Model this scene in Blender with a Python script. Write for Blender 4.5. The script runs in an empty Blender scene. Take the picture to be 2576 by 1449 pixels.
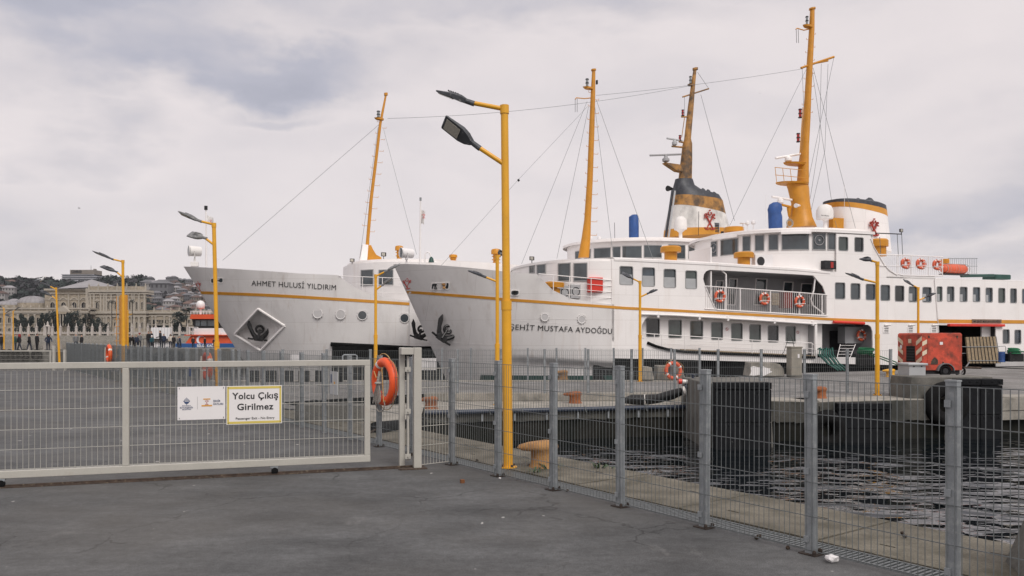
import bpy, math, random
from math import sin, cos, pi, radians, sqrt, atan2
from mathutils import Vector, Matrix, noise
from mathutils.geometry import tessellate_polygon
random.seed(7)
SC = bpy.context.scene
COL = SC.collection
# ---------------------------------------------------------------- camera
F, CX, HY, EYE = 2000.0, 1288.0, 847.0, 1.7      # focal length, centre column, horizon row (2576 px wide frame), eye height
cam = bpy.data.cameras.new('camera'); cam.sensor_width = 36; cam.lens = 36*F/2576
cam.shift_y = (HY-724.5)/2576; cam.clip_start = .1; cam.clip_end = 9000
co = bpy.data.objects.new('camera', cam); COL.objects.link(co)
co.location = (0, 0, EYE); co.rotation_euler = (pi/2, 0, 0); SC.camera = co
# ---------------------------------------------------------------- sky, sun, exposure
def raydir(px, py):
    return Vector(((px-CX)/F, 1, -(py-HY)/F)).normalized()
SUN_EL, SUN_AZ = radians(48), radians(152)       # azimuth from +Y towards +X: behind the camera, to the right
w = bpy.data.worlds.new('World'); SC.world = w; w.use_nodes = True
nt = w.node_tree; nt.nodes.clear(); N = nt.nodes.new; L = nt.links.new
def nmath(op, a, b=None, tree=None):
    t = tree or nt
    n = t.nodes.new('ShaderNodeMath'); n.operation = op
    for i, x in enumerate((a, b)):
        if x is None: continue
        if isinstance(x, (int, float)): n.inputs[i].default_value = x
        else: t.links.new(x, n.inputs[i])
    return n.outputs[0]
out = N('ShaderNodeOutputWorld'); mixs = N('ShaderNodeMixShader')
sky = N('ShaderNodeTexSky'); sky.sky_type = 'NISHITA'; sky.sun_disc = False
sky.sun_elevation = SUN_EL; sky.sun_rotation = SUN_AZ
b1 = N('ShaderNodeBackground'); b1.inputs[1].default_value = .1; L(sky.outputs[0], b1.inputs[0])
b2 = N('ShaderNodeBackground'); b2.inputs[1].default_value = 1.0
tc = N('ShaderNodeTexCoord')
n1 = N('ShaderNodeTexNoise'); n1.inputs['Scale'].default_value = 3.2; n1.inputs['Detail'].default_value = 8; n1.inputs['Roughness'].default_value = .55
mp = N('ShaderNodeMapping'); mp.inputs['Scale'].default_value = (1, 1, 2.2); L(tc.outputs['Generated'], mp.inputs[0]); L(mp.outputs[0], n1.inputs['Vector'])
# the direction is bent by the noise so that the cloud banks get torn edges
vs = N('ShaderNodeVectorMath'); vs.operation = 'SUBTRACT'; L(n1.outputs['Color'], vs.inputs[0]); vs.inputs[1].default_value = (.5, .5, .5)
vm = N('ShaderNodeVectorMath'); vm.operation = 'SCALE'; L(vs.outputs[0], vm.inputs[0]); vm.inputs['Scale'].default_value = .34
va = N('ShaderNodeVectorMath'); va.operation = 'ADD'; L(tc.outputs['Generated'], va.inputs[0]); L(vm.outputs[0], va.inputs[1])
acc = None
for (px, py, rx, ry, amt) in ((200, 20, 430, 105, .74), (540, 170, 500, 100, .76), (210, 330, 120, 75, .55), (1250, 60, 480, 85, .42), (2460, 540, 360, 95, .55),
                              (2640, 440, 260, 50, .4), (1800, 240, 700, 60, .12), (1000, 420, 600, 50, .10), (700, 330, 130, 30, .35), (60, -200, 900, 140, .5), (1900, -260, 1100, 160, .45),
                              (3900, 300, 900, 160, .6), (-1400, 350, 900, 180, .6), (3300, 700, 600, 60, .5)):
    d = raydir(px, py)
    s1 = N('ShaderNodeVectorMath'); s1.operation = 'SUBTRACT'; L(va.outputs[0], s1.inputs[0]); s1.inputs[1].default_value = d
    s2 = N('ShaderNodeVectorMath'); s2.operation = 'MULTIPLY'; L(s1.outputs[0], s2.inputs[0]); s2.inputs[1].default_value = (F/rx, F/rx, F/ry)
    s3 = N('ShaderNodeVectorMath'); s3.operation = 'LENGTH'; L(s2.outputs[0], s3.inputs[0])
    mr = N('ShaderNodeMapRange'); mr.interpolation_type = 'SMOOTHSTEP'; L(s3.outputs['Value'], mr.inputs[0])
    mr.inputs[1].default_value = .25; mr.inputs[2].default_value = 1.45; mr.inputs[3].default_value = amt; mr.inputs[4].default_value = 0
    acc = mr.outputs[0] if acc is None else nmath('MAXIMUM', acc, mr.outputs[0])
n2 = N('ShaderNodeTexNoise'); n2.inputs['Scale'].default_value = 5.5; n2.inputs['Detail'].default_value = 7; L(mp.outputs[0], n2.inputs['Vector'])
n3 = N('ShaderNodeMapRange'); L(n2.outputs[0], n3.inputs[0]); n3.inputs[1].default_value = .3; n3.inputs[2].default_value = .72
fac = nmath('ADD', nmath('MULTIPLY', acc, nmath('ADD', nmath('MULTIPLY', n3.outputs[0], .55), .5)), nmath('MULTIPLY', n3.outputs[0], .13))
rmp = N('ShaderNodeValToRGB'); L(fac, rmp.inputs[0])
cr = rmp.color_ramp; cr.elements[0].position = 0; cr.elements[0].color = (.81, .742, .738, 1)
cr.elements[1].position = 1; cr.elements[1].color = (.36, .365, .43, 1)
e = cr.elements.new(.3); e.color = (.665, .622, .64, 1)
e = cr.elements.new(.6); e.color = (.48, .475, .54, 1)
L(rmp.outputs[0], b2.inputs[0]); L(b1.outputs[0], mixs.inputs[1]); L(b2.outputs[0], mixs.inputs[2]); mixs.inputs[0].default_value = .93
L(mixs.outputs[0], out.inputs[0])
sun = bpy.data.lights.new('sun', 'SUN'); sun.energy = 1.9; sun.angle = radians(28); sun.color = (1, .96, .9)
so = bpy.data.objects.new('sun', sun); COL.objects.link(so)
sd = Vector((sin(SUN_AZ)*cos(SUN_EL), cos(SUN_AZ)*cos(SUN_EL), sin(SUN_EL)))
so.rotation_euler = sd.to_track_quat('Z', 'Y').to_euler(); so.location = sd*60
vsn = SC.view_settings; vsn.view_transform = 'Standard'; vsn.look = 'None'; vsn.exposure = 0.1; vsn.gamma = 1; vsn.use_curve_mapping = False
SC.cycles.max_bounces = 6; SC.cycles.use_denoising = True

# ---------------------------------------------------------------- materials
def mat(name, col, rough=.6, metal=0, var=.12, scale=3.0, fine=0, fscale=60, bump=0, bscale=40, dirt=None, dirt_amt=0, dscale=1.2, dstretch=(1, 1, 1), dlo=.5, dhi=.7, spec=.5, emit=0, plates=0, streak=0):
    m = bpy.data.materials.new(name); m.use_nodes = True
    t = m.node_tree; p = t.nodes['Principled BSDF']; nn = t.nodes.new; ll = t.links.new
    p.inputs['Roughness'].default_value = rough; p.inputs['Metallic'].default_value = metal
    p.inputs['Specular IOR Level'].default_value = spec
    g = nn('ShaderNodeNewGeometry'); pos = g.outputs['Position']
    nz = nn('ShaderNodeTexNoise'); nz.inputs['Scale'].default_value = scale; nz.inputs['Detail'].default_value = 6; ll(pos, nz.inputs['Vector'])
    mr = nn('ShaderNodeMapRange'); ll(nz.outputs[0], mr.inputs[0]); mr.inputs[1].default_value = .3; mr.inputs[2].default_value = .7
    mr.inputs[3].default_value = 1-var; mr.inputs[4].default_value = 1+var
    f = mr.outputs[0]
    if fine:
        n2 = nn('ShaderNodeTexNoise'); n2.inputs['Scale'].default_value = fscale; n2.inputs['Detail'].default_value = 2; ll(pos, n2.inputs['Vector'])
        m2 = nn('ShaderNodeMapRange'); ll(n2.outputs[0], m2.inputs[0]); m2.inputs[1].default_value = .25; m2.inputs[2].default_value = .75
        m2.inputs[3].default_value = 1-fine; m2.inputs[4].default_value = 1+fine
        f = nmath('MULTIPLY', f, m2.outputs[0], t)
    vm = nn('ShaderNodeVectorMath'); vm.operation = 'SCALE'; vm.inputs[0].default_value = col; ll(f, vm.inputs['Scale'])
    c = vm.outputs[0]
    if dirt:
        n4 = nn('ShaderNodeTexNoise'); n4.inputs['Scale'].default_value = dscale; n4.inputs['Detail'].default_value = 9; n4.inputs['Roughness'].default_value = .62
        mp = nn('ShaderNodeMapping'); mp.inputs['Scale'].default_value = dstretch; ll(pos, mp.inputs[0]); ll(mp.outputs[0], n4.inputs['Vector'])
        m4 = nn('ShaderNodeMapRange'); ll(n4.outputs[0], m4.inputs[0]); m4.inputs[1].default_value = dlo; m4.inputs[2].default_value = dhi
        m4.inputs[3].default_value = 0; m4.inputs[4].default_value = dirt_amt
        mx = nn('ShaderNodeMix'); mx.data_type = 'RGBA'; ll(m4.outputs[0], mx.inputs[0]); ll(c, mx.inputs[6]); mx.inputs[7].default_value = (*dirt, 1)
        c = mx.outputs[2]
    if streak:        # narrow rust and dirt runs down the plating
        n5 = nn('ShaderNodeTexNoise'); n5.inputs['Scale'].default_value = 1; n5.inputs['Detail'].default_value = 5
        q5 = nn('ShaderNodeMapping'); q5.inputs['Scale'].default_value = (3.4, 3.4, .16); ll(pos, q5.inputs[0]); ll(q5.outputs[0], n5.inputs['Vector'])
        m5 = nn('ShaderNodeMapRange'); ll(n5.outputs[0], m5.inputs[0]); m5.inputs[1].default_value = .60; m5.inputs[2].default_value = .80; m5.inputs[3].default_value = 0; m5.inputs[4].default_value = streak
        x5 = nn('ShaderNodeMix'); x5.data_type = 'RGBA'; ll(m5.outputs[0], x5.inputs[0]); ll(c, x5.inputs[6]); x5.inputs[7].default_value = (.34, .22, .13, 1); c = x5.outputs[2]
    pb = None
    if plates:        # weld seams between hull plates
        sp = nn('ShaderNodeSeparateXYZ'); ll(pos, sp.inputs[0]); cb = nn('ShaderNodeCombineXYZ')
        ll(nmath('ADD', nmath('MULTIPLY', sp.outputs[0], .9455, t), nmath('MULTIPLY', sp.outputs[1], .3256, t), t), cb.inputs[0]); ll(sp.outputs[2], cb.inputs[1])
        br = nn('ShaderNodeTexBrick'); br.inputs['Scale'].default_value = 1; br.inputs['Brick Width'].default_value = 3.7; br.inputs['Row Height'].default_value = 1.27; br.inputs['Mortar Size'].default_value = .014; br.inputs['Mortar Smooth'].default_value = .6
        br.inputs['Color1'].default_value = (1, 1, 1, 1); br.inputs['Color2'].default_value = (.965, .965, .97, 1); br.inputs['Mortar'].default_value = (.84, .83, .82, 1); ll(cb.outputs[0], br.inputs['Vector'])
        mm_ = nn('ShaderNodeMix'); mm_.data_type = 'RGBA'; mm_.blend_type = 'MULTIPLY'; mm_.inputs[0].default_value = 1; ll(c, mm_.inputs[6]); ll(br.outputs['Color'], mm_.inputs[7]); c = mm_.outputs[2]; pb = br.outputs['Fac']
    ll(c, p.inputs['Base Color'])
    if bump:
        nb = nn('ShaderNodeTexNoise'); nb.inputs['Scale'].default_value = bscale; nb.inputs['Detail'].default_value = 4; ll(pos, nb.inputs['Vector'])
        bp = nn('ShaderNodeBump'); bp.inputs['Strength'].default_value = bump; bp.inputs['Distance'].default_value = .02
        ll(nb.outputs[0], bp.inputs['Height']); ll(bp.outputs[0], p.inputs['Normal'])
    return m
V3 = (1, 1, 1)
M = dict(
 white=mat('ship_white_paint', (.86, .83, .815), .45, var=.035, scale=.9, plates=1, dirt=(.45, .33, .24), dirt_amt=.28, dscale=.8, dstretch=(1.6, 1.6, .25), dlo=.56, dhi=.8),
 hullw=mat('ship_hull_paint', (.74, .72, .71), .5, var=.07, scale=.5, plates=1, streak=.35, dirt=(.42, .38, .35), dirt_amt=.35, dscale=.9, dstretch=(1.4, 1.4, .4), dlo=.5, dhi=.75, bump=.25, bscale=1.5),
 hullg=mat('ship_hull_grey', (.50, .49, .49), .5, var=.06, scale=.5, dirt=(.36, .33, .31), dirt_amt=.4, dscale=1.1, dstretch=(1.4, 1.4, .35), dlo=.5, dhi=.75, bump=.25, bscale=1.5),
 dirtyw=mat('funnel_sooty_white', (.72, .70, .67), .5, var=.08, scale=1.2, dirt=(.10, .10, .10), dirt_amt=.75, dscale=.8, dstretch=(1, 1, .7), dlo=.45, dhi=.75),
 ochre=mat('ship_stripe_ochre', (.60, .27, .03), .5, var=.08, scale=2),
 yel=mat('mast_yellow', (.55, .235, .014), .42, var=.08, scale=2.5, dirt=(.25, .09, .02), dirt_amt=.35, dscale=4, dlo=.6, dhi=.8),
 sootyel=mat('funnel_mast_sooty', (.40, .20, .05), .6, var=.2, scale=2.5, dirt=(.03, .03, .03), dirt_amt=.85, dscale=1.2, dlo=.42, dhi=.62),
 navy=mat('funnel_cap_paint', (.028, .032, .042), .5, var=.25, scale=3, dirt=(.10, .10, .11), dirt_amt=.5, dscale=5),
 lampy=mat('lamp_post_yellow', (.72, .36, .018), .38, var=.06, scale=5, fine=.04, dirt=(.35, .14, .03), dirt_amt=.35, dscale=9, dlo=.62, dhi=.8),
 lamph=mat('lamp_housing', (.055, .06, .07), .5, var=.3, scale=14, dirt=(.6, .58, .55), dirt_amt=.5, dscale=26, dlo=.6, dhi=.72),
 lamphl=mat('lamp_housing_pale', (.16, .165, .17), .5, var=.3, scale=14, dirt=(.6, .58, .55), dirt_amt=.6, dscale=26, dlo=.52, dhi=.68),
 led=mat('lamp_glass', (.42, .40, .35), .25, var=.25, scale=60),
 glass=mat('window_glass', (.045, .058, .066), .06, var=.35, scale=1.4, spec=.9),
 glassb=mat('window_glass_blue', (.03, .045, .06), .05, var=.5, scale=2.1, spec=1.0), glassd=mat('window_glass_dark', (.016, .02, .022), .05, var=.5, scale=2.1, spec=.8),
 glassg=mat('window_glass_green', (.05, .066, .062), .06, var=.35, scale=1.4, spec=.9),
 rubber=mat('black_rubber', (.008, .008, .0085), .8, spec=.15, var=.3, scale=6, bump=.3),
 frame=mat('window_seal', (.32, .32, .32), .5),
 black=mat('black_paint', (.006, .006, .007), .45, var=.3, scale=8, bump=.3, bscale=25),
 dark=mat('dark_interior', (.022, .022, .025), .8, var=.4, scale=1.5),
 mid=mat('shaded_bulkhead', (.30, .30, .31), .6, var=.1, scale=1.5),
 red=mat('red_paint', (.62, .035, .02), .4, var=.12, scale=4),
 ringo=mat('life_ring_orange', (.80, .095, .02), .45, var=.1, scale=6, dirt=(.25, .04, .02), dirt_amt=.5, dscale=14, dlo=.58, dhi=.75),
 ringf=mat('life_ring_faded', (.66, .115, .05), .5, var=.1, scale=6),
 ringw=mat('reflective_band', (.75, .72, .68), .35, var=.1),
 rope=mat('grey_rope', (.36, .34, .31), .9, var=.35, scale=90, bump=.6, bscale=120),
 ropey=mat('tan_cord', (.50, .33, .14), .9, var=.3, scale=90),
 ropeg=mat('green_rope', (.02, .16, .07), .85, var=.3, scale=50, bump=.5, bscale=60),
 ropet=mat('teal_rope', (.03, .13, .105), .85, var=.3, scale=50, bump=.5, bscale=60),
 steel=mat('galvanised_steel', (.25, .27, .285), .5, .12, var=.16, scale=9, fine=.1, fscale=110, dirt=(.6, .6, .6), dirt_amt=.3, dscale=16),
 wire=mat('galvanised_wire', (.17, .185, .19), .5, .45, var=.2, scale=20),
 gate=mat('gate_paint', (.43, .415, .375), .45, var=.05, scale=4, fine=.04, dirt=(.30, .24, .18), dirt_amt=.45, dscale=6, dlo=.6, dhi=.8),
 gwire=mat('gate_wire_paint', (.42, .41, .375), .5),
 rust=mat('rusty_steel', (.055, .036, .026), .8, var=.4, scale=12, dirt=(.30, .25, .18), dirt_amt=.5, dscale=20, dlo=.55, dhi=.7, bump=.5),
 rusto=mat('rust_orange', (.27, .095, .035), .85, var=.3, scale=9, dirt=(.16, .06, .03), dirt_amt=.7, dscale=12, bump=.6, bscale=30),
 boll=mat('bollard_worn_yellow', (.36, .19, .065), .75, var=.14, scale=7, dirt=(.17, .085, .04), dirt_amt=.75, dscale=5, dlo=.5, dhi=.68, bump=.5, bscale=50),
 wsign=mat('sign_white', (.76, .74, .74), .35, var=.02), ysign=mat('sign_yellow', (.62, .50, .12), .4, var=.05),
 ink=mat('sign_ink', (.015, .015, .017), .5), nink=mat('sign_navy', (.03, .06, .14), .5), rink=mat('sign_red_ink', (.38, .05, .035), .5), oink=mat('sign_ochre_ink', (.6, .3, .06), .5),
 conc=mat('concrete', (.14, .134, .12), .85, var=.18, scale=1.7, fine=.2, fscale=45, dirt=(.045, .047, .042), dirt_amt=.8, dscale=1.6, dlo=.44, dhi=.68, bump=.5, bscale=30),
 concl=mat('pale_concrete', (.31, .29, .255), .85, var=.16, scale=1.7, fine=.18, fscale=45, dirt=(.11, .105, .09), dirt_amt=.7, dscale=2.2, dlo=.47, dhi=.7, bump=.5, bscale=30),
 concd=mat('stained_quay_face', (.085, .082, .072), .85, var=.3, scale=1.4, fine=.25, fscale=30, dirt=(.03, .032, .028), dirt_amt=.9, dscale=1.1, dstretch=(1, 1, 1.6), dlo=.42, dhi=.62, bump=.7, bscale=16),
 wetc=mat('wet_stained_concrete', (.022, .021, .018), .85, spec=.15, var=.3, scale=2.0, fine=.2, fscale=30, dirt=(.007, .009, .007), dirt_amt=.9, dscale=1.5, dstretch=(1, 1, .6), dlo=.4, dhi=.62, bump=.6, bscale=20),
 slab=mat('paving_slab', (.155, .14, .11), .88, var=.2, scale=1.2, fine=.3, fscale=60, dirt=(.06, .054, .036), dirt_amt=.85, dscale=2.2, dlo=.42, dhi=.64, bump=.6, bscale=45),
 fend=mat('fender_pad_black', (.010, .011, .013), .7, spec=.15, var=.2, scale=6, dirt=(.5, .5, .5), dirt_amt=.45, dscale=9, dstretch=(1, 1, .5), dlo=.68, dhi=.76, bump=.5, bscale=24),
 pipe=mat('dark_blue_pipe', (.025, .035, .06), .4, var=.2),
 blue=mat('blue_cover', (.022, .075, .25), .6, var=.18, scale=5, bump=.7, bscale=7),
 bluep=mat('blue_paint', (.02, .09, .26), .45), orange=mat('tug_orange', (.66, .09, .025), .5, var=.08),
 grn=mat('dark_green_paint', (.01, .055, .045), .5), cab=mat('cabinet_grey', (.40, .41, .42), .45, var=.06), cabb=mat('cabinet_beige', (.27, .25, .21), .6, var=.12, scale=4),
 comp=mat('compressor_red', (.55, .07, .035), .55, var=.18, scale=3, fine=.12, fscale=30, dirt=(.13, .035, .02), dirt_amt=.9, dscale=2.6, dlo=.44, dhi=.66),
 wood=mat('gangway_wood', (.22, .165, .10), .75, var=.25, scale=8),
 comphaz=mat('hazard_cream', (.70, .60, .45), .5, var=.12, scale=6, dirt=(.4, .2, .06), dirt_amt=.6, dscale=6),
 stone=mat('palace_stone', (.32, .275, .215), .85, var=.12, scale=.12, fine=.18, fscale=1.2, dirt=(.11, .095, .08), dirt_amt=.7, dscale=.35, dlo=.5, dhi=.7),
 stonep=mat('palace_stone_pale', (.37, .335, .285), .85, var=.1, scale=.1, fine=.12, fscale=1.5),
 lead=mat('lead_roof', (.27, .26, .27), .6, var=.1, scale=.2), palw=mat('palace_window', (.03, .03, .032), .3),
 marble=mat('sea_fence_marble', (.46, .42, .385), .7, var=.08, scale=.3), tile=mat('roof_tile', (.11, .07, .06), .85, var=.35, scale=.06),
 treed=mat('evergreen_leaf', (.014, .024, .021), .8, var=.45, scale=.6), treeb=mat('bare_wood_crown', (.036, .036, .040), .9, var=.35, scale=.25),
 bark=mat('bark', (.05, .042, .035), .9), hill=mat('hill_ground', (.035, .040, .042), .95, var=.35, scale=.03, fine=.3, fscale=.4, dirt=(.10, .085, .075), dirt_amt=.8, dscale=.02),
 housew=mat('house_pale', (.29, .275, .27), .8, var=.15, scale=.05), houseb=mat('house_beige', (.20, .175, .15), .8, var=.15, scale=.05), housep=mat('house_pink', (.20, .15, .135), .8, var=.15, scale=.05), houseg=mat('house_grey', (.14, .14, .15), .8, var=.15, scale=.05),
 hotel=mat('hotel_band', (.34, .345, .37), .6, var=.05), hotg=mat('hotel_glass', (.10, .115, .14), .3, var=.1),
 grass=mat('weed_leaf', (.035, .07, .025), .7, var=.3, scale=20),
 skin=mat('skin', (.42, .25, .18), .6), hair=mat('dark_hair', (.02, .015, .012), .7), jb=mat('black_jacket', (.013, .013, .016), .8), jg=mat('grey_jacket', (.16, .165, .17), .8), jn=mat('navy_jacket', (.02, .03, .06), .8),
 jt=mat('teal_jacket', (.02, .10, .13), .8), jr=mat('maroon_wool', (.22, .03, .03), .9), jc=mat('cream_cloth', (.55, .5, .44), .9), jean=mat('dark_trousers', (.03, .035, .05), .85), shoe=mat('shoe', (.02, .02, .02), .6),
 gull=mat('gull_white', (.7, .7, .7), .7), gullg=mat('gull_grey', (.2, .21, .23), .7), dred=mat('dark_red_plastic', (.16, .015, .012), .4), foot=mat('rusty_foot_plate', (.035, .025, .02), .85, var=.4, scale=30),
 flag=mat('white_flag', (.74, .72, .70), .8, var=.05), bronze=mat('name_board', (.20, .13, .09), .6), lred=mat('lamp_lens_red', (.35, .02, .015), .2), lclr=mat('lamp_lens', (.25, .27, .28), .15),
 brown=mat('litter_brown', (.16, .06, .02), .8), cone=mat('cone_brown', (.045, .03, .02), .9), blackgap=mat('black_void', (.006, .006, .007), .9),
)
def asphalt(nm='asphalt', col=(.080, .082, .084)):
    m = bpy.data.materials.new(nm); m.use_nodes = True; t = m.node_tree; p = t.nodes['Principled BSDF']; nn = t.nodes.new; ll = t.links.new
    p.inputs['Roughness'].default_value = .82
    pos = nn('ShaderNodeNewGeometry').outputs['Position']
    def noi(sc, det, lo, hi, a, b, st=None, rough=.5):
        n = nn('ShaderNodeTexNoise'); n.inputs['Scale'].default_value = sc; n.inputs['Detail'].default_value = det; n.inputs['Roughness'].default_value = rough
        if st:
            q = nn('ShaderNodeMapping'); q.inputs['Scale'].default_value = st; ll(pos, q.inputs[0]); ll(q.outputs[0], n.inputs['Vector'])
        else: ll(pos, n.inputs['Vector'])
        r = nn('ShaderNodeMapRange'); ll(n.outputs[0], r.inputs[0])
        for i, x in enumerate((lo, hi, a, b)): r.inputs[i+1].default_value = x
        return r.outputs[0]
    f = nmath('MULTIPLY', noi(.55, 8, .32, .68, .62, 1.30, None, .62), noi(3.0, 5, .3, .7, .88, 1.12, (.5, 1.3, 1)), t)
    f = nmath('MULTIPLY', f, noi(95, 3, .3, .7, .60, 1.42), t)
    f = nmath('MULTIPLY', f, noi(2.1, 9, .36, .64, .80, 1.20, (.55, 1.2, 1), .72), t)
    f = nmath('MULTIPLY', f, noi(14, 6, .34, .66, .80, 1.22, None, .7), t)
    f = nmath('MULTIPLY', f, noi(420, 1, .3, .7, .85, 1.15), t)
    # thin cracks: cell borders bent by noise, shown only in patches
    dn = nn('ShaderNodeTexNoise'); dn.inputs['Scale'].default_value = 1.3; dn.inputs['Detail'].default_value = 6; ll(pos, dn.inputs['Vector'])
    sc = nn('ShaderNodeVectorMath'); sc.operation = 'SCALE'; ll(dn.outputs['Color'], sc.inputs[0]); sc.inputs['Scale'].default_value = 1.1
    ad = nn('ShaderNodeVectorMath'); ad.operation = 'ADD'; ll(pos, ad.inputs[0]); ll(sc.outputs[0], ad.inputs[1])
    vo = nn('ShaderNodeTexVoronoi'); vo.feature = 'DISTANCE_TO_EDGE'; vo.inputs['Scale'].default_value = .52; ll(ad.outputs[0], vo.inputs['Vector'])
    cr_ = nn('ShaderNodeMapRange'); ll(vo.outputs[0], cr_.inputs[0]); cr_.inputs[1].default_value = .0015; cr_.inputs[2].default_value = .009; cr_.inputs[3].default_value = 1; cr_.inputs[4].default_value = 0
    crk = nmath('MULTIPLY', cr_.outputs[0], noi(.8, 4, .46, .57, 0, .55), t)
    f = nmath('MULTIPLY', f, nmath('SUBTRACT', 1, crk, t), t)
    vm = nn('ShaderNodeVectorMath'); vm.operation = 'SCALE'; vm.inputs[0].default_value = col; ll(f, vm.inputs['Scale'])
    # pale scuffs and bird droppings, brownish dust
    m1 = nn('ShaderNodeMix'); m1.data_type = 'RGBA'; ll(noi(1.1, 8, .62, .74, 0, .55, (1, .45, 1), .7), m1.inputs[0]); ll(vm.outputs[0], m1.inputs[6]); m1.inputs[7].default_value = (.23, .225, .22, 1)
    m2 = nn('ShaderNodeMix'); m2.data_type = 'RGBA'; ll(noi(7, 3, .74, .765, 0, .7, (1.2, .6, 1), .4), m2.inputs[0]); ll(m1.outputs[2], m2.inputs[6]); m2.inputs[7].default_value = (.5, .49, .47, 1)
    m3 = nn('ShaderNodeMix'); m3.data_type = 'RGBA'; ll(noi(.35, 5, .45, .7, 0, .5), m3.inputs[0]); ll(m2.outputs[2], m3.inputs[6]); m3.inputs[7].default_value = (.10, .092, .082, 1)
    ll(m3.outputs[2], p.inputs['Base Color'])
    h = nmath('SUBTRACT', noi(180, 3, 0, 1, 0, 1), nmath('MULTIPLY', crk, 1.5, t), t)
    b = nn('ShaderNodeBump'); b.inputs['Strength'].default_value = .5; b.inputs['Distance'].default_value = .006; ll(h, b.inputs['Height']); ll(b.outputs[0], p.inputs['Normal'])
    return m
M['asph'] = asphalt(); M['asphl'] = asphalt('worn_pale_asphalt', (.19, .185, .18))
def water():
    m = bpy.data.materials.new('sea_water'); m.use_nodes = True; t = m.node_tree; p = t.nodes['Principled BSDF']; nn = t.nodes.new; ll = t.links.new
    p.inputs['Base Color'].default_value = (.0022, .0045, .0065, 1); p.inputs['Roughness'].default_value = .04; p.inputs['IOR'].default_value = 1.5
    pos = nn('ShaderNodeNewGeometry').outputs['Position']
    hs = None
    for sc, st, a, det in ((.75, (1, 1.3, 1), .9, 1), (1.9, (.8, 1.5, 1), .42, 1.5), (5.0, (.8, 1.3, 1), .045, 2)):
        q = nn('ShaderNodeMapping'); q.inputs['Scale'].default_value = st; q.inputs['Rotation'].default_value = (0, 0, .25); ll(pos, q.inputs[0])
        n = nn('ShaderNodeTexNoise'); n.inputs['Scale'].default_value = sc; n.inputs['Detail'].default_value = det; n.inputs['Roughness'].default_value = .4; n.inputs['Distortion'].default_value = .5
        ll(q.outputs[0], n.inputs['Vector']); x = nmath('MULTIPLY', n.outputs[0], a, t)
        hs = x if hs is None else nmath('ADD', hs, x, t)
    b = nn('ShaderNodeBump'); b.inputs['Strength'].default_value = 1.0; b.inputs['Distance'].default_value = .20
    sy = nn('ShaderNodeSeparateXYZ'); ll(pos, sy.inputs[0]); fy = nn('ShaderNodeMapRange'); ll(sy.outputs[1], fy.inputs[0])
    for i, x in enumerate((28, 110, 1.0, .06)): fy.inputs[i+1].default_value = x      # short chop in the basin, smoother open water
    ll(fy.outputs[0], b.inputs['Strength'])
    ll(hs, b.inputs['Height']); ll(b.outputs[0], p.inputs['Normal'])
    return m
M['water'] = water()

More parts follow.
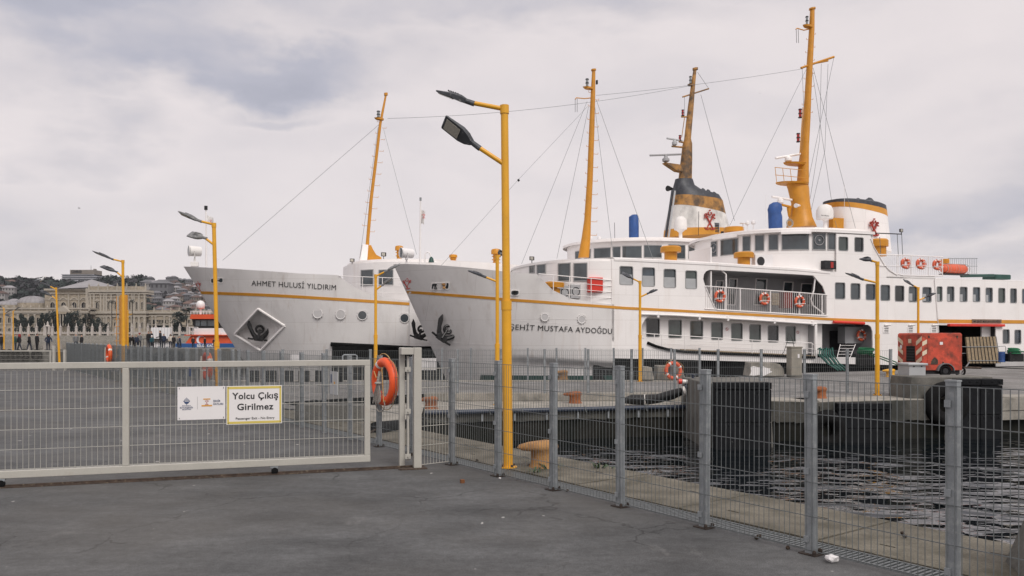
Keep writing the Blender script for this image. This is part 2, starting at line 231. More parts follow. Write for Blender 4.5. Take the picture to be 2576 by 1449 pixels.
# ---------------------------------------------------------------- mesh helpers
class MB:
    def __init__(s): s.v = []; s.f = []; s.m = []
    def add(s, vs, fs, m=0):
        o = len(s.v); s.v += [tuple(a) for a in vs]; s.f += [tuple(i+o for i in f) for f in fs]; s.m += [m]*len(fs); return s
    def bx(s, x0, x1, y0, y1, z0, z1, m=0, T=None):
        vs = [(x, y, z) for z in (z0, z1) for y in (y0, y1) for x in (x0, x1)]
        if T: vs = [T @ Vector(a) for a in vs]
        return s.add(vs, [(0, 2, 3, 1), (4, 5, 7, 6), (0, 1, 5, 4), (2, 6, 7, 3), (0, 4, 6, 2), (1, 3, 7, 5)], m)
    def box(s, c, d, rz=0, m=0, R=None):
        T = Matrix.Translation(c) @ (R if R else Matrix.Rotation(rz, 4, 'Z'))
        return s.bx(-d[0]/2, d[0]/2, -d[1]/2, d[1]/2, -d[2]/2, d[2]/2, m, T)
    def tube(s, p0, p1, r0, r1=None, n=8, m=0, cap=True, ph=0):
        r1 = r0 if r1 is None else r1
        p0, p1 = Vector(p0), Vector(p1); d = (p1-p0)
        if d.length < 1e-9: return s
        d.normalize(); a = d.orthogonal().normalized()
        if abs(d.z) < .9: a = Vector((0, 0, 1)).cross(d).normalized()
        b = d.cross(a); vs = []
        for p, r in ((p0, r0), (p1, r1)):
            for i in range(n):
                t = 2*pi*(i+ph)/n; vs.append(p+a*(r*cos(t))+b*(r*sin(t)))
        fs = [(i, (i+1) % n, n+(i+1) % n, n+i) for i in range(n)]
        if cap: fs += [tuple(range(n-1, -1, -1)), tuple(range(n, 2*n))]
        return s.add(vs, fs, m)
    def path(s, pts, r, n=6, closed=False, m=0, rs=None):
        pts = [Vector(p) for p in pts]; k = len(pts); vs = []; prev = None
        for i, p in enumerate(pts):
            if closed: d = pts[(i+1) % k]-pts[i-1]
            else: d = pts[min(i+1, k-1)]-pts[max(i-1, 0)]
            d = d.normalized() if d.length > 1e-9 else Vector((0, 0, 1))
            a = (prev-d*prev.dot(d)) if prev else d.orthogonal()
            if a.length < 1e-6: a = d.orthogonal()
            a.normalize(); prev = a; b = d.cross(a); rr = rs[i] if rs else r
            vs += [p+a*(rr*cos(2*pi*j/n))+b*(rr*sin(2*pi*j/n)) for j in range(n)]
        fs = []
        for i in range(k if closed else k-1):
            o, q = i*n, ((i+1) % k)*n
            fs += [(o+j, o+(j+1) % n, q+(j+1) % n, q+j) for j in range(n)]
        if not closed: fs += [tuple(range(n-1, -1, -1)), tuple(range((k-1)*n, k*n))]
        return s.add(vs, fs, m)
    def lathe(s, c, prof, n=16, m=0, R=None):
        T = Matrix.Translation(c) @ (R if R else Matrix()); vs = []
        for r, z in prof: vs += [T @ Vector((r*cos(2*pi*j/n), r*sin(2*pi*j/n), z)) for j in range(n)]
        fs = []
        for i in range(len(prof)-1):
            o, q = i*n, (i+1)*n; fs += [(o+j, o+(j+1) % n, q+(j+1) % n, q+j) for j in range(n)]
        fs += [tuple(range(n-1, -1, -1)), tuple(range((len(prof)-1)*n, len(prof)*n))]
        return s.add(vs, fs, m)
    def torus(s, c, R, r, R3=None, n=28, k=10, a0=0, a1=2*pi, m=0, sq=1):
        T = Matrix.Translation(c) @ (R3 if R3 else Matrix()); full = abs(a1-a0-2*pi) < 1e-6; vs = []
        nn_ = n if full else n+1
        for i in range(nn_):
            a = a0+(a1-a0)*i/n
            for j in range(k):
                b = 2*pi*j/k; vs.append(T @ Vector(((R+r*cos(b))*cos(a), r*sq*sin(b), (R+r*cos(b))*sin(a))))
        fs = []
        for i in range(n):
            o, q = i*k, ((i+1) % nn_)*k; fs += [(o+j, q+j, q+(j+1) % k, o+(j+1) % k) for j in range(k)]
        if not full: fs += [tuple(range(k)), tuple(range(n*k+k-1, n*k-1, -1))]
        return s.add(vs, fs, m)
    def plate(s, outer, holes, fn, t=.06, m=0, back=True):
        # flat or bent sheet with openings: outline and openings are 2-D loops, fn(a, b, depth) places them
        loops = [outer]+list(holes); tri = tessellate_polygon([[Vector((a, b, 0)) for a, b in lp] for lp in loops])
        flat = [p for lp in loops for p in lp]; n = len(flat)
        vs = [fn(a, b, 0) for a, b in flat]+[fn(a, b, t) for a, b in flat]
        fs = [tuple(f) for f in tri]
        if back: fs += [tuple(i+n for i in reversed(f)) for f in tri]
        o = 0
        for lp in loops:
            k = len(lp); fs += [(o+i, o+(i+1) % k, n+o+(i+1) % k, n+o+i) for i in range(k)]; o += k
        return s.add(vs, fs, m)
    def ring(s, loop, wd, fn, t0, t1, m=0):
        # frame round an opening
        cx = sum(p[0] for p in loop)/len(loop); cy = sum(p[1] for p in loop)/len(loop)
        inner = []
        for a, b in loop:
            d = sqrt((a-cx)**2+(b-cy)**2) or 1; inner.append((a-(a-cx)/abs(a-cx or 1)*wd if abs(a-cx) > wd else a, b-(b-cy)/abs(b-cy or 1)*wd if abs(b-cy) > wd else b))
        k = len(loop); vs = [fn(a, b, t) for t in (t0, t1) for lp in (loop, inner) for a, b in lp]; fs = []
        for i in range(k):
            j = (i+1) % k
            fs += [(i, j, k+j, k+i), (2*k+i, 3*k+i, 3*k+j, 2*k+j), (i, 2*k+i, 2*k+j, j), (k+i, k+j, 3*k+j, 3*k+i)]
        return s.add(vs, fs, m)
    def mesh(s, name, mats, smooth=None):
        me = bpy.data.meshes.new(name); me.from_pydata(s.v, [], s.f)
        for x in (mats if isinstance(mats, (list, tuple)) else [mats]): me.materials.append(M[x] if isinstance(x, str) else x)
        if any(s.m): me.polygons.foreach_set('material_index', s.m)
        if smooth:
            me.shade_smooth(); me.set_sharp_from_angle(angle=radians(smooth))
        me.update(); return me
def link(name, me, parent=None, loc=None, rz=None):
    o = bpy.data.objects.new(name, me); COL.objects.link(o)
    if parent is not None: o.parent = parent
    if loc is not None: o.location = loc
    if rz is not None: o.rotation_euler = (0, 0, rz)
    return o
def obj(name, mb, mats, parent=None, smooth=None, bevel=0, kind=None, label=None, fixn=True):
    me = mb.mesh(name, mats, None)
    if fixn:
        import bmesh
        bm = bmesh.new(); bm.from_mesh(me); bmesh.ops.recalc_face_normals(bm, faces=bm.faces); bm.to_mesh(me); bm.free()
    if smooth: me.shade_smooth(); me.set_sharp_from_angle(angle=radians(smooth))
    o = link(name, me, parent)
    if parent is not None and 'origin' in parent.keys():          # parts are written in world coordinates for these roots
        ox, oy, oz = parent['origin']; me.transform(Matrix.Translation((-ox, -oy, -oz)))
    if bevel:
        b = o.modifiers.new('bevel', 'BEVEL'); b.width = bevel; b.segments = 2; b.limit_method = 'ANGLE'; b.angle_limit = radians(50)
    if kind: o['kind'] = kind
    if label: o['label'] = label
    return o
def thing(name, label, cat, loc=(0, 0, 0), rz=0, group=None, world=False):
    o = bpy.data.objects.new(name, None); COL.objects.link(o); o.location = loc; o.rotation_euler = (0, 0, rz)
    o.empty_display_size = .2
    o['label'] = label; o['category'] = cat
    if group: o['group'] = group
    if world: o['origin'] = list(loc)
    return o
def tag(o, label, cat, group=None, kind=None):
    if label: o['label'] = label
    if cat: o['category'] = cat
    if group: o['group'] = group
    if kind: o['kind'] = kind
    return o
def dup(root, loc, rz=None, label=None, group=None):
    r = root.copy(); COL.objects.link(r); r.location = loc
    if rz is not None: r.rotation_euler = (0, 0, rz)
    if label: r['label'] = label
    if group: r['group'] = group
    for ch in list(root.children):
        c = ch.copy(); COL.objects.link(c); c.parent = r
        for g in ch.children:
            d = g.copy(); COL.objects.link(d); d.parent = c
    return r
def wp(px, py, Y):            # point seen at (px, py) at distance Y
    return Vector(((px-CX)/F*Y, Y, EYE-(py-HY)/F*Y))
def gp(px, py, z=0):          # point on the level z seen at (px, py)
    return wp(px, py, (EYE-z)*F/(py-HY))
def interp(pts, x):
    if x <= pts[0][0]: (a, b), (c, d) = pts[0], pts[1]
    elif x >= pts[-1][0]: (a, b), (c, d) = pts[-2], pts[-1]
    else:
        for i in range(len(pts)-1):
            if pts[i][0] <= x <= pts[i+1][0]: (a, b), (c, d) = pts[i], pts[i+1]; break
    return b+(d-b)*(x-a)/(c-a) if abs(c-a) > 1e-9 else b
def rrect(x0, x1, z0, z1, r, n=3):
    p = []
    for cx, cz, a in ((x1-r, z1-r, 0), (x0+r, z1-r, pi/2), (x0+r, z0+r, pi), (x1-r, z0+r, 1.5*pi)):
        for i in range(n+1):
            t = a+pi/2*i/n; p.append((cx+r*cos(t), cz+r*sin(t)))
    return p
DG = None
def text_mesh(name, txt, size, mats, ext=.004, off=0, fn=None, align='LEFT', width=None, space=1):
    cu = bpy.data.curves.new(name, 'FONT'); cu.body = txt; cu.size = size; cu.extrude = ext; cu.offset = off; cu.align_x = align; cu.resolution_u = 3; cu.space_character = space
    o = bpy.data.objects.new(name, cu); COL.objects.link(o); bpy.context.view_layer.update()
    me = bpy.data.meshes.new_from_object(o.evaluated_get(bpy.context.evaluated_depsgraph_get()))
    COL.objects.unlink(o); bpy.data.objects.remove(o); bpy.data.curves.remove(cu)
    if width:
        xs = [v.co.x for v in me.vertices]; k = width/(max(xs)-min(xs)); x0 = min(xs)
        for v in me.vertices: v.co.x = (v.co.x-x0)*k
    if fn:
        for v in me.vertices: v.co = fn(v.co.x, v.co.y, v.co.z)
    me.materials.clear(); me.materials.append(M[mats]); me.name = name
    return me
# ================================================================ GROUND, QUAYS, WATER
def ground(name, poly, z, bot, m, kind='structure', m2=None):
    mb = MB(); mb.plate(poly, [], lambda a, b, d: (a, b, z if d == 0 else bot), t=1)
    k = len(poly)
    nf = len(mb.f)
    for i in range(nf-k, nf): mb.m[i] = 1
    return tag(obj(name, mb, [m, m2 or m]), None, None, kind=kind)
FO = Vector((2.97, 5.35, 0)); FD = Vector((-.586, .810, 0)); FN = Vector((.810, .586, 0))   # the long fence: start, direction, side facing the water
def fp(s, d, z=0): return FO+FD*s+FN*d+Vector((0, 0, z))
WZ = -1.05
tag(obj('sea_water', MB().add([(-3000, -60, WZ), (3000, -60, WZ), (3000, 3600, WZ), (-3000, 3600, WZ)], [(0, 1, 2, 3)]), 'water'), None, None, kind='structure')
pier = [tuple(fp(-9, .10).xy), tuple(fp(46.5, .10).xy), (-60, 43.2), (-60, -9), (2, -9)]
ground('pier_asphalt', pier, 0, -2.6, 'asph', m2='wetc')
EDGE = 1.63
SJ = 12.0                                          # where the basin ends against the far quay
ap = ground('near_apron', [tuple(fp(-9, .104).xy), tuple(fp(-9, EDGE).xy), tuple(fp(SJ-.55, EDGE).xy), tuple(fp(46.5, EDGE).xy), tuple(fp(46.5, .104).xy)], -.035, -2.6, 'slab', m2='wetc')
# paving slabs with two dark slots each, drain grating along the fence
mb = MB()
def slab_mb(l, w):
    mb = MB(); g = .012; q = .10
    slots = [[(l*.3-.07, w*.33), (l*.3+.07, w*.33), (l*.3+.07, w*.33+.03), (l*.3-.07, w*.33+.03)], [(l*.72-.07, w*.72), (l*.72+.07, w*.72), (l*.72+.07, w*.72+.03), (l*.72-.07, w*.72+.03)]]
    mb.plate([(g, g), (l-g, g), (l-g, w-g), (g, w-g)], slots, lambda a, b, d: (a, b, .035+(-.033 if d else 0)), t=1)
    return mb
sl = 1.55
smesh = slab_mb(sl, EDGE-.44).mesh('slab', 'slab')
rz = atan2(FD.y, FD.x)
for k in range(15):
    o = link('slab', smesh, ap); o.location = fp(-8+k*sl, EDGE-.02, -.036+random.uniform(-.003, .003)); o.rotation_euler = (random.uniform(-.002, .002), 0, rz)
    o.scale = (1, 1, 1)
mb = MB()
for d in (.12, .35): mb.add([fp(-8, d, -.02), fp(-8, d+.02, -.02), fp(16, d+.02, -.02), fp(16, d, -.02), fp(-8, d, 0), fp(-8, d+.02, 0), fp(16, d+.02, 0), fp(16, d, 0)], [(4, 5, 6, 7), (0, 1, 5, 4), (2, 3, 7, 6), (1, 2, 6, 5), (3, 0, 4, 7)])
n = 0
for i in range(560):
    s = -8+i*.043
    mb.add([fp(s, .14, -.004), fp(s, .35, -.004), fp(s+.02, .35, -.004), fp(s+.02, .14, -.004), fp(s, .14, -.03), fp(s, .35, -.03), fp(s+.02, .35, -.03), fp(s+.02, .14, -.03)], [(0, 3, 2, 1), (0, 1, 5, 4), (3, 7, 6, 2)])
obj('drain_grating', mb, 'wire', ap, kind='stuff', fixn=False)
obj('drain_channel', MB().add([fp(-8, .14, -.030), fp(-8, .35, -.030), fp(16, .35, -.030), fp(16, .14, -.030)], [(0, 1, 2, 3)]), 'blackgap', ap)

# far quay
J0 = fp(14.2, .9)
far = [(-7.5, 19.4), (-2.6, 23.75), (6.2, 23.75), (6.2, 21.2), (8.0, 20.75), (11.4, 21.6), (14.0, 22.4), (46, 27), (46, 53.5), (29, 45.2), (14, 37.6), (6.4, 31.0), (-12.4, 30.9), (-17.4, 35.0), tuple(fp(30, EDGE+.004).xy), tuple(fp(15.2, EDGE+.004).xy)]
ground('far_quay_asphalt', far, -.004, -2.6, 'asphl', m2='wetc')
step = [(-7.2, 19.9), (-2.3, 20.4), (5.05, 22.3), (6.196, 22.35), (6.196, 23.74), (-2.6, 23.74)]
ground('quay_apron', [(-6.2, 19.2), (-2.3, 20.35), (5.05, 22.2), (6.19, 22.3), (6.19, 23.74), (-2.55, 23.74)], -.22, -2.6, 'concl', m2='wetc')
# the near end of the basin: sloping concrete joining the two quays
ground('basin_corner', [tuple(fp(11.2, EDGE-.002).xy), (-1.75, 14.75), (-2.0, 17.5), (-2.25, 20.5), (-6.4, 19.7), tuple(fp(15.6, EDGE-.002).xy)], -.040, -2.6, 'concl', m2='wetc')
# pale concrete kerb strips of the far quay
def strip(name, pts, wd, z, h, m='concl', kind='structure'):
    mb = MB()
    for i in range(len(pts)-1):
        a, b = Vector((*pts[i], 0)), Vector((*pts[i+1], 0)); d = (b-a).normalized(); nn_ = Vector((-d.y, d.x, 0))
        vs = [a, b, b+nn_*wd, a+nn_*wd]; vs = [(p.x, p.y, z) for p in vs]+[(p.x, p.y, z+h) for p in vs]
        mb.add(vs, [(4, 5, 6, 7), (0, 1, 5, 4), (2, 3, 7, 6), (1, 2, 6, 5), (3, 0, 4, 7)])
    return tag(obj(name, mb, m), None, None, kind=kind)
strip('quay_kerb', [(-2.6, 23.72), (6.19, 23.72)], .75, -.21, .215)
strip('quay_edge_kerb', [(6.7, 21.04), (8.02, 20.72), (11.4, 21.57)], 1.3, -.11, .116)
strip('quay_rear_kerb', [(-12.3, 30.2), (6.4, 30.25)], .66, -.2, .212)
strip('quay_edge_kerb', [(13.5, 22.2), (14.0, 22.36), (46, 26.95)], .9, -.11, .12)
strip('quay_face_band', [(13.6, 22.1), (14.02, 22.24), (46, 26.8)], .1, -.36, .34, 'concl')
strip('quay_face_band', [(13.6, 22.09), (14.02, 22.23), (46, 26.79)], .1, -.62, .24, 'concl')
# faces of the quay wall: pale dry concrete above, dark wet band below
def wallface(name, a, b, ztop, zmid, th=.05):
    a, b = Vector((*a, 0)), Vector((*b, 0)); d = (b-a).normalized(); nn_ = Vector((d.y, -d.x, 0)); mb = MB(); n = 40
    vs = []; fs = []
    for i in range(n+1):
        p = a+(b-a)*i/n
        for z in (ztop, zmid+.06*noise.noise(Vector((i*.4, 3, 0)))):
            vs.append(p+nn_*th+Vector((0, 0, z)))
        vs.append(p+Vector((0, 0, ztop)))
    for i in range(n): o = i*3; fs += [(o, o+3, o+4, o+1), (o+2, o+5, o+3, o)]
    mb.add(vs, fs)
    return tag(obj(name, mb, 'concd'), None, None, kind='structure')
wallface('quay_wall_face', (-2.3, 20.35), (5.05, 22.2), -.225, -.52)
wallface('quay_wall_face', (6.5, 21.12), (8.0, 20.75), -.01, -.55)
wallface('quay_wall_face', (8.0, 20.75), (11.4, 21.6), -.01, -.55)
# black round mouth, dark blue service pipe with clips along the quay edge
pr = thing('service_pipe', 'long dark blue pipe clipped along the edge of the far quay', 'pipe', (1.4, 21.2, -.3), world=True)
A, B = Vector((-2.6, 20.16, -.24)), Vector((5.0, 22.07, -.24))
obj('pipe', MB().tube(A, B, .062, n=12), 'pipe', pr, smooth=40)
for k in range(9):
    p = A+(B-A)*(k+.4)/9
    mb = MB(); mb.path([p+Vector((0, .09, .02)), p+Vector((0, .03, .085)), p+Vector((0, -.06, .07)), p+Vector((0, -.085, -.02)), p+Vector((.03, -.085, -.08))], .012, 5)
    obj('pipe_clip', mb, 'wire', pr)
    obj('bracket', MB().bx(p.x-.22, p.x-.17, p.y-.05, p.y-.02, -.5, -.3), 'steel', pr)
# valve, hose
vr = thing('water_valve', 'blue water valve with hand wheel at the end of the quay pipe', 'valve', (5.02, 21.9, -.2), world=True)
vb = Vector((5.02, 21.85, 0))
mb = MB(); mb.tube(vb+Vector((0, 0, -.35)), vb+Vector((0, 0, .32)), .065, n=12); mb.tube(vb+Vector((-.28, 0, .32)), vb+Vector((.06, 0, .32)), .085, n=12); mb.lathe(vb+Vector((-.05, 0, .3)), [(.05, 0), (.12, .05), (.12, .1), (.04, .16), (.03, .36)], 12)
obj('body', mb, 'pipe', vr, smooth=40)
mb = MB(); mb.torus(vb+Vector((-.05, 0, .66)), .13, .014, Matrix.Rotation(pi/2, 4, 'X'), 20, 6); mb.tube(vb+Vector((-.18, 0, .66)), vb+Vector((.08, 0, .66)), .01, n=5); mb.tube(vb+Vector((-.05, -.13, .66)), vb+Vector((-.05, .13, .66)), .01, n=5)
obj('hand_wheel', mb, 'pipe', vr, smooth=40)
obj('red_cap', MB().tube(vb+Vector((-.46, -.02, .47)), vb+Vector((-.36, -.02, .47)), .075, n=12), 'red', vr, smooth=40)
obj('white_coupling', MB().tube(vb+Vector((-.36, -.02, .47)), vb+Vector((-.08, -.02, .45)), .06, n=12).tube(vb+Vector((-.33, 0, .2)), vb+Vector((-.26, 0, .22)), .13, n=14), 'ringw', vr, smooth=40)
hs = thing('fire_hose_bundle', 'fat black wrapped hose resting on the far apron beside the blue valve', 'hose', (3.9, 22.2, -.2), world=True)
pts = [vb+Vector((-.36, 0, .2)), vb+Vector((-.6, .1, .1)), vb+Vector((-1.0, .2, -.02)), vb+Vector((-1.35, .3, -.06)), vb+Vector((-1.7, .3, -.05)), vb+Vector((-1.98, .32, -.1))]
obj('hose', MB().path(pts, .12, 12, rs=[.11, .14, .13, .15, .14, .05]), 'black', hs, smooth=50)
obj('pale_tape', MB().path([pts[3]+Vector((.1, 0, .0)), pts[3]], .15, 12, rs=[.148, .158]), 'ringw', hs, smooth=50)

# fender blocks on the far quay
def fender(label, x0, x1, yf, ztop, zbot, panels=2, depth=.35):
    c = ((x0+x1)/2, yf, ztop); t = thing('quay_fender', label, 'fender', c, 0, 'black fender pads along the far quay')
    W = x1-x0; hh = [0, .17, (ztop-zbot)*.52, ztop-zbot]
    for k in range(panels):
        a = -W/2+W*k/panels+.006; b = -W/2+W*(k+1)/panels-.006
        for j in range(3):
            t0, t1 = hh[j], hh[j+1]; mb = MB()
            mb.bx(a, b, 0 if j == 0 else .03, depth, -t1+.014, -t0)
            for q in range(3): mb.lathe((a+(b-a)*(q+.5)/3, 0 if j == 0 else .03, -t0-.07), [(.022, -.006), (.022, .02)], 8, R=Matrix.Rotation(pi/2, 4, 'X'))
            obj('panel', mb, 'fend', t, bevel=.008)
    return t
fender('tall black fender pad on the concrete bumper, left of the blue valve post', 4.95, 6.33, 19.35, .58, -1.3)
fender('low black fender pad flush with the far quay edge', 8.45, 9.85, 20.6, -.03, -1.3)
fender('tall black fender pad on the raised block beside the tyre', 12.0, 13.2, 21.35, .56, -1.3)
def bumper(label, poly, z0, z1, inset=.25, patch=None):
    cx = sum(p[0] for p in poly)/len(poly); cy = sum(p[1] for p in poly)/len(poly)
    mb = MB(); k = len(poly)
    top = [(cx+(x-cx)*(1-inset), cy+(y-cy)*(1-inset*.5)) for x, y in poly]
    mb.add([(x-cx, y-cy, 0) for x, y in poly]+[(x-cx, y-cy, z1-z0) for x, y in top], [tuple(range(k-1, -1, -1)), tuple(range(k, 2*k))]+[(i, (i+1) % k, k+(i+1) % k, k+i) for i in range(k)])
    o = obj('concrete_bumper', mb, 'conc', bevel=.03); o.location = (cx, cy, z0); tag(o, label, 'concrete block')
    return o
bumper('raised concrete block behind the left tall black fender', [(4.75, 19.72), (6.5, 19.72), (6.5, 22.6), (4.75, 22.6)], -1.3, .56, .08)
bumper('stained concrete block behind the tyre and the right black fender', [(10.75, 21.72), (13.35, 21.72), (13.35, 23.0), (10.75, 23.0)], -1.3, .60, .14)
def tyre(name, label, c, R, r, rot=None, group=None, cat='tyre'):
    mb = MB(); mb.torus((0, 0, 0), R-r, r, rot, 32, 12, sq=.9)
    o = obj(name, mb, 'rubber', smooth=50); o.location = c; return tag(o, label, cat, group)
tyre('tyre', 'big black tyre hung on the stained concrete block', (11.75, 21.5, -.12), .62, .2)
tyre('tyre', 'black tyre hung in shade left of the low quay fender', (8.2, 20.75, -.75), .55, .2)

# bollards
def bollard(label, p, s, m, rz=0):
    mb = MB(); prof = [(.20, 0), (.175, .05), (.165, .16), (.165, .22)]
    n = 20; vs = []
    rings = [(.20, 0, 0, 0), (.172, .05, 0, 0), (.165, .15, 0, 0), (.17, .21, -.01, 0), (.20, .235, -.06, .07), (.215, .265, -.075, .09), (.20, .305, -.06, .09), (.15, .335, -.02, .07), (.08, .345, 0, .03)]
    for r, z, ox, ex in rings:
        for j in range(n):
            a = 2*pi*j/n; k = 1+ex*6*max(0, -cos(a))**1.2
            vs.append(((r*k*cos(a)+ox*.3)*s, r*sin(a)*s*(1-ex), (z-(.02*max(0, -cos(a)) if ex else 0))*s))
    fs = [(i*n+j, i*n+(j+1) % n, (i+1)*n+(j+1) % n, (i+1)*n+j) for i in range(len(rings)-1) for j in range(n)]+[tuple(range(n-1, -1, -1)), tuple(range((len(rings)-1)*n, len(rings)*n))]
    mb.add(vs, fs); o = obj('bollard', mb, m, smooth=60); o.location = p; o.rotation_euler = (0, 0, rz); return tag(o, label, 'bollard')
bollard('large worn yellow bollard on the near apron beside the tall yellow lamp post', gp(1368, 1174, -.002), 1.0, 'boll', rz=-.1)
bollard('rusty bollard on the far apron seen beside the gate post', gp(1085, 1028, -.22), .95, 'rusto')
bollard('rusty bollard in the middle of the far apron', gp(1447, 1014, -.22), 1.0, 'rusto')
bollard('orange rusty bollard on the kerb between fender and lamp post', gp(2063, 1002, 0), .95, 'rusto')
bollard('small yellow bollard at the ferry side of the far quay', gp(2240, 948, 0), 1.0, 'lampy')
bollard('rusty yellow bollard behind the rear fence of the far quay', gp(1416, 955, 0), 1.1, 'boll')

# ================================================================ FENCES
PW = 1.0714
def post_mesh(h, wd=.07, dp=.06, clamps=True):
    mb = MB(); mb.bx(-wd/2, wd/2, -dp/2, dp/2, 0, h); mb.bx(-wd/2-.004, wd/2+.004, -dp/2-.004, dp/2+.004, h, h+.012)
    return mb
def panel_mesh(L_, h, nv, nh, rv=.0032, rh=.0042, n=4):
    mb = MB()
    for i in range(nv): x = L_*(i+.5)/nv; mb.tube((x, 0, .0), (x, 0, h), rv, n=n, cap=False, ph=.5)
    for j in range(nh+1): z = h*j/nh; mb.tube((0, -rv-rh*.6, z), (L_, -rv-rh*.6, z), rh, n=n, cap=False, ph=.5)
    return mb
def fence(name, label, origin, d, npan, pw, H=1.385, side=-1, gap=.035, nv=22, dens=1, skip=(), rise=0, postw=.075):
    t = thing(name, label, 'fence', origin, atan2(d.y, d.x))
    pm = post_mesh(H+.012, postw).mesh('post', 'steel'); wm = panel_mesh(pw, H-gap-.02, nv, 5).mesh('wire_mesh', 'wire')
    bm_ = MB().bx(-.075, .075, -.065, .065, 0, .01); bm_.lathe((-.055, -.045, 0), [(.016, 0), (.016, .03), (.008, .045)], 8); bm_.lathe((.055, -.045, 0), [(.016, 0), (.016, .03), (.008, .045)], 8); bm_.lathe((-.055, .045, 0), [(.016, 0), (.016, .03), (.008, .045)], 8)
    bp_ = bm_.mesh('foot_plate', 'foot')
    cm = MB(); cm.bx(-.019, .019, min(.03*side, .045*side), max(.03*side, .045*side), -.024, .024); cm.lathe((0, .05*side if side < 0 else .038, 0), [(.012, 0), (.012, .012)], 8, R=Matrix.Rotation(pi/2, 4, 'X')); cm = cm.mesh('clamp', 'steel')
    for k in range(npan+1):
        if k in skip: continue
        p = link('post', pm, t, (k*pw, 0, 0)); p.rotation_euler = (random.uniform(-.008, .008), random.uniform(-.006, .006), 0)
        if k < 12 and dens:
            link('foot_plate', bp_, t, (k*pw, 0, 0))
            for z in (.12, .65, 1.25): link('clamp', cm, t, (k*pw+.02, 0, z))
        if k < npan:
            q = link('wire_mesh', wm, t, (k*pw+.0, .036*side, gap)); q['kind'] = 'stuff'
            q.rotation_euler = (random.uniform(-.004, .004), random.uniform(-.002, .002), 0)
    return t
# near fence: starts beyond the right edge of the picture and runs 46 m up the pier (posts every 1.07 m)
fence('wire_fence', 'long galvanised wire mesh fence running from the foreground along the pier', fp(-PW*3, 0), FD, 45, PW, side=1)
# rear fences on the far quay
A = gp(601, 990); B = gp(2240, 988.5)
n = 15; d = (B-A); fence('wire_fence', 'galvanised mesh fence across the middle of the far quay', A, d.normalized(), n, d.length/n, H=1.30, nv=22, dens=0)
A = gp(1040, 957.2); B = gp(1760, 957.2); d = B-A; n = 10
fence('wire_fence', 'galvanised mesh fence along the rear edge of the far quay by the white ferries', A, d.normalized(), n, d.length/n, H=1.24, nv=22, dens=0)
A = gp(330, 951); B = gp(600, 1000); d = B-A; n = 8
fence('wire_fence', 'galvanised mesh fence along the left corner of the far quay', A, d.normalized(), n, d.length/n, H=1.28, nv=22, dens=0)

# ================================================================ SLIDING GATE
T0 = gp(-30, 1228.5); T1 = gp(1017, 1177)
gd = (T1-T0).normalized(); gn = Vector((-gd.y, gd.x, 0)); grz = atan2(gd.y, gd.x)
gl = thing('sliding_gate', 'pale grey painted sliding gate of steel frame and wire mesh with two signs', 'gate', T0-gd*2.5, grz)
# right end of the gate: column 931
def gx(px, d=0):     # distance along the gate's track seen in column px
    o = gl.location; a = (px-CX)/F; Y = None
    return (a*o.y-o.x)/(gd.x-a*gd.y)
GR = gx(931); ZB, ZT = .105, 1.405; fw = .072
mb = MB(); mb.bx(-1, GR, -.035, .035, ZT-fw, ZT); obj('top_rail', mb, 'gate', gl, bevel=.006)
mb = MB(); mb.bx(-1, GR, -.035, .035, ZB, ZB+fw*1.15); obj('bottom_rail', mb, 'gate', gl, bevel=.006)
mb = MB(); mb.bx(GR-fw, GR-.001, -.034, .034, ZB+fw*1.15, ZT-fw); obj('end_upright', mb, 'gate', gl, bevel=.006)
m1 = gx(317); mb = MB(); mb.bx(m1-fw/2, m1+fw/2, -.034, .034, ZB+fw*1.15, ZT-fw); obj('middle_upright', mb, 'gate', gl, bevel=.006)
def gmesh(x0, x1):
    mb = MB(); z0, z1 = ZB+fw*1.15, ZT-fw; n = round((x1-x0)/.059)
    for i in range(n): x = x0+(x1-x0)*(i+.5)/n; mb.tube((x, -.004, z0), (x, -.004, z1), .0028, n=4, cap=False, ph=.5)
    for j in range(6): z = z0+(z1-z0)*(j+.06)/5.12; mb.tube((x0, -.011, z), (x1, -.011, z), .0040, n=4, cap=False, ph=.5)
    obj('wire_mesh', mb, 'gwire', gl, kind='stuff', fixn=False)
gmesh(-1, m1-fw/2); gmesh(m1+fw/2, GR-fw)
for px in (690, 3):
    x = gx(px); mb = MB(); mb.bx(x-.045, x+.045, -.03, .03, ZB-.018, ZB-.001); mb.add([(x-.035, -.03, ZB-.018), (x+.045, -.03, ZB-.018), (x+.03, -.03, ZB-.05), (x-.0, -.03, ZB-.055), (x-.035, -.026, ZB-.018), (x+.045, -.026, ZB-.018), (x+.03, -.026, ZB-.05), (x-.0, -.026, ZB-.055)], [(0, 1, 2, 3), (4, 7, 6, 5), (0, 4, 5, 1), (1, 5, 6, 2), (2, 6, 7, 3)])
    c = obj('caster_bracket', mb, 'steel', gl); w_ = MB(); w_.lathe((x+.005, -.038, ZB-.058), [(.018, 0), (.020, .004), (.038, .005), (.042, .01), (.042, .03), (.038, .036)], 16, R=Matrix.Rotation(-pi/2, 4, 'X')); o = obj('caster_wheel', w_, 'rubber', c, smooth=40)
x = gx(880); mb = MB(); mb.path([(x-.09, 0, ZT), (x-.09, 0, ZT+.05), (x-.07, 0, ZT+.065), (x+.07, 0, ZT+.065), (x+.09, 0, ZT+.05), (x+.09, 0, ZT)], .009, 6); obj('handle', mb, 'steel', gl, smooth=40)
# track
mb = MB()
for o_, h in ((-.045, .012), (.0, .03), (.045, .012)): mb.bx(-1.5, (T1-gl.location).length+.18, o_-.012, o_+.012, 0, h)
mb.bx(-1.5, (T1-gl.location).length+.18, -.058, .058, 0, .006)
tr = obj('gate_track', mb, 'rust'); tr.location = gl.location; tr.rotation_euler = (0, 0, grz); tag(tr, 'rusty steel track on the asphalt under the sliding gate', 'track')
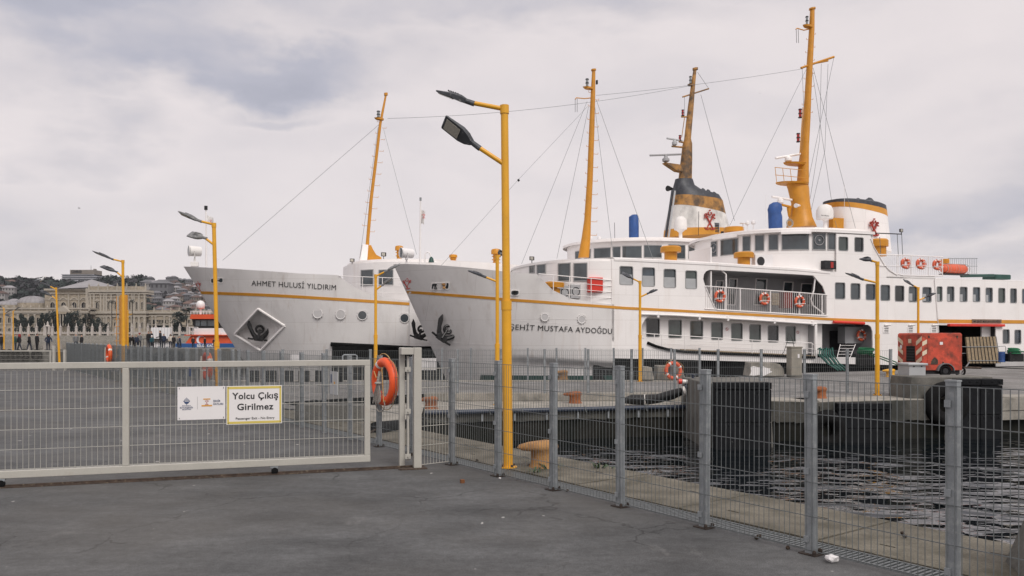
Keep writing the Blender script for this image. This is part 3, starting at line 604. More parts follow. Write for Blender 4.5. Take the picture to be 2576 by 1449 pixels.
# signs
def signboard(name, label, x0, x1, y0, y1, yel):
    a, b = gx(x0), gx(x1); zc = lambda px, py: EYE-(py-HY)/F*(gl.location.y+gd.y*gx(px))
    z1, z0 = zc((x0+x1)/2, y0), zc((x0+x1)/2, y1)
    t = thing(name, label, 'sign', gl.location+gd*a-gn*.022+Vector((0, 0, z0)), grz)
    W, H = b-a, z1-z0
    obj('board', MB().bx(0, W, -.003, .003, 0, H), 'wsign', t)
    for cx, cz in ((.02, .02), (W-.02, .02), (.02, H-.02), (W-.02, H-.02)): obj('cable_tie', MB().box((cx, -.006, cz), (.006, .004, .016), 0), 'ink', t)
    if yel:
        bw = .028; mb = MB(); o = .008
        mb.bx(o, W-o, -.0052, -.0035, o, o+bw); mb.bx(o, W-o, -.0052, -.0035, H-o-bw, H-o); mb.bx(o, o+bw*.75, -.0052, -.0035, o+bw, H-o-bw); mb.bx(W-o-bw*.75, W-o, -.0052, -.0035, o+bw, H-o-bw)
        obj('border', mb, 'ysign', t)
    return t, W, H
def put(t, txt, x, z, size, m, w=None, al='LEFT', off=0, space=1):
    me = text_mesh('lettering', txt, size, m, .0006, off, fn=lambda a, b, c: (x+a, -.0056-c, z+b), align=al, width=w, space=space)
    return link('lettering', me, t)
s2, W, H = signboard('warning_sign', 'white no entry sign with yellow border reading Yolcu Çıkış Girilmez', 570, 709, 970, 1066, True)
put(s2, 'Yolcu Çıkış', W*.10, H*.66, H*.235, 'ink', W*.83, off=.0022, space=1.05)
put(s2, 'Girilmez', W*.19, H*.375, H*.235, 'ink', W*.655, off=.0022, space=1.05)
put(s2, 'Passenger Exit - No Entry', W*.165, H*.125, H*.085, 'ink', W*.70, off=.0003)
s1, W, H = signboard('logo_sign', 'white board with municipal and ferry line logos beside the yellow bordered sign', 447, 567, 972, 1055, False)
put(s1, 'İSTANBUL', W*.10, H*.415, H*.042, 'nink', W*.18, off=.0004, space=1.3)
put(s1, 'BÜYÜKŞEHİR', W*.052, H*.352, H*.06, 'nink', W*.27, off=.0003)
put(s1, 'BELEDİYESİ', W*.10, H*.305, H*.042, 'nink', W*.18, off=.0004, space=1.2)
put(s1, 'ŞEHİR', W*.745, H*.525, H*.085, 'nink', W*.15, off=.0004)
put(s1, 'HATLARI', W*.745, H*.435, H*.085, 'nink', W*.21, off=.0004)
mb = MB(); mb.bx(W*.412, W*.415, -.0052, -.0035, H*.31, H*.70); obj('divider', mb, 'ink', s1)
# municipal emblem: bowl with spires and a flower dot; ferry emblem: two ochre bars and crossed red anchors
mb = MB(); cx, cz, r = W*.19, H*.55, H*.072
mb.plate([(cx+r*cos(a), cz+r*sin(a)*.95) for a in [pi+pi*i/14 for i in range(15)]], [], lambda a, b, d: (a, -.0036-.0015*(1-d), b), t=1)
for q in (-.8, -.4, 0, .4, .8): mb.bx(cx+q*r-.0028, cx+q*r+.0028, -.0051, -.0036, cz+.004, cz+r*(1.75-abs(q)*.9))
mb.bx(cx-r*1.25, cx-r*.85, -.0051, -.0036, cz, cz+r*.45); mb.bx(cx+r*.85, cx+r*1.25, -.0051, -.0036, cz, cz+r*.45)
mb.bx(cx-.003, cx+.003, -.0051, -.0036, cz-r*1.5, cz-r); obj('emblem', mb, 'nink', s1)
cx = W*.61; mb = MB(); mb.bx(cx-H*.10, cx+H*.10, -.0051, -.0036, H*.60, H*.635); mb.bx(cx-H*.15, cx+H*.15, -.0051, -.0036, H*.395, H*.44); obj('emblem_bar', mb, 'oink', s1)
def anchors(mb, cx, cz, s, y0, y1, fn=None):
    # two crossed anchors under a crescent and a dot, about 2 s high
    g = fn or (lambda a, b, d: (a, y0 if d == 0 else y1, b))
    def seg(x0, z0, x1, z1, w_):
        d = Vector((x1-x0, z1-z0)).normalized(); nx, nz = -d.y*w_, d.x*w_
        mb.plate([(cx+x0*s+nx*s, cz+z0*s+nz*s), (cx+x1*s+nx*s, cz+z1*s+nz*s), (cx+x1*s-nx*s, cz+z1*s-nz*s), (cx+x0*s-nx*s, cz+z0*s-nz*s)], [], g, t=1)
    for sg in (1, -1):
        seg(-.42*sg, .55, .42*sg, -.85, .055); seg(-.66*sg, .30, -.22*sg, .52, .045)
        pc = [(.42*sg+.60*cos(a)*sg*-1*0+0, 0) for a in (0,)]
        arc = [(.30*sg+.42*cos(t)*1.0, -.42+.46*sin(t)) for t in [(-.5*pi)+sg*(-.95+1.9*i/8) for i in range(9)]]
        for i in range(8): seg(*arc[i], *arc[i+1], .06)
        ring = [(-.48*sg+.12*cos(t), .66+.12*sin(t)) for t in [2*pi*i/8 for i in range(9)]]
        for i in range(8): seg(*ring[i], *ring[i+1], .04)
    cres = [(.2*cos(t), .82+.2*sin(t)) for t in [pi*.75+1.5*pi*i/10 for i in range(11)]]
    for i in range(10): seg(*cres[i], *cres[i+1], .04)
    mb.plate([(cx+.09*s*cos(2*pi*i/8), cz+(1.13+.09*sin(2*pi*i/8))*s) for i in range(8)], [], g, t=1)
mb = MB(); anchors(mb, cx, H*.515, H*.075, -.0051, -.0036); obj('anchor_emblem', mb, 'rink', s1)

# receiving frame of the gate
gpx = gp(1033, 1179); t = thing('gate_post', 'tall pale grey hollow steel frame that receives the sliding gate', 'gate post', gpx, grz)
h = 1.56
obj('upright', MB().bx(.035, .135, -.05, .05, .012, h), 'gate', t, bevel=.006)
obj('upright', MB().bx(-.125, -.055, .10, .17, .012, h), 'gate', t, bevel=.006)
obj('cross_bar', MB().bx(-.127, .034, -.048, .168, h-.09, h-.002), 'gate', t, bevel=.006)
obj('base_plate', MB().bx(-.16, .20, -.10, .21, 0, .012), 'rust', t)
obj('latch_strip', MB().bx(-.04, -.015, .02, .06, .10, h-.11), 'gate', t, bevel=.004)
for z in (1.28, .74, .16): obj('latch_bolt', MB().bx(-.07, .0, -.01, .015, z-.03, z+.03).lathe((-.035, -.012, z), [(.012, 0), (.012, .012)], 8, R=Matrix.Rotation(pi/2, 4, 'X')), 'gate', t)
# short infill panel between gate post and fence
A = gp(1056, 1178); B = gp(1139, 1168); d = B-A; t = thing('infill_panel', 'short pale wire panel between the gate post and the first fence post', 'fence panel', A, atan2(d.y, d.x))
mb = MB(); n = 11
for i in range(n): mb.tube((d.length*(i+.5)/n, 0, .04), (d.length*(i+.5)/n, 0, 1.29), .003, n=4, cap=False)
for j in range(6): z = .045+.248*j; mb.tube((0, -.008, z), (d.length, -.008, z), .0042, n=4, cap=False)
tag(obj('wire_mesh', mb, 'gwire', t, fixn=False), None, None, kind='stuff')
# far low gate at the end of the pier
A = gp(-60, 930.5); B = gp(129, 931); d = B-A; t = thing('far_gate', 'low pale gate closing the far end of the pier in front of the people', 'gate', A, atan2(d.y, d.x))
l_ = d.length; z1 = EYE-(881-HY)/F*A.y
for nm, q in (('top_rail', (0, l_, z1-.06, z1)), ('bottom_rail', (0, l_, .08, .14)), ('upright', (l_-.07, l_, .14, z1-.06)), ('upright', (0, .07, .14, z1-.06))): obj(nm, MB().bx(q[0], q[1], -.03, .03, q[2], q[3]), 'gate', t)
mb = MB()
for i in range(60): mb.tube((l_*(i+.5)/60, 0, .14), (l_*(i+.5)/60, 0, z1-.06), .004, n=4, cap=False)
for j in range(5): mb.tube((0, -.01, .14+.2*j), (l_, -.01, .14+.2*j), .005, n=4, cap=False)
tag(obj('wire_mesh', mb, 'gwire', t, fixn=False), None, None, kind='stuff')
for px, lab in ((136, 'pale square gate post at the far pier end, left of the two'), (163, 'pale square gate post at the far pier end, right of the two')):
    p = gp(px, 932); o = obj('far_gate_post', MB().bx(-.055, .055, -.055, .055, 0, 1.25 if px == 136 else 1.05), 'gate'); o.location = p; tag(o, lab, 'gate post')

# foreground concrete corner block at the lower right
o = obj('concrete_barrier', MB().add([(-.28, -.25, 0), (.5, -.25, 0), (.5, .5, 0), (-.28, .5, 0), (-.02, -.1, .78), (.4, -.1, .78), (.4, .4, .78), (-.02, .4, .78)], [(3, 2, 1, 0), (4, 5, 6, 7), (0, 1, 5, 4), (1, 2, 6, 5), (2, 3, 7, 6), (3, 0, 4, 7)]), 'conc', bevel=.03)
o.location = (3.86, 5.50, -.03); o.rotation_euler = (0, 0, -.3); tag(o, 'sloping rough concrete barrier cut off by the lower right corner of the photo', 'concrete barrier')

# ================================================================ LIFE RINGS
def ring_parts(t, R, r, bands=4, rot=None, mt='ringo', lines=True, n=32, k=12):
    obj('ring', MB().torus((0, 0, 0), R-r, r, rot, n, k), mt, t, smooth=60)
    for q in range(bands):
        a = q*2*pi/bands+.5; obj('reflective_band', MB().torus((0, 0, 0), R-r, r*1.03, rot, 3, k, a-.10, a+.10), 'ringw', t, smooth=60)
    if lines:
        pts = []
        for i in range(64):
            a = 2*pi*i/64; rr = R+.012+.05*abs(sin(a*2+1.0)); p = Vector((rr*cos(a), 0, rr*sin(a))); pts.append((rot @ p) if rot else p)
        obj('grab_line', MB().path(pts, .006, 5, closed=True), 'ropey', t, smooth=60)
nr = thing('life_ring', 'large orange life ring with rope bundle hung on the fence post beside the gate', 'life ring', (0, 0, 0), rz-pi)
nr.location = Vector(((968-CX)/F*12.1, 12.1, EYE-(960-HY)/F*12.1))
ring_parts(nr, .37, .07, 0)
obj('reflective_band', MB().torus((0, 0, 0), .30, .0715, None, 2, 12, 2.0, 2.2), 'ringw', nr, smooth=60)
for k in range(9):
    x = -.10+.02*k; pts = [Vector((x*.4+.02, -.09, .16)), Vector((.0+x*.2, -.10-.01*(k % 3), .02)), Vector((x*1.3-.02, -.10-.01*(k % 2), -.18)), Vector((x*1.5-.05, -.10, -.34+.02*(k % 3)))]
    obj('rope_strand', MB().path(pts, .010, 6), 'rope', nr, smooth=60)
obj('rope_knot', MB().torus((0, -.10, -.02), .045, .02, Matrix.Rotation(pi/2, 4, 'X'), 14, 8), 'rope', nr, smooth=60)
obj('rope_loop', MB().path([(-.09, -.1, -.34), (-.12, -.08, -.42), (-.04, -.08, -.455), (.08, -.08, -.44), (.16, -.08, -.36), (.14, -.08, -.28)], .008, 6), 'rope', nr, smooth=60)
obj('cord', MB().path([(-.22, -.07, .15), (-.1, -.09, .05), (.03, -.1, .12), (.08, -.09, .22), (.10, -.085, -.05), (.12, -.08, -.3), (.17, -.08, -.28)], .008, 6), 'ropey', nr, smooth=60)
def pier_ring(px, py, Yf, label):
    t = thing('life_ring', label, 'life ring', wp(px, py, Yf), rz-pi)
    ring_parts(t, .37, .07, 2, n=24, k=8); obj('rope_bundle', MB().path([(-.15, -.1, .25), (-.12, -.12, 0), (-.2, -.1, -.4), (-.12, -.12, -.45), (-.08, -.12, -.1)], .025, 6), 'rope', t, smooth=60)
pier_ring(521, 921, 20.3, 'orange life ring with white rope hung on the pier fence below the third yellow lamp')
pier_ring(274, 890, 30.5, 'small orange life ring farthest up the pier fence, left of the lamp post')
rg = thing('life_ring', 'faded orange life ring leaning on the concrete block behind the far quay fence', 'life ring', wp(1694, 932, 30.6), .15)
ring_parts(rg, .36, .07, 4, n=24, k=8, mt='ringf')

# ================================================================ YELLOW STREET LAMPS
def lamp(label, base, top, H, r, arms, low=1.55, joint=True, nsd=20, hm='lamph', collar=True):
    t = thing('street_lamp', label, 'street lamp', base, 0, 'yellow lamp posts along the quays', world=True)
    b = Vector(base); tp = Vector(top); ax = tp-b; pj = b+ax*(low/ax.length)
    obj('lower_pole', MB().tube(b+Vector((0, 0, .015)), pj, r*1.22, r*1.25, nsd), 'lampy', t, smooth=50)
    obj('upper_pole', MB().tube(pj, tp-ax.normalized()*.0, r, r*.96, nsd), 'lampy', t, smooth=50)
    obj('joint_collar', MB().tube(pj-ax.normalized()*.10, pj+ax.normalized()*.02, r*1.36, r*1.36, nsd), 'lampy', t, smooth=50)
    obj('cap_collar', MB().tube(tp-ax.normalized()*.10, tp+ax.normalized()*.01, r*1.15, r*1.15, nsd), 'lampy', t, smooth=50)
    mb = MB(); mb.lathe(b, [(r*2.3, 0), (r*2.3, .016)], 20)
    fl = obj('flange', mb, 'lampy', t, smooth=40)
    for q in range(4): 
        c = obj('bolt', MB().lathe(Vector(b)+Vector((r*1.8*cos(q*pi/2+.6), r*1.8*sin(q*pi/2+.6), .016)), [(.013, 0), (.013, .028)], 6), 'rust', t)
    for (p0, p1, p2, wv, tilt) in arms:      # attach point, arm end, head tip, head width vector
        p0, p1, p2 = Vector(p0), Vector(p1), Vector(p2); wv = Vector(wv)
        obj('arm', MB().tube(p0, p1, .030, .030, 12), 'lampy', t, smooth=50)
        d = (p2-p1); Lh = d.length; d.normalize(); wd = (wv-d*wv.dot(d)); W_ = wd.length; wd.normalize(); up = d.cross(wd)
        if up.z < 0: up = -up
        mb = MB(); mb.tube(p1-d*.05, p1+d*.10, .037, .034, 12)
        def q(a, b_, c): return p1+d*(a*Lh)+wd*(b_*W_)+up*c
        secs = [(.14, .12, -.03, .035), (.30, .36, -.03, .055), (.48, .5, -.022, .05), (.98, .5, -.012, .012), (1.0, .45, -.006, .008)]
        vs = []
        for a, hw, zl, zh in secs: vs += [q(a, -hw, zl), q(a, hw, zl), q(a, hw, zh*.55), q(a, hw*.6, zh), q(a, -hw*.6, zh), q(a, -hw, zh*.55)]
        fs = [(i*6+j, i*6+(j+1) % 6, (i+1)*6+(j+1) % 6, (i+1)*6+j) for i in range(len(secs)-1) for j in range(6)]+[tuple(range(5, -1, -1)), tuple(range((len(secs)-1)*6, len(secs)*6))]
        mb.add(vs, fs)
        for j in range(5): a = .40+.07*j; mb.add([q(a, -.3, .045), q(a, .3, .045), q(a, .3, .062), q(a, -.3, .062), q(a+.015, -.3, .045), q(a+.015, .3, .045), q(a+.015, .3, .06), q(a+.015, -.3, .06)], [(0, 1, 2, 3), (7, 6, 5, 4), (3, 2, 6, 7), (0, 3, 7, 4), (1, 5, 6, 2)])
        hd = obj('lamp_head', mb, hm, t, smooth=25)
        gl_ = MB(); vs = [q(.52, -.36, -.026), q(.52, .36, -.026), q(.93, .38, -.018), q(.93, -.38, -.018)]; vs2 = [v-up*.006 for v in vs]
        gl_.add(vs+vs2, [(0, 1, 2, 3), (7, 6, 5, 4), (0, 4, 5, 1), (1, 5, 6, 2), (2, 6, 7, 3), (3, 7, 4, 0)]); g2 = obj('lamp_glass', gl_, 'led', hd)
        g2.data.transform(Matrix.Translation(-Vector(base)))
    return t
def L2(label, px, pyt, Yd, base_z, arms, low=1.6, r=.0515, lean=0, hm='lamph', w0=.24):
    b = Vector(((px+lean-CX)/F*Yd, Yd, base_z)); tp = wp(px, pyt, Yd)
    aa = []
    for (a0, a1, a2, wv, dy1, dy2) in arms:
        p0 = wp(*a0, Yd); p1 = wp(*a1, Yd); p2 = wp(*a2, Yd)
        p1 = p1+Vector((0, dy1, 0)); p2 = p2+Vector((0, dy2, 0)); aa.append((p0, p1, p2, wv, 0))
    return lamp(label, b, tp, 0, r, aa, low=low, hm=hm)
LB = gp(1278, 1176, -.002)
L2('tallest yellow lamp post standing on the near apron beside the yellow bollard', 1269, 267, LB.y, -.002,
   [((1262, 273), (1184, 258), (1100, 230), (.02, .24, .045), 0, 0), ((1268, 413), (1200, 368), (1116, 305), (.08, -.20, .105), 0, .0)], low=2.15, lean=9)
L2('thin yellow lamp post on the far apron just behind the tallest lamp post', 1251, 643, 22.4, -.22, [((1249, 708), (1219, 696), (1178, 680), (.02, .24, .04), 0, 0), ((1251, 650), (1257, 640), (1262, 626), (.2, .1, 0), .3, .5)], low=1.7)
L2('yellow lamp post between the two ferry bows with pale heads pointing right', 945, 691, 28.1, 0, [((947, 694), (970, 683), (1006, 664), (.02, .26, .1), 0, 0), ((946, 729), (962, 717), (986, 700), (.2, .2, .12), 0, 0)], low=1.75, hm='lamphl')
L2('yellow lamp post standing in front of the left ferry bow', 538, 562, 20.5, 0, [((534, 564), (503, 556), (451, 535), (.0, .26, -.06), 0, 0), ((541, 618), (516, 599), (476, 588), (.02, .28, .16), 0, 0)], low=1.55, lean=11, hm='lamphl')
L2('yellow lamp post in front of the palace facade', 309, 655, 30.4, 0, [((308, 658), (283, 652), (235, 633), (.0, .26, -.06), 0, 0), ((309, 697), (293, 684), (256, 669), (.0, .28, .1), 0, 0)], low=1.6, lean=3)
L2('yellow lamp post farther up the pier with the gull on its head', 141, 724, 46, 0, [((140, 727), (125, 720), (97, 708), (.0, .26, -.06), 0, 0), ((141, 752), (129, 744), (102, 730), (.0, .28, .1), 0, 0)], low=1.6, lean=9)
L2('small far yellow lamp post with one head pointing right, second from the left edge', 33, 783, 80, .3, [((33, 783), (39, 779), (51, 772), (.0, .26, .06), 0, 0), ((33, 800), (26, 797), (13, 790), (.0, .26, .06), 0, 0)], low=1.6)
L2('leftmost small far yellow lamp post near the photo edge', 10, 776, 78, .3, [((10, 776), (5, 773), (-3, 770), (.0, .26, .06), 0, 0), ((10, 792), (17, 786), (28, 780), (.0, .26, .06), 0, 0)], low=1.6)
L2('yellow lamp post on the far quay in front of the ferry name lettering', 1610, 707, 30.2, 0, [((1608, 709), (1590, 700), (1565, 686), (.04, .24, .12), 0, 0), ((1611, 747), (1630, 738), (1653, 728), (.0, .24, .05), 0, 0)], low=1.75)
L2('yellow lamp post on the kerb in front of the ferry, left of the red compressor', 2207, 659, 23.1, 0, [((2206, 660), (2199, 654), (2187, 645), (.25, .15, .08), .2, .45), ((2205, 711), (2168, 702), (2129, 687), (.0, .24, .04), 0, 0)], low=1.75)
L2('yellow lamp post partly hidden behind the red compressor', 2310, 723, 35.2, 0, [((2309, 724), (2295, 717), (2273, 704), (.06, .26, .12), 0, 0), ((2312, 755), (2328, 748), (2351, 737), (.0, .26, .05), 0, 0)], low=1.75)
# ================================================================ FERRIES
class Ship:
    def __init__(s, label, ox, oy, th, C):
        s.th = radians(th); s.o = (ox, oy); s.C = C
        s.root = thing('ferry', label, 'ferry', (ox, oy, 0), s.th, 'moored white ferries')
        s.ct, s.st = cos(s.th), sin(s.th)
    def uv(s, px, py, v=0):
        a = (px-CX)/F; ox, oy = s.o
        Y = (v-s.st*ox+s.ct*oy)/(s.ct-a*s.st)
        return ((a*Y-ox)*s.ct+(Y-oy)*s.st, EYE-(py-HY)*Y/F)
    def proj(s, u, v, z=0):
        X = s.o[0]+u*s.ct-v*s.st; Y = s.o[1]+u*s.st+v*s.ct
        return CX+F*X/Y, HY-(z-EYE)*F/Y
    def Y(s, u, v): return s.o[1]+u*s.st+v*s.ct
    def zat(s, u, v, py): return EYE-(py-HY)*s.Y(u, v)/F
    def w(s, u, v, z): return Vector((s.o[0]+u*s.ct-v*s.st, s.o[1]+u*s.st+v*s.ct, z))
    def P(s, px, py, v=0):
        u, z = s.uv(px, py, v); return Vector((u, v, z))
    def add(s, name, mb, m, parent=None, **k): return obj(name, mb, m, parent or s.root, **k)
    # hull shape
    def sethull(s, ztip, utip, zlow, ulow, Ln, p=2.3, q=.8, knuckle=None):
        s.h = (ztip, utip, zlow, ulow, Ln, p, q); s.kn = knuckle
    def us(s, z):
        ztip, utip, zlow, ulow = s.h[:4]; return utip+(ulow-utip)*(z-ztip)/(zlow-ztip)
    def hv(s, u, z):
        t = (u-s.us(z))/s.h[4]; t = min(1, max(0, t)); v = s.C*max(0, 1-max(0, 1-(1-t)**s.h[5])**s.h[6])
        if s.kn and u > s.kn[0]:
            k = interp(s.kn[1], u); d = min(1, max(0, (k-z)/.35)); v += .30*d*d*(3-2*d)*min(1, (u-s.kn[0])/1.5)
        return v
    def hp(s, px, py):            # hull point seen at the pixel
        v = 1.0
        for _ in range(30):
            u, z = s.uv(px, py, v); v = .5*v+.5*s.hv(u, z)
        u, z = s.uv(px, py, v); return u, v, z
    def hcurve(s, pts):
        r = sorted((lambda h: (h[0], h[2]))(s.hp(*p)) for p in pts); return lambda u: interp(r, u)
    def side(s, u, z, off=0):
        return Vector((u, s.hv(u, z)-off, z))
    def path(s, px_side, px_left, v_side, px_right, n=22, pw=2.0):
        # wall line in plan: rounded front, straight side, from the centre line to the right end
        us_, _ = s.uv(px_side, 800, v_side); C = s.C; b = C-v_side
        def pts(a): return [(us_-a*max(0, sin(t))**(2/pw), C-b*max(0, cos(t))**(2/pw)) for t in [pi/2*i/n for i in range(n+1)]]
        lo, hi = .2, 14
        for _ in range(40):
            a = (lo+hi)/2
            if min(s.proj(u, v)[0] for u, v in pts(a)) > px_left: lo = a
            else: hi = a
        near = pts(a); ue, _ = s.uv(px_right, 800, v_side)
        far_ = [(u, 2*C-v) for u, v in near]
        return [(ue, 2*C-v_side)]+far_[:-1]+near[::-1]+[(ue, v_side)]
    def hit(s, path, px):
        best = None
        for i in range(len(path)-1):
            (u0, v0), (u1, v1) = path[i], path[i+1]; a = s.proj(u0, v0)[0]; b = s.proj(u1, v1)[0]
            if (a-px)*(b-px) <= 0 and abs(a-b) > 1e-6:
                lo, hi = 0., 1.
                for _ in range(25):
                    m_ = (lo+hi)/2
                    if (s.proj(u0+(u1-u0)*m_, v0+(v1-v0)*m_)[0]-px)*(a-px) > 0: lo = m_
                    else: hi = m_
                u, v = u0+(u1-u0)*lo, v0+(v1-v0)*lo; y = s.Y(u, v)
                if best is None or y < best[2]: best = (u, v, y, Vector((-(v1-v0), u1-u0)).normalized())
        return best
    def wall(s, name, path, ztop, zbot, m, roof=True, parent=None, top_off=0, smooth=35, roofm=None):
        mb = MB(); k = len(path); vs = [(u, v, zbot(u, v) if callable(zbot) else zbot) for u, v in path]+[(u, v, ztop(u, v) if callable(ztop) else ztop) for u, v in path]
        fs = [(i, i+1, k+i+1, k+i) for i in range(k-1)]+[(k-1, 0, k, 2*k-1)]
        if roof: fs += [tuple(range(k, 2*k))]
        mb.add(vs, fs); return s.add(name, mb, m, parent, smooth=smooth)
    def pane(s, path, x0, x1, y0, y1, off=.02, m='glass', fm='frame', pale_plate=0, fw=.05):
        # window let into a curved wall, given by the columns and rows where it is seen
        xc = (x0+x1)/2; h = s.hit(path, xc)
        if not h: return
        zt, zb = EYE-(y0-HY)*h[2]/F, EYE-(y1-HY)*h[2]/F
        def patch(xa, xb, za, zb_, o, th, k=6):
            vs = []; 
            for i in range(k+1):
                q = s.hit(path, xa+(xb-xa)*i/k)
                if not q: return None
                nx, ny = -q[3].x, -q[3].y
                Yv = (s.st*nx+s.ct*ny)
                if Yv > 0: nx, ny = -nx, -ny
                for oo in (o, o-th):
                    for z in (za, zb_): vs.append((q[0]+nx*oo, q[1]+ny*oo, z))
            fs = []
            for i in range(k):
                a, b = i*4, (i+1)*4; fs += [(a, b, b+1, a+1), (a+3, b+3, b+2, a+2), (a, a+2, b+2, b), (a+1, b+1, b+3, a+3)]
            fs += [(0, 1, 3, 2), (k*4, k*4+2, k*4+3, k*4+1)]
            return MB().add(vs, fs)
        g = patch(x0, x1, zb, zt, off, .05)
        if not g: return
        px_m = F/h[2]; dx = fw*px_m*.7
        fr = MB()
        for q in (patch(x0-dx*.5, x0+dx*.5, zb-fw/2, zt+fw/2, off+.02, .05, 1), patch(x1-dx*.5, x1+dx*.5, zb-fw/2, zt+fw/2, off+.02, .05, 1), patch(x0, x1, zt-fw/2, zt+fw/2, off+.018, .05), patch(x0, x1, zb-fw/2, zb+fw/2, off+.018, .05)):
            if q: fr.add(q.v, q.f)
        f = s.add('window', fr, fm); s.add('pane', g, m, f)
        return f
    def rail(s, name, top, bot, v=0, nbar=0, mids=0, posts=None, r=.022, rb=.011, m='white', parent=None):
        T = [s.P(x, y, v) for x, y in top]; B = [s.P(x, y, v) for x, y in bot]
        tu = [(p.x, p.z) for p in T]; bu = [(p.x, p.z) for p in B]
        g = s.add(name, MB().path(T, r, 6), m, parent, smooth=50)
        u0, u1 = T[0].x, T[-1].x
        mb = MB()
        for k in range(1, mids+1):
            t = k/(mids+1); pts = [(u0+(u1-u0)*i/8) for i in range(9)]
            pts = [Vector((u, v, interp(tu, u)*(1-t)+(interp(tu, u)-(interp(tu, u1)-interp(bu, u1)))*t)) for u in pts]
            pts = [p for p in pts if p.z > interp(bu, p.x)-.02]
            if len(pts) > 1: mb.path(pts, rb*1.3, 5)
        if nbar:
            mb.path([Vector((u, v, interp(bu, u))) for u in [u0+(u1-u0)*i/8 for i in range(9)]], r, 6)
            for k in range(nbar): u = u0+(u1-u0)*(k+.5)/nbar; mb.tube((u, v, interp(bu, u)), (u, v, interp(tu, u)), rb, n=5, cap=False)
        if mb.v: obj('rail_bar', mb, m, g, kind='stuff' if nbar > 20 else None, smooth=50)
        for x in (posts or []):
            u, _ = s.uv(x, 800, v); obj('rail_post', MB().tube((u, v, interp(bu, u)), (u, v, interp(tu, u)), r*.95, n=6), m, g, smooth=50)
        return g
    def loft(s, name, rings, m, v=None, b=None, n=16, parent=None, smooth=45, sq=1.0, capm=None, bmin=.05):
        # upright shape on the centre line; rings are (left px, right px, left py, right py[, half width])
        v = s.C if v is None else v; vs = []
        for rg_ in rings:
            xl, xr, yl, yr = rg_[:4]; A, B = s.P(xl, yl, v), s.P(xr, yr, v); c = (A+B)/2; hb = rg_[4] if len(rg_) > 4 else (b if b else (B.x-A.x)/2)
            for j in range(n):
                a = 2*pi*j/n; ca, sa = cos(a), sin(a)
                ca = math.copysign(abs(ca)**sq, ca); sa = math.copysign(abs(sa)**sq, sa)
                vs.append((c.x+(B.x-A.x)/2*ca, v+hb*sa, c.z+(B.z-A.z)/2*ca))
        fs = [(i*n+j, i*n+(j+1) % n, (i+1)*n+(j+1) % n, (i+1)*n+j) for i in range(len(rings)-1) for j in range(n)]+[tuple(range(n-1, -1, -1)), tuple(range((len(rings)-1)*n, len(rings)*n))]
        return s.add(name, MB().add(vs, fs), m, parent, smooth=smooth)
    def tb(s, name, pts, r, m, parent=None, n=8, r1=None):
        P3 = [s.P(*p) if len(p) == 3 else s.P(p[0], p[1], s.C) for p in pts]
        mb = MB()
        if len(P3) == 2: mb.tube(P3[0], P3[1], r, r1, n)
        else: mb.path(P3, r, n)
        return s.add(name, mb, m, parent, smooth=50)
    def block(s, name, x0, x1, y0, y1, v, depth, m, parent=None, bevel=.01):
        a, b = s.P(x0, y1, v), s.P(x1, y0, v); return s.add(name, MB().bx(a.x, b.x, v, v+depth, a.z, b.z), m, parent, bevel=bevel)
    def stay(s, pts, r=.011):
        s.add('rigging_wire', MB().path([s.P(*p) if len(p) == 3 else s.P(p[0], p[1], s.C) for p in pts], r, 4), 'wire')
    def sag(s, x0, y0, x1, y1, dip=6, r=.011, n=12):
        s.stay([(x0+(x1-x0)*i/n, y0+(y1-y0)*i/n+dip*4*(i/n)*(1-i/n)) for i in range(n+1)], r)

def hull(s, top, ujoin, um, zbot, m, nu=110, nz=44, pocket=None, uend=45):
    topf = s.hcurve(top)
    vs = []; zt_e = topf(ujoin)
    U = [(i/nu)**1.6 for i in range(nu+1)]
    for i in range(nu+1):
        for j in range(nz+1):
            t = j/nz
            # climb along the raked stem: top height depends on where the station ends up
            u = s.us(zbot)+U[i]*(ujoin-s.us(zbot)); 
            for _ in range(4):
                zt = topf(u); z = zbot+(zt-zbot)*t; u = s.us(z)+U[i]*(ujoin-s.us(z))
            v = s.hv(u, z)
            if pocket: v += pocket(u, z)
            vs.append((u, v, z))
    fs = [(i*(nz+1)+j, (i+1)*(nz+1)+j, (i+1)*(nz+1)+j+1, i*(nz+1)+j+1) for i in range(nu) for j in range(nz)]
    k = len(vs); far_ = [(u, 2*s.C-v, z) for u, v, z in vs]
    fs2 = [tuple(reversed(tuple(a+k for a in f))) for f in fs]
    mb = MB(); mb.add(vs+far_, fs+fs2)
    # inside of the bulwark, fore deck
    dk = []; 
    for i in range(nu+1):
        u, v, z = vs[i*(nz+1)+nz]; dk.append((u+.08*(1-U[i]), v+.08, z))
    low = [(max(u, s.us(z-1)+.12), s.hv(max(u, s.us(z-1)+.12), z-1)+.09, z-1.0) for u, v, z in dk]; inner = list(dk)+low
    mb.add(inner, [(i, i+1, nu+1+i+1, nu+1+i) for i in range(nu)])
    mb.add([(u, 2*s.C-v, z) for u, v, z in inner], [(i, nu+1+i, nu+1+i+1, i+1) for i in range(nu)])
    mb.add([vs[i*(nz+1)+nz] for i in range(nu+1)]+dk, [(i, i+1, nu+2+i, nu+1+i) for i in range(nu)])
    o = s.add('hull', mb, m, smooth=40, fixn=False)
    d = MB(); a = low; b = [(u, 2*s.C-v, z) for u, v, z in a]
    d.add(a+b, [(i, i+1, nu+2+i, nu+1+i) for i in range(nu)]); s.add('fore_deck', d, 'mid', fixn=False)
    return topf
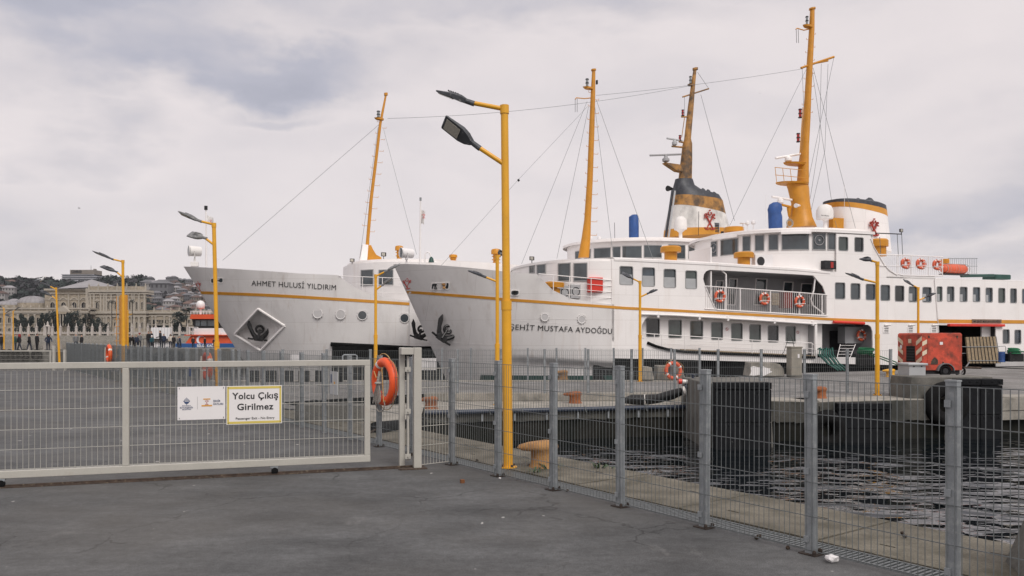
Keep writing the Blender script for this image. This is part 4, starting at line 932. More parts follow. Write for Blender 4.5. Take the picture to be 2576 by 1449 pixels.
def stripe(s, pts, h, u1, m='ochre', off=.02, n=80, ustart=None):
    f = s.hcurve(pts); r = []; z0 = f(s.hp(*pts[0])[0]); u0 = s.hp(*pts[0])[0] if ustart is None else ustart
    vs = []
    for i in range(n+1):
        u = u0+(u1-u0)*(i/n)**1.2; z = f(u)
        for zz in (z-h/2, z+h/2): vs.append(Vector((max(u, s.us(zz)+.02), 0, 0))); q = vs[-1]; vs[-1] = s.side(q.x, zz, off)
        q = vs[-2]; vs += [Vector((vs[-2].x, vs[-2].y+off, vs[-2].z)), Vector((vs[-1].x, vs[-1].y+off, vs[-1].z))]
    fs = []
    for i in range(n): a, b = i*4, (i+1)*4; fs += [(a, b, b+1, a+1), (a+1, b+1, b+3, a+3), (a, a+2, b+2, b)]
    s.add('stripe', MB().add(vs, fs), m, smooth=40, fixn=False); return f
def letters(s, txt, x0, y0, x1, y1, hpx, m='ink', off=.0, space=1.0):
    a = s.hp(x0, y0); b = s.hp(x1, y1); W_ = b[0]-a[0]; Y0 = s.Y(a[0], a[1]); H_ = hpx*Y0/F/.70
    def fn(x, y, z):
        u = a[0]+x; zz = a[2]+(b[2]-a[2])*x/W_+y; return s.side(u, zz, .03+max(0, z))
    me = text_mesh('lettering', txt, H_, m, .006, off, fn, 'LEFT', W_, space); return link('lettering', me, s.root)
def porthole(s, px, py, r=.19, glass=False):
    u, v, z = s.hp(px, py); dv = (s.hv(u+.2, z)-s.hv(u-.2, z))/.4; R = Matrix.Rotation(atan2(dv, 1), 4, 'Z')
    c = Vector((u, v-.02, z)); mb = MB(); mb.torus(c, r+.03, .03, R, 24, 8)
    for k in range(12): a = 2*pi*k/12; mb.tube(c+R.to_3x3() @ Vector(((r+.075)*cos(a), -.03, (r+.075)*sin(a))), c+R.to_3x3() @ Vector(((r+.075)*cos(a), .03, (r+.075)*sin(a))), .014, n=6)
    mb.torus(c, r+.10, .018, R, 10, 6, pi*.15, pi*.85)
    f = s.add('porthole', mb, 'hullw', smooth=40)
    s.add('pane' if glass else 'cover', MB().lathe(c, [(r+.01, -.012), (r+.01, .012)], 22, R=R @ Matrix.Rotation(pi/2, 4, 'X')), 'glass' if glass else 'hullg', f, smooth=30)
def anchor(label, S, px, py, sc, rot=0, off=.15, tilt=0):
    u, v, z = S.hp(px, py); p = S.w(u, v-off, z); mb = MB()
    # crown with two palms, shank ring in front
    def q(x, y, zz): return (x*sc, y*sc, zz*sc)
    cr = [(-.26, -.60), (.26, -.60), (.34, -.40), (.16, -.26), (-.16, -.26), (-.34, -.40)]
    mb.plate(cr, [], lambda a, b, d: q(a, -.16+.32*d, b), t=1)
    for sg in (1, -1):
        arm = [q(sg*.12, 0, -.44), q(sg*.34, -.02, -.22), q(sg*.50, -.05, .04), q(sg*.62, -.06, .34)]
        mb.path(arm, .1*sc, 8, rs=[.16*sc, .13*sc, .11*sc, .05*sc])
        fl = [(sg*.38, .0), (sg*.62, .02), (sg*.76, .30), (sg*.72, .62), (sg*.50, .36)]
        mb.plate(fl, [], lambda a, b, d: q(a, -.13+.11*d, b), t=1)
        mb.path([q(sg*.30, -.02, -.52), q(sg*.62, -.05, -.50)], .06*sc, 6)
    mb.torus(q(0, -.06, .12), .20*sc, .075*sc, None, 20, 8); mb.path([q(0, 0, .1), q(0, -.10, -.2), q(0, -.16, -.5)], .08*sc, 8)
    o = obj('anchor', mb, 'black', smooth=30, bevel=.015); o.location = p; o.rotation_euler = (tilt, rot, S.th-.12); o.rotation_mode = 'ZYX' if False else 'XYZ'
    o.rotation_euler = (Matrix.Rotation(S.th, 3, 'Z') @ Matrix.Rotation(rot, 3, 'Y')).to_euler(); return tag(o, label, 'anchor')
def vent(s, x0, x1, y0, yb, v, label=None, neck=.62, capf=.42, fins=0):
    a, b = s.P(x0, y0, v), s.P(x1, y0, v); c = (a.x+b.x)/2; R = (b.x-a.x)/2; zb = s.zat(c, v, yb); H = a.z-zb; z1 = a.z
    g = s.add('mushroom_vent', MB().lathe((c, v, 0), [(R*neck, zb), (R*neck, z1-H*capf*.8)], 20), 'yel', smooth=50)
    pr = [(R*neck, z1-H*capf), (R, z1-H*capf), (R, z1-H*.10), (R*.86, z1-H*.02), (R*.3, z1+H*.02), (.01, z1+H*.025)]
    obj('vent_cap', MB().lathe((c, v, 0), pr, 24), 'yel', g, smooth=30)
    for k in range(fins): zz = zb+(z1-H*capf-zb)*(k+.8)/(fins+.6); obj('vent_fin', MB().lathe((c, v, 0), [(R*neck, zz), (R*.88, zz+.02), (R*.88, zz+.05), (R*neck, zz+.08)], 20), 'yel', g)
    return g
def navlight(s, x, y0, y1, v, m='lclr', r=.09, parent=None):
    a = s.P(x, y1, v); z1 = s.zat(a.x, v, y0); H = z1-a.z
    g = s.add('navigation_light', MB().lathe((a.x, v, a.z), [(r*.8, 0), (r*1.2, .02), (r*1.2, .05), (r*.8, .07)], 12).lathe((a.x, v, a.z), [(r*1.1, H*.46), (r*1.1, H*.54)], 12).lathe((a.x, v, a.z), [(r*1.15, H*.9), (r*.9, H), (.02, H*1.02)], 12), 'black', parent, smooth=40)
    obj('lens', MB().lathe((a.x, v, a.z), [(r*.8, .07), (r*.8, H*.9)], 12), m, g, smooth=40)
def radar(s, xb, yb, x0, y0, x1, y1, m='white', parent=None, rb=.22):
    c = s.P(xb, yb, s.C); zt = s.P((x0+x1)/2, (y0+y1)/2, s.C).z
    g = s.add('radar', MB().lathe((c.x, s.C, c.z), [(rb*.5, 0), (rb, .08), (rb, .25), (rb*.6, .33), (rb*.35, zt-c.z)], 14), m, parent, smooth=40)
    s.add('radar_bar', MB().path([s.P(x0, y0), s.P(x1, y1)], .07, 6) if False else MB().tube(s.P(x0, y0, s.C), s.P(x1, y1, s.C), .075, n=8), m, g)
def rungs(s, xa, ya, xb, yb, n, side=1, w_=.16, m='yel', parent=None):
    # hooked climbing pegs alternately left and right of a mast
    mb = MB()
    for k in range(n):
        t = (k+.5)/n; x, y = xa+(xb-xa)*t, ya+(yb-ya)*t; p = s.P(x, y, s.C); sg = 1 if k % 2 else -1
        r0 = .16+.10*t; mb.path([p+Vector((sg*.05, 0, 0)), p+Vector((sg*(r0+w_), 0, 0)), p+Vector((sg*(r0+w_), 0, .09))], .014, 5)
    return s.add('mast_step', mb, m, parent, kind='stuff')
def holes_side(s, outer, wins, vsurf, t=.08, name='side_wall', m='white', extra=(), frames=True, gm='glass', fm='frame', fsz=.035, rnd=.09, gv=.07):
    # flat ship side given in pixels: outline, round-cornered windows, free openings
    O_ = [s.uv(x, y, vsurf) for x, y in outer]; H = []
    for (x0, x1, y0, y1) in wins:
        a, b = s.uv(x0, y1, vsurf), s.uv(x1, y0, vsurf); zc0 = s.uv((x0+x1)/2, y0, vsurf)[1]; zc1 = s.uv((x0+x1)/2, y1, vsurf)[1]
        H.append(rrect(a[0], b[0], zc1, zc0, rnd))
    E = [[s.uv(x, y, vsurf) for x, y in e] for e in extra]
    fn = lambda a, b, d: (a, vsurf+(t if d else 0), b)
    s.add(name, MB().plate(O_, H+E, fn, t=1), m)
    fl = lambda a, b, d: (a, vsurf+d, b)
    out_ = []
    for h in H:
        f = s.add('window', MB().ring(h, fsz, fl, -.012, gv), fm)
        g_ = random.choice(('glass', 'glass', 'glassb', 'glassd', 'glassg')) if gm == 'glass' else random.choice(('glassg', 'glassg', 'glassd', 'glass'))
        s.add('pane', MB().plate(h, [], lambda a, b, d: (a, vsurf+gv+.012*d-.002, b), t=1), g_, f); out_.append((f, h))
    return out_

# ---------------------------------------------------------------- right ferry
B = Ship('right white ferry with grey bow, ochre stripe and name Şehit Mustafa Aydoğdu', 5.4, 40.0, 19, 5.2)
u0, z0 = B.uv(990, 666, 5.2); u1, z1 = B.uv(1096, 897, 5.2)
B.sethull(z0, u0, z1, u1, 8.2, 2.2, .82)
kn = [(1324, 897), (1450, 904), (1632, 914)]
B.kn = None; kk = []
for x, y in kn: q = B.hp(x, y); kk.append((q[0], q[2]))
kk = [(kk[0][0]-2.5, kk[0][1]+.1)]+kk+[(30, kk[-1][1])]; B.kn = (kk[0][0]+1.0, kk)
UJ = B.uv(1545, 760, 0)[0]
hull(B, [(991, 665), (1010, 664), (1100, 667), (1282, 684.5), (1352, 689.5), (1366, 705), (1391, 730), (1435, 751), (1489, 760), (1526, 764.5), (1560, 767)], UJ, 0, -1.2, 'hullw')
stB = [(1016, 734.5), (1130, 742.5), (1283, 754.6), (1430, 765), (1572, 775), (1789, 786), (2006, 798), (2075, 802.5), (2203, 807), (2360, 810), (2620, 811)]
stripe(B, stB, .135, B.uv(2360, 800)[0])
letters(B, 'ŞEHİT MUSTAFA AYDOĞDU', 1281, 829, 1539, 840, 13.5, off=-.001, space=1.05)
for x, y in ((1370, 798), (1463, 804)): porthole(B, x, y, .155)
# mooring ports in the bulwark
def mport(s, x0, x1, y0, y1, kinds):
    a = s.hp(x0, (y0+y1)/2); b = s.hp(x1, (y0+y1)/2); zt = s.hp((x0+x1)/2, y0)[2]; zb = s.hp((x0+x1)/2, y1)[2]; lp = rrect(a[0], b[0], zb, zt, .06)
    lp = [p for p in lp]
    f = s.add('mooring_port', MB().ring(lp, .05, lambda u, z, d: s.side(u, z, d), .03, -.04), 'white')
    s.add('opening', MB().plate(lp, [], lambda u, z, d: s.side(u, z, .012-.02*d), t=1), 'glass', f)  # dark pane laid on the plating stands in for the shaded hole
    for i, (t_, mm) in enumerate(kinds):
        u = a[0]+(b[0]-a[0])*t_; zc = zb+.07; v = s.hv(u, zc); h = zt-zb-.1
        s.add('mooring_bollard', MB().lathe((u, v-.03, zc), [(.10, 0), (.07, h*.15), (.07, h*.55), (.13, h*.62), (.13, h*.85), (.06, h*.95)], 14), mm, f, smooth=40)
mport(B, 1083, 1131, 710, 730, ((.28, 'black'), (.72, 'boll')))
mport(B, 1283, 1307, 729, 744, ((.5, 'black'),))
anchor('black anchor hung on the grey bow of the right ferry', B, 1120, 833, .95, .62, .22)
anchor('black anchor half hidden beyond the stem of the right ferry', B, 1093, 838, .8, .3, .0).location = B.w(B.uv(1058, 830, 5.9)[0], 5.9, B.uv(1058, 832, 5.9)[1])
# emblem at the stem
mb = MB(); uc, vc, zc = B.hp(1013, 716)
anchors(mb, uc+.12, zc-.02, .26, 0, 0, lambda a, b, d: B.side(max(a, B.us(b)+.03), b, .03*(1-d)+.004)); B.add('stem_emblem', mb, 'red')
# plating seams
for (x0, y0, x1, y1) in ((1340, 800-.01, 1480, 806), (1060, 857, 1250, 868), (1250, 803, 1460, 818)):
    a, b = B.hp(x0, y0), B.hp(x1, y1); n = 12; B.add('weld_seam', MB().path([B.side(a[0]+(b[0]-a[0])*i/n, a[2]+(b[2]-a[2])*i/n, .002) for i in range(n+1)], .008, 4), 'hullw')

up = [(1558, 1593, 669, 717), (1614.6, 1648, 672, 721), (1669, 1701, 676, 724.5), (1723.5, 1753.7, 680, 727)]
rt = [(2100, 2126.5, 710, 753), (2139.5, 2164.5, 712, 754), (2177.5, 2203, 713.6, 755.5), (2214.8, 2239.3, 716, 757), (2250.8, 2275, 718, 759), (2285.6, 2307.7, 720, 760.5), (2320, 2343.5, 721.6, 761)]
balc = [(1799, 780), (1774, 719), (1769, 702), (1771, 690), (1777, 682), (1786, 678.5), (2012, 690.5), (2046, 693), (2070, 720), (2078, 742), (2079, 793)]
prom = [(1613.5, 836), (1615, 818), (1623, 802), (1637, 792), (1656, 788.5), (1800, 797.5), (1950, 807.5), (2050, 813.5), (2052, 899), (1976, 894.7), (1789, 886), (1711, 882), (1665.6, 875), (1628.7, 861), (1618, 850)]
door = [(2056, 814), (2184, 817), (2191, 822), (2195, 834), (2196, 899), (2056, 899.5)]
outer = [(1539, 650), (1572, 650), (1789, 661), (1900, 668), (2012, 675), (2090, 683), (2257, 692), (2352, 693.5), (2361, 800), (2361, 921), (1976, 912), (1720, 905), (1539, 901)]
wn = holes_side(B, outer, up+rt, 0, extra=[balc, prom, door])
holes_side(B, [(2104, 683.8), (2104, 588), (2190, 592), (2199, 622), (2210, 641), (2224, 665), (2238, 681), (2256, 691.9)], [(2109, 2134, 590+5, 631.6), (2149, 2172.7, 592.5+4, 634)], 0, name='wheelhouse_side')
for f, h in wn[:4]:        # pale plates over the lower part of the four forward panes
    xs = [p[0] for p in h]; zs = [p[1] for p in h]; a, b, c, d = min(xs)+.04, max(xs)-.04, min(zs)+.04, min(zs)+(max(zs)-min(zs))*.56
    B.add('pale_plate', MB().bx(a, b, .055, .063, c, d), 'cab', f)
for f, h in wn[4+5:4+7]:   # far windows seen through the cabin
    xs = [p[0] for p in h]; zs = [p[1] for p in h]; a, b, c, d = min(xs)+.1, min(xs)+.34, min(zs)+.1, min(zs)+(max(zs)-min(zs))*.55
    B.add('far_window_view', MB().bx(a, b, .057, .065, c, d), 'cab', f)
# outer plating overlay below the promenade, sill, pipe
B.tb('rubbing_strake', [(1629, 862, -.05), (1650, 871, -.05), (1680, 879, -.05), (1720, 884.5, -.05), (1789, 888, -.05), (1890, 892, -.05), (2050, 899, -.05)], .07, 'rubber')
B.tb('deck_edge', [(1711, 881, .1), (1789, 884.5, .1), (2050, 897, .1)], .06, 'wood')
B.tb('overhead_pipe', [(1610, 789+1, -.08), (1700, 793, -.08), (1900, 805, -.08), (2053, 815, -.08)], .055, 'white')
for x, y in ((1656, 793), (1760, 798), (1832, 801), (1949, 808), (2046, 813)): B.block('pipe_clamp', x-2, x+3, y-5, y+6, -.12, .12, 'white')
# promenade: inner bulkhead with eight windows
iw = [(1625, 1660, 801, 848.5), (1681, 1715.5, 804, 851), (1735.5, 1769, 807, 853.5), (1788.6, 1819, 810, 855.6), (1838.7, 1868.5, 813, 858), (1884.7, 1914.7, 816, 860.4), (1931, 1959, 818, 862), (1975.8, 2002.3, 820, 864)]
holes_side(B, [(1600, 780), (2068, 806), (2068, 906), (1600, 872)], iw, .55, name='promenade_bulkhead', gm='glassg', fm='frame', gv=.06)
A, C2 = B.uv(1600, 884, 0)[0], B.uv(2052, 900, 0)[0]
B.add('promenade_deck', MB().add([(A, .08, B.zat(A, 0, 866)-.35), (C2, .08, B.zat(C2, 0, 898.5)), (C2, .56, B.zat(C2, 0, 898.5)), (A, .56, B.zat(A, 0, 866)-.35)], [(0, 1, 2, 3)]), 'wood')
B.add('promenade_ceiling', MB().add([(A, .07, B.zat(A, 0, 786)), (C2, .07, B.zat(C2, 0, 812)), (C2, .56, B.zat(C2, 0, 812)), (A, .56, B.zat(A, 0, 786))], [(0, 1, 2, 3)]), 'white')
B.add('promenade_end_wall', MB().bx(C2-.05, C2+.05, .08, .7, .3, 2.6), 'white')
B.rail('promenade_rail', [(1616, 838), (1640, 840), (1900, 856), (2012, 861), (2042, 863), (2048, 868)], [(1630, 862), (1665, 874), (1720, 884), (1889, 891), (2048, 899)], -.03, mids=2, posts=(1646, 1665, 1723, 1808, 1892, 1973, 2043))
for x in (1829, 2060-53): # small notices
    f = B.block('notice', x-6, x+6, 822 if x < 1900 else 830, 846 if x < 1900 else 854, .54, .008, 'wsign', bevel=0)
    c = B.P(x, 828 if x < 1900 else 836, .532); f2 = B.add('prohibition_ring', MB().torus(c, .075, .012, None, 16, 5, sq=.3).tube(c+Vector((-.05, 0, .05)), c+Vector((.05, 0, -.05)), .008, n=4), 'rink', f)
# balcony: floor, ceiling, inner wall with openings
def shelf(name, y0, y1, va, vb_, m, x0=1760, x1=2092, th=.05):
    a, b = B.uv(x0, 800, 0)[0], B.uv(x1, 800, 0)[0]; za, zb = B.zat(a, 0, y0), B.zat(b, 0, y1)
    vs = [(a, va, za), (b, va, zb), (b, vb_, zb), (a, vb_, za)]; vs += [(x, y, z-th) for x, y, z in vs]
    B.add(name, MB().add(vs, [(0, 1, 2, 3), (7, 6, 5, 4), (0, 4, 5, 1), (1, 5, 6, 2), (2, 6, 7, 3), (3, 7, 4, 0)]), m)
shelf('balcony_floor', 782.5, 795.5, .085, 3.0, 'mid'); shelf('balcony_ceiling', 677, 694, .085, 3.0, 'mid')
bw_ = [(1795, 1815, 705, 760), (1828, 1850, 700, 768), (1895, 1925, 700, 768), (1966, 1991, 708, 766), (2010, 2041, 712, 768)]
O_ = [B.uv(x, y, 2.2) for x, y in ((1745, 660), (2100, 690), (2100, 796), (1745, 778))]
H = []
for x0, x1, y0, y1 in bw_:
    a, b = B.uv(x0, y1, 2.2), B.uv(x1, y0, 2.2); zc = B.uv(x0, y0, 2.2)[1]; H.append([(a[0], a[1]), (b[0], a[1]), (b[0]+.15, zc), (a[0]+.15, zc)])
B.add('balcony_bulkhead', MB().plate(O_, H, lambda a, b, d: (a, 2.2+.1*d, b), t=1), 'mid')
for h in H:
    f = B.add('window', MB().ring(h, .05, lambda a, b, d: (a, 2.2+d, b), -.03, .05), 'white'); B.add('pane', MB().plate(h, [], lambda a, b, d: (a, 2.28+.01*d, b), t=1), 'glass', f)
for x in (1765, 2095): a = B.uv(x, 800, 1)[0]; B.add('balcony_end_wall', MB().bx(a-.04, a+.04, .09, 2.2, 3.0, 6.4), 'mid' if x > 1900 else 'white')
B.tb('awning_pillar', [(2044, 692, .1), (2050, 700, .1), (2047, 730, .1), (2040, 752, .1), (2044, 768, .1), (2060, 780, .1), (2072, 790, .1)], .045, 'white')
B.tb('awning_pillar', [(2012-198, 680, .12), (2024-198, 690, .12), (2025-198, 784, .12)], .05, 'white')
B.tb('red_pipe', [(2072-2, 732, .6), (2107-2, 732, .6), (2107-2, 762, .6)], .035, 'red')
for x, y in ((1926, 735), (1952, 738)):
    f = B.block('wooden_bench', x-11, x+9, y, y+30, .9, .08, 'wood')
    for k in range(4): B.block('bench_slat', x-10, x+8, y+3+7*k, y+8+7*k, .86, .03, 'wood', f, bevel=.004)
B.block('red_box', 1972, 1995, 735, 775, .8, .5, 'dred')
B.rail('balcony_rail', [(1773, 719.7), (1860, 725.5), (2012, 736), (2082, 741.8)], [(1797, 778), (1870, 782.5), (2012, 790.5), (2078, 793.5)], -.02, nbar=62, posts=(1824, 1862, 1938, 2011, 2068), rb=.012, r=.028)
B.tb('balcony_sill', [(1774, 719.7, -.02), (1786, 748, -.02), (1799, 776, -.02), (1806, 780, -.02), (2078, 795, -.02)], .03, 'white')
# door recess with grey machinery space
A, C2 = B.uv(2050, 880, 0)[0], B.uv(2200, 880, 0)[0]
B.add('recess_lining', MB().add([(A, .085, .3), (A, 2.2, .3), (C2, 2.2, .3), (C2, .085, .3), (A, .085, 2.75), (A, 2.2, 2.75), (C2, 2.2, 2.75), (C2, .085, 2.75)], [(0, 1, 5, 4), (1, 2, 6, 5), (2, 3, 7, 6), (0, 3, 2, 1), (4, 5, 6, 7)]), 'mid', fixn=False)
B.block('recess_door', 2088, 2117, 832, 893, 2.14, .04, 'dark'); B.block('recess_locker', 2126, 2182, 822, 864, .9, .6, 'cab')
B.add('awning', MB().tube(B.P(2097, 810, -.12), B.P(2174, 813.5, -.12), .085, n=10), 'red', smooth=50)
lad = B.tb('ladder', [(2114, 866, -.1), (2103, 911, -.5)], .02, 'white'); B.tb('ladder_rail', [(2152, 866, -.1), (2134, 911, -.5)], .02, 'white', lad)
for k in range(6): B.tb('rung', [(2113-1.8*k, 869+7.5*k, -.15-.06*k), (2151-3*k, 869+7.5*k, -.15-.06*k)], .014, 'white', lad, 5)
# vents on the white side
for x in (2230, 2291, 2350):
    f = B.block('vent_box', x-8, x+7, 823, 838, -.03, .04, 'white'); 
    for k in range(3): B.block('vent_slot', x-5, x+5, 826+4*k, 827.6+4*k, -.036, .01, 'dark', f, bevel=0)
    B.tb('vent_pipe', [(x-4, 818, -.06), (x+11, 816.5, -.16)], .055, 'white', f)
# aft part, slightly proud of the side
wr = [(2381.8, 2401, 720, 759.5), (2414, 2434, 721, 760), (2447, 2466, 721.8, 760), (2479, 2497.4, 723, 761), (2510.8, 2529, 724, 762.5), (2540.8, 2558, 725, 763), (2570.5, 2588, 726, 764), (2600, 2618, 727, 765), (2356, 2371, 720, 759)]
lw = [(2522, 2540, 828, 865), (2551.6, 2569, 829, 866), (2590, 2606, 830, 867)]
wn2 = holes_side(B, [(2351.5, 703), (2362, 700), (2420, 701.5), (2576, 707), (2700, 711), (2700, 922), (2505, 921), (2505, 817), (2362, 815)], wr+lw, -.03, t=.06, name='aft_side_wall')
for f, h in wn2[:4]+wn2[8:9]:
    xs = [p[0] for p in h]; zs = [p[1] for p in h]; a, b, c, d = min(xs)+.06, min(xs)+.3, min(zs)+.05, min(zs)+(max(zs)-min(zs))*.5
    B.add('far_window_view', MB().bx(a, b, .027, .035, c, d), 'cab', f)
B.tb('seam_trim', [(2351, 703, -.04), (2356, 760, -.04), (2361.5, 836, -.04)], .02, 'white')
B.block('stripe', 2361, 2700, 806.5, 812.5, -.05, .015, 'ochre', bevel=0)
B.block('lower_side', 2505, 2700, 882, 922, -.045, .012, 'hullg', bevel=0)
B.block('awning', 2390, 2529, 815.5, 821, -.22, .2, 'red', bevel=.02)
B.block('deck_head', 2361, 2512, 800, 818, -.02, .5, 'white')
A, C2 = B.uv(2361, 880, 0)[0], B.uv(2505, 880, 0)[0]
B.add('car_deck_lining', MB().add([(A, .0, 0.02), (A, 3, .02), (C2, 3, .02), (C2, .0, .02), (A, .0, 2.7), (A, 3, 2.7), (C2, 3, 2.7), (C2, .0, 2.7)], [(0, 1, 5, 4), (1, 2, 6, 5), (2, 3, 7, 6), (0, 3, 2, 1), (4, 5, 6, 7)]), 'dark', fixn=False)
B.block('inner_bulkhead', 2470, 2505, 820, 922, .35, .1, 'white')
nb = B.block('name_board', 2446, 2520, 803.5, 812.5, -.09, .04, 'bronze')
p = B.P(2449, 811, -.095); wd_ = B.P(2517, 811, -.095).x-p.x
me = text_mesh('lettering', 'M/F ŞEHİT MUSTAFA AYDOĞDU', .17, 'dark', .003, .003, lambda a, b, c: (p.x+a, p.y-c, p.z+b), 'LEFT', wd_); o = link('lettering', me, nb)
# hull under water line part, dark
a = B.uv(1500, 900, .62)[0]
B.add('lower_hull', MB().bx(UJ-1, 46, .3, .45, -1.2, .72), 'rubber'); B.add('transom', MB().bx(45.9, 46, 0, 10.4, -1.2, 5), 'white')
B.add('far_side', MB().bx(UJ, 46, 10.35, 10.4, -1.2, 5), 'white')
# roof deck over the side
def roofz(u): return B.zat(u, 0, interp([(1539, 649), (1572, 649.6), (1789, 660.5), (2012, 675.2), (2090, 683)], B.proj(u, 0)[0]))
us_ = [UJ, *[B.uv(x, 700, 0)[0] for x in (1572, 1650, 1789, 1900, 2012, 2088)]]
mb = MB(); vs = []
for u in us_:
    z = roofz(u); vs += [(u, .02, z), (u, .25, z+.06), (u, 10.15, z+.06), (u, 10.4, z), (u, -.03, z-.02), (u, -.03, z-.13), (u, .02, z-.14)]
fs = []
for i in range(len(us_)-1):
    a, b = i*7, (i+1)*7
    for (p_, q_) in ((4, 0), (0, 1), (1, 2), (2, 3), (5, 4), (6, 5)): fs.append((a+p_, b+p_, b+q_, a+q_))
mb.add(vs, fs); B.add('upper_roof', mb, 'white')
B.add('aft_roof', MB().bx(B.uv(2230, 700, 0)[0], 46, .0, 10.4, B.zat(25, 0, 703)-.1, B.zat(25, 0, 703)-.02), 'white')
# forward deckhouse
DP = B.path(1552, 1311, .03, 1560, pw=2.3)
zr = B.zat(B.uv(1540, 650, 0)[0], 0, 650)
B.wall('deckhouse', DP, zr-.12, 2.9, 'white'); 
rim = [(u+(-.06 if u < UJ-.5 else 0), v+(.1 if v < 5.2 else -.1)) for u, v in DP]
B.wall('deckhouse_roof', rim, zr, zr-.13, 'white')
for x0, x1, y0, y1 in ((1333, 1345, 668, 687), (1352, 1373, 665.6, 688), (1405, 1435, 662.6, 707), (1444, 1477, 662, 707)):
    f = B.pane(DP, x0, x1, y0, y1, fm='frame')
f = B.block('red_box', 1483, 1517, 698, 735, -.25+.3, .3, 'red', bevel=.02)
h = B.hit(DP, 1500)
B.rail('bow_rail', [(1355, 689), (1450, 697), (1539, 705)], [(1355, 690), (1391, 730), (1435, 750), (1489, 760), (1536, 765)], .02, mids=3, posts=(1392, 1433, 1487))
vent(B, 1371, 1418, 708, 745, .9, neck=.7)
for x0, x1, y0, y1 in ((1408, 1434, 719, 752), (1436, 1462, 716, 750)):
    f = B.block('air_conditioner', x0, x1, y0, y1, .6, .35, 'cab'); c = B.P((x0+x1)/2, (y0+y1)/2, .59); f2 = B.add('fan_grille', MB().torus(c, .2, .02, None, 16, 5), 'dark', f)
# fore mast
fm_ = B.loft('fore_mast', [(1455, 1481, 648, 648), (1464, 1485, 595, 595), (1470, 1486, 553, 553), (1477, 1491, 450, 450), (1482, 1495, 330, 330), (1486, 1497, 240, 240), (1489.5, 1497.5, 178, 178)], 'yel', b=None, n=10)
B.loft('mast_cap', [(1487.5, 1499, 178, 178), (1487.5, 1499, 174, 174)], 'yel', parent=fm_); rungs(B, 1494, 225, 1484, 600, 22, parent=fm_)
B.loft('light_platform', [(1470, 1492, 222, 226), (1466, 1492, 218, 221)], 'yel', parent=fm_, b=.18); navlight(B, 1477, 198, 220, 5.2, parent=fm_)
B.loft('light_bracket', [(1499, 1504, 212, 212), (1499, 1504, 202, 202)], 'black', parent=fm_)
B.tb('mast_arm', [(1490, 246), (1470, 248), (1450, 246), (1447, 250)], .03, 'yel', fm_); B.tb('antenna_rod', [(1447, 248), (1447, 282)], .012, 'black', fm_, 5); B.tb('antenna_rod', [(1452, 248), (1452, 282)], .012, 'black', fm_, 5)
for x, y in ((1332, 650), (1533, 617-.01)): pass
def floodlight(s, x, y, v, sz=.22, pole=12):
    p = s.P(x, y, v); g = s.add('floodlight', MB().box(p, (sz, sz*.55, sz*.85), .3), 'black'); q = s.P(x, y+pole, v); s.add('bracket', MB().tube(p, q, .02, n=6), 'black', g); s.add('glass', MB().box(p+Vector((-.03, -sz*.3, 0)), (sz*.8, .02, sz*.65), .3), 'led', g)
floodlight(B, 1338, 650, 1.6); floodlight(B, 1332+176+15, 650+12, .3, .16)
# wheelhouse
WP = B.path(2104, 1784, .12, 2196, pw=2.1, n=26)
zw = B.zat(B.uv(2100, 590, .1)[0], .1, 583)
ztw = lambda u, v: zw
B.wall('wheelhouse', WP, zw, 5.2, 'white')
EP = [(u-.28 if u < B.uv(2104, 600)[0] else u, v-.16 if v < 5.2 else v+.16) for u, v in WP]
B.wall('wheelhouse_eave', EP, zw+.10, zw-.06, 'white'); 
EP2 = [(u+.35 if u < B.uv(2104, 600)[0] else u, v+.35 if v < 5.2 else v-.35) for u, v in WP]
B.wall('wheelhouse_roof', EP2, zw+.27, zw+.08, 'white')
for i, (x0, x1, y0, y1) in enumerate(((1790, 1804, 608, 645), (1814, 1857, 602, 641), (1869, 1888, 594.7, 631.8), (1900, 1922, 592, 630.7), (1934, 1957.5, 590.6, 629), (1967, 2034, 589, 628), (2044, 2076, 587, 628), (2082, 2100, 587.3, 628.3))):
    f = B.pane(WP, x0, x1, y0, y1)
    h = B.hit(WP, (x0+x1)/2)
    if f and i in (0, 6):   # clear view screens
        n_ = Vector((-h[3].x, -h[3].y)); n_ = -n_ if (B.st*n_.x+B.ct*n_.y) > 0 else n_
        c = Vector((h[0]+n_.x*.05, h[1]+n_.y*.05, EYE-((y0+y1)/2-3-HY)*h[2]/F)); R = Matrix.Rotation(atan2(n_.x, -n_.y)*-1 if False else atan2(n_.y, n_.x)+pi/2, 4, 'Z')
        B.add('clear_view_screen', MB().torus(c, .27, .022, R, 22, 6).lathe(c, [(.06, -.02), (.06, .02)], 12, R=R @ Matrix.Rotation(pi/2, 4, 'X')), 'mid', f, smooth=40)
for x0, x1, y in ((1806, 1868, 597), (1964, 2040, 581)):
    a, b = B.hit(WP, x0), B.hit(WP, x1); z_ = zw-.03; o_ = .34
    na = Vector((-a[3].x, -a[3].y)); na = -na if (B.st*na.x+B.ct*na.y) > 0 else na
    pts = [B.hit(WP, x0+(x1-x0)*i/5) for i in range(6)]
    mb = MB(); vs = []
    for p in pts: vs += [(p[0]+na.x*.12, p[1]+na.y*.12, z_+.02), (p[0]+na.x*.42, p[1]+na.y*.42, z_-.02), (p[0]+na.x*.42, p[1]+na.y*.42, z_-.16)]
    fs = [f for i in range(5) for f in ((i*3, i*3+3, i*3+4, i*3+1), (i*3+1, i*3+4, i*3+5, i*3+2))]; mb.add(vs, fs); B.add('sun_visor', mb, 'white')
B.tb('roof_wing', [(2190, 588, .1), (2205, 586.5, .3), (2268, 589, .6)], .03, 'dark')
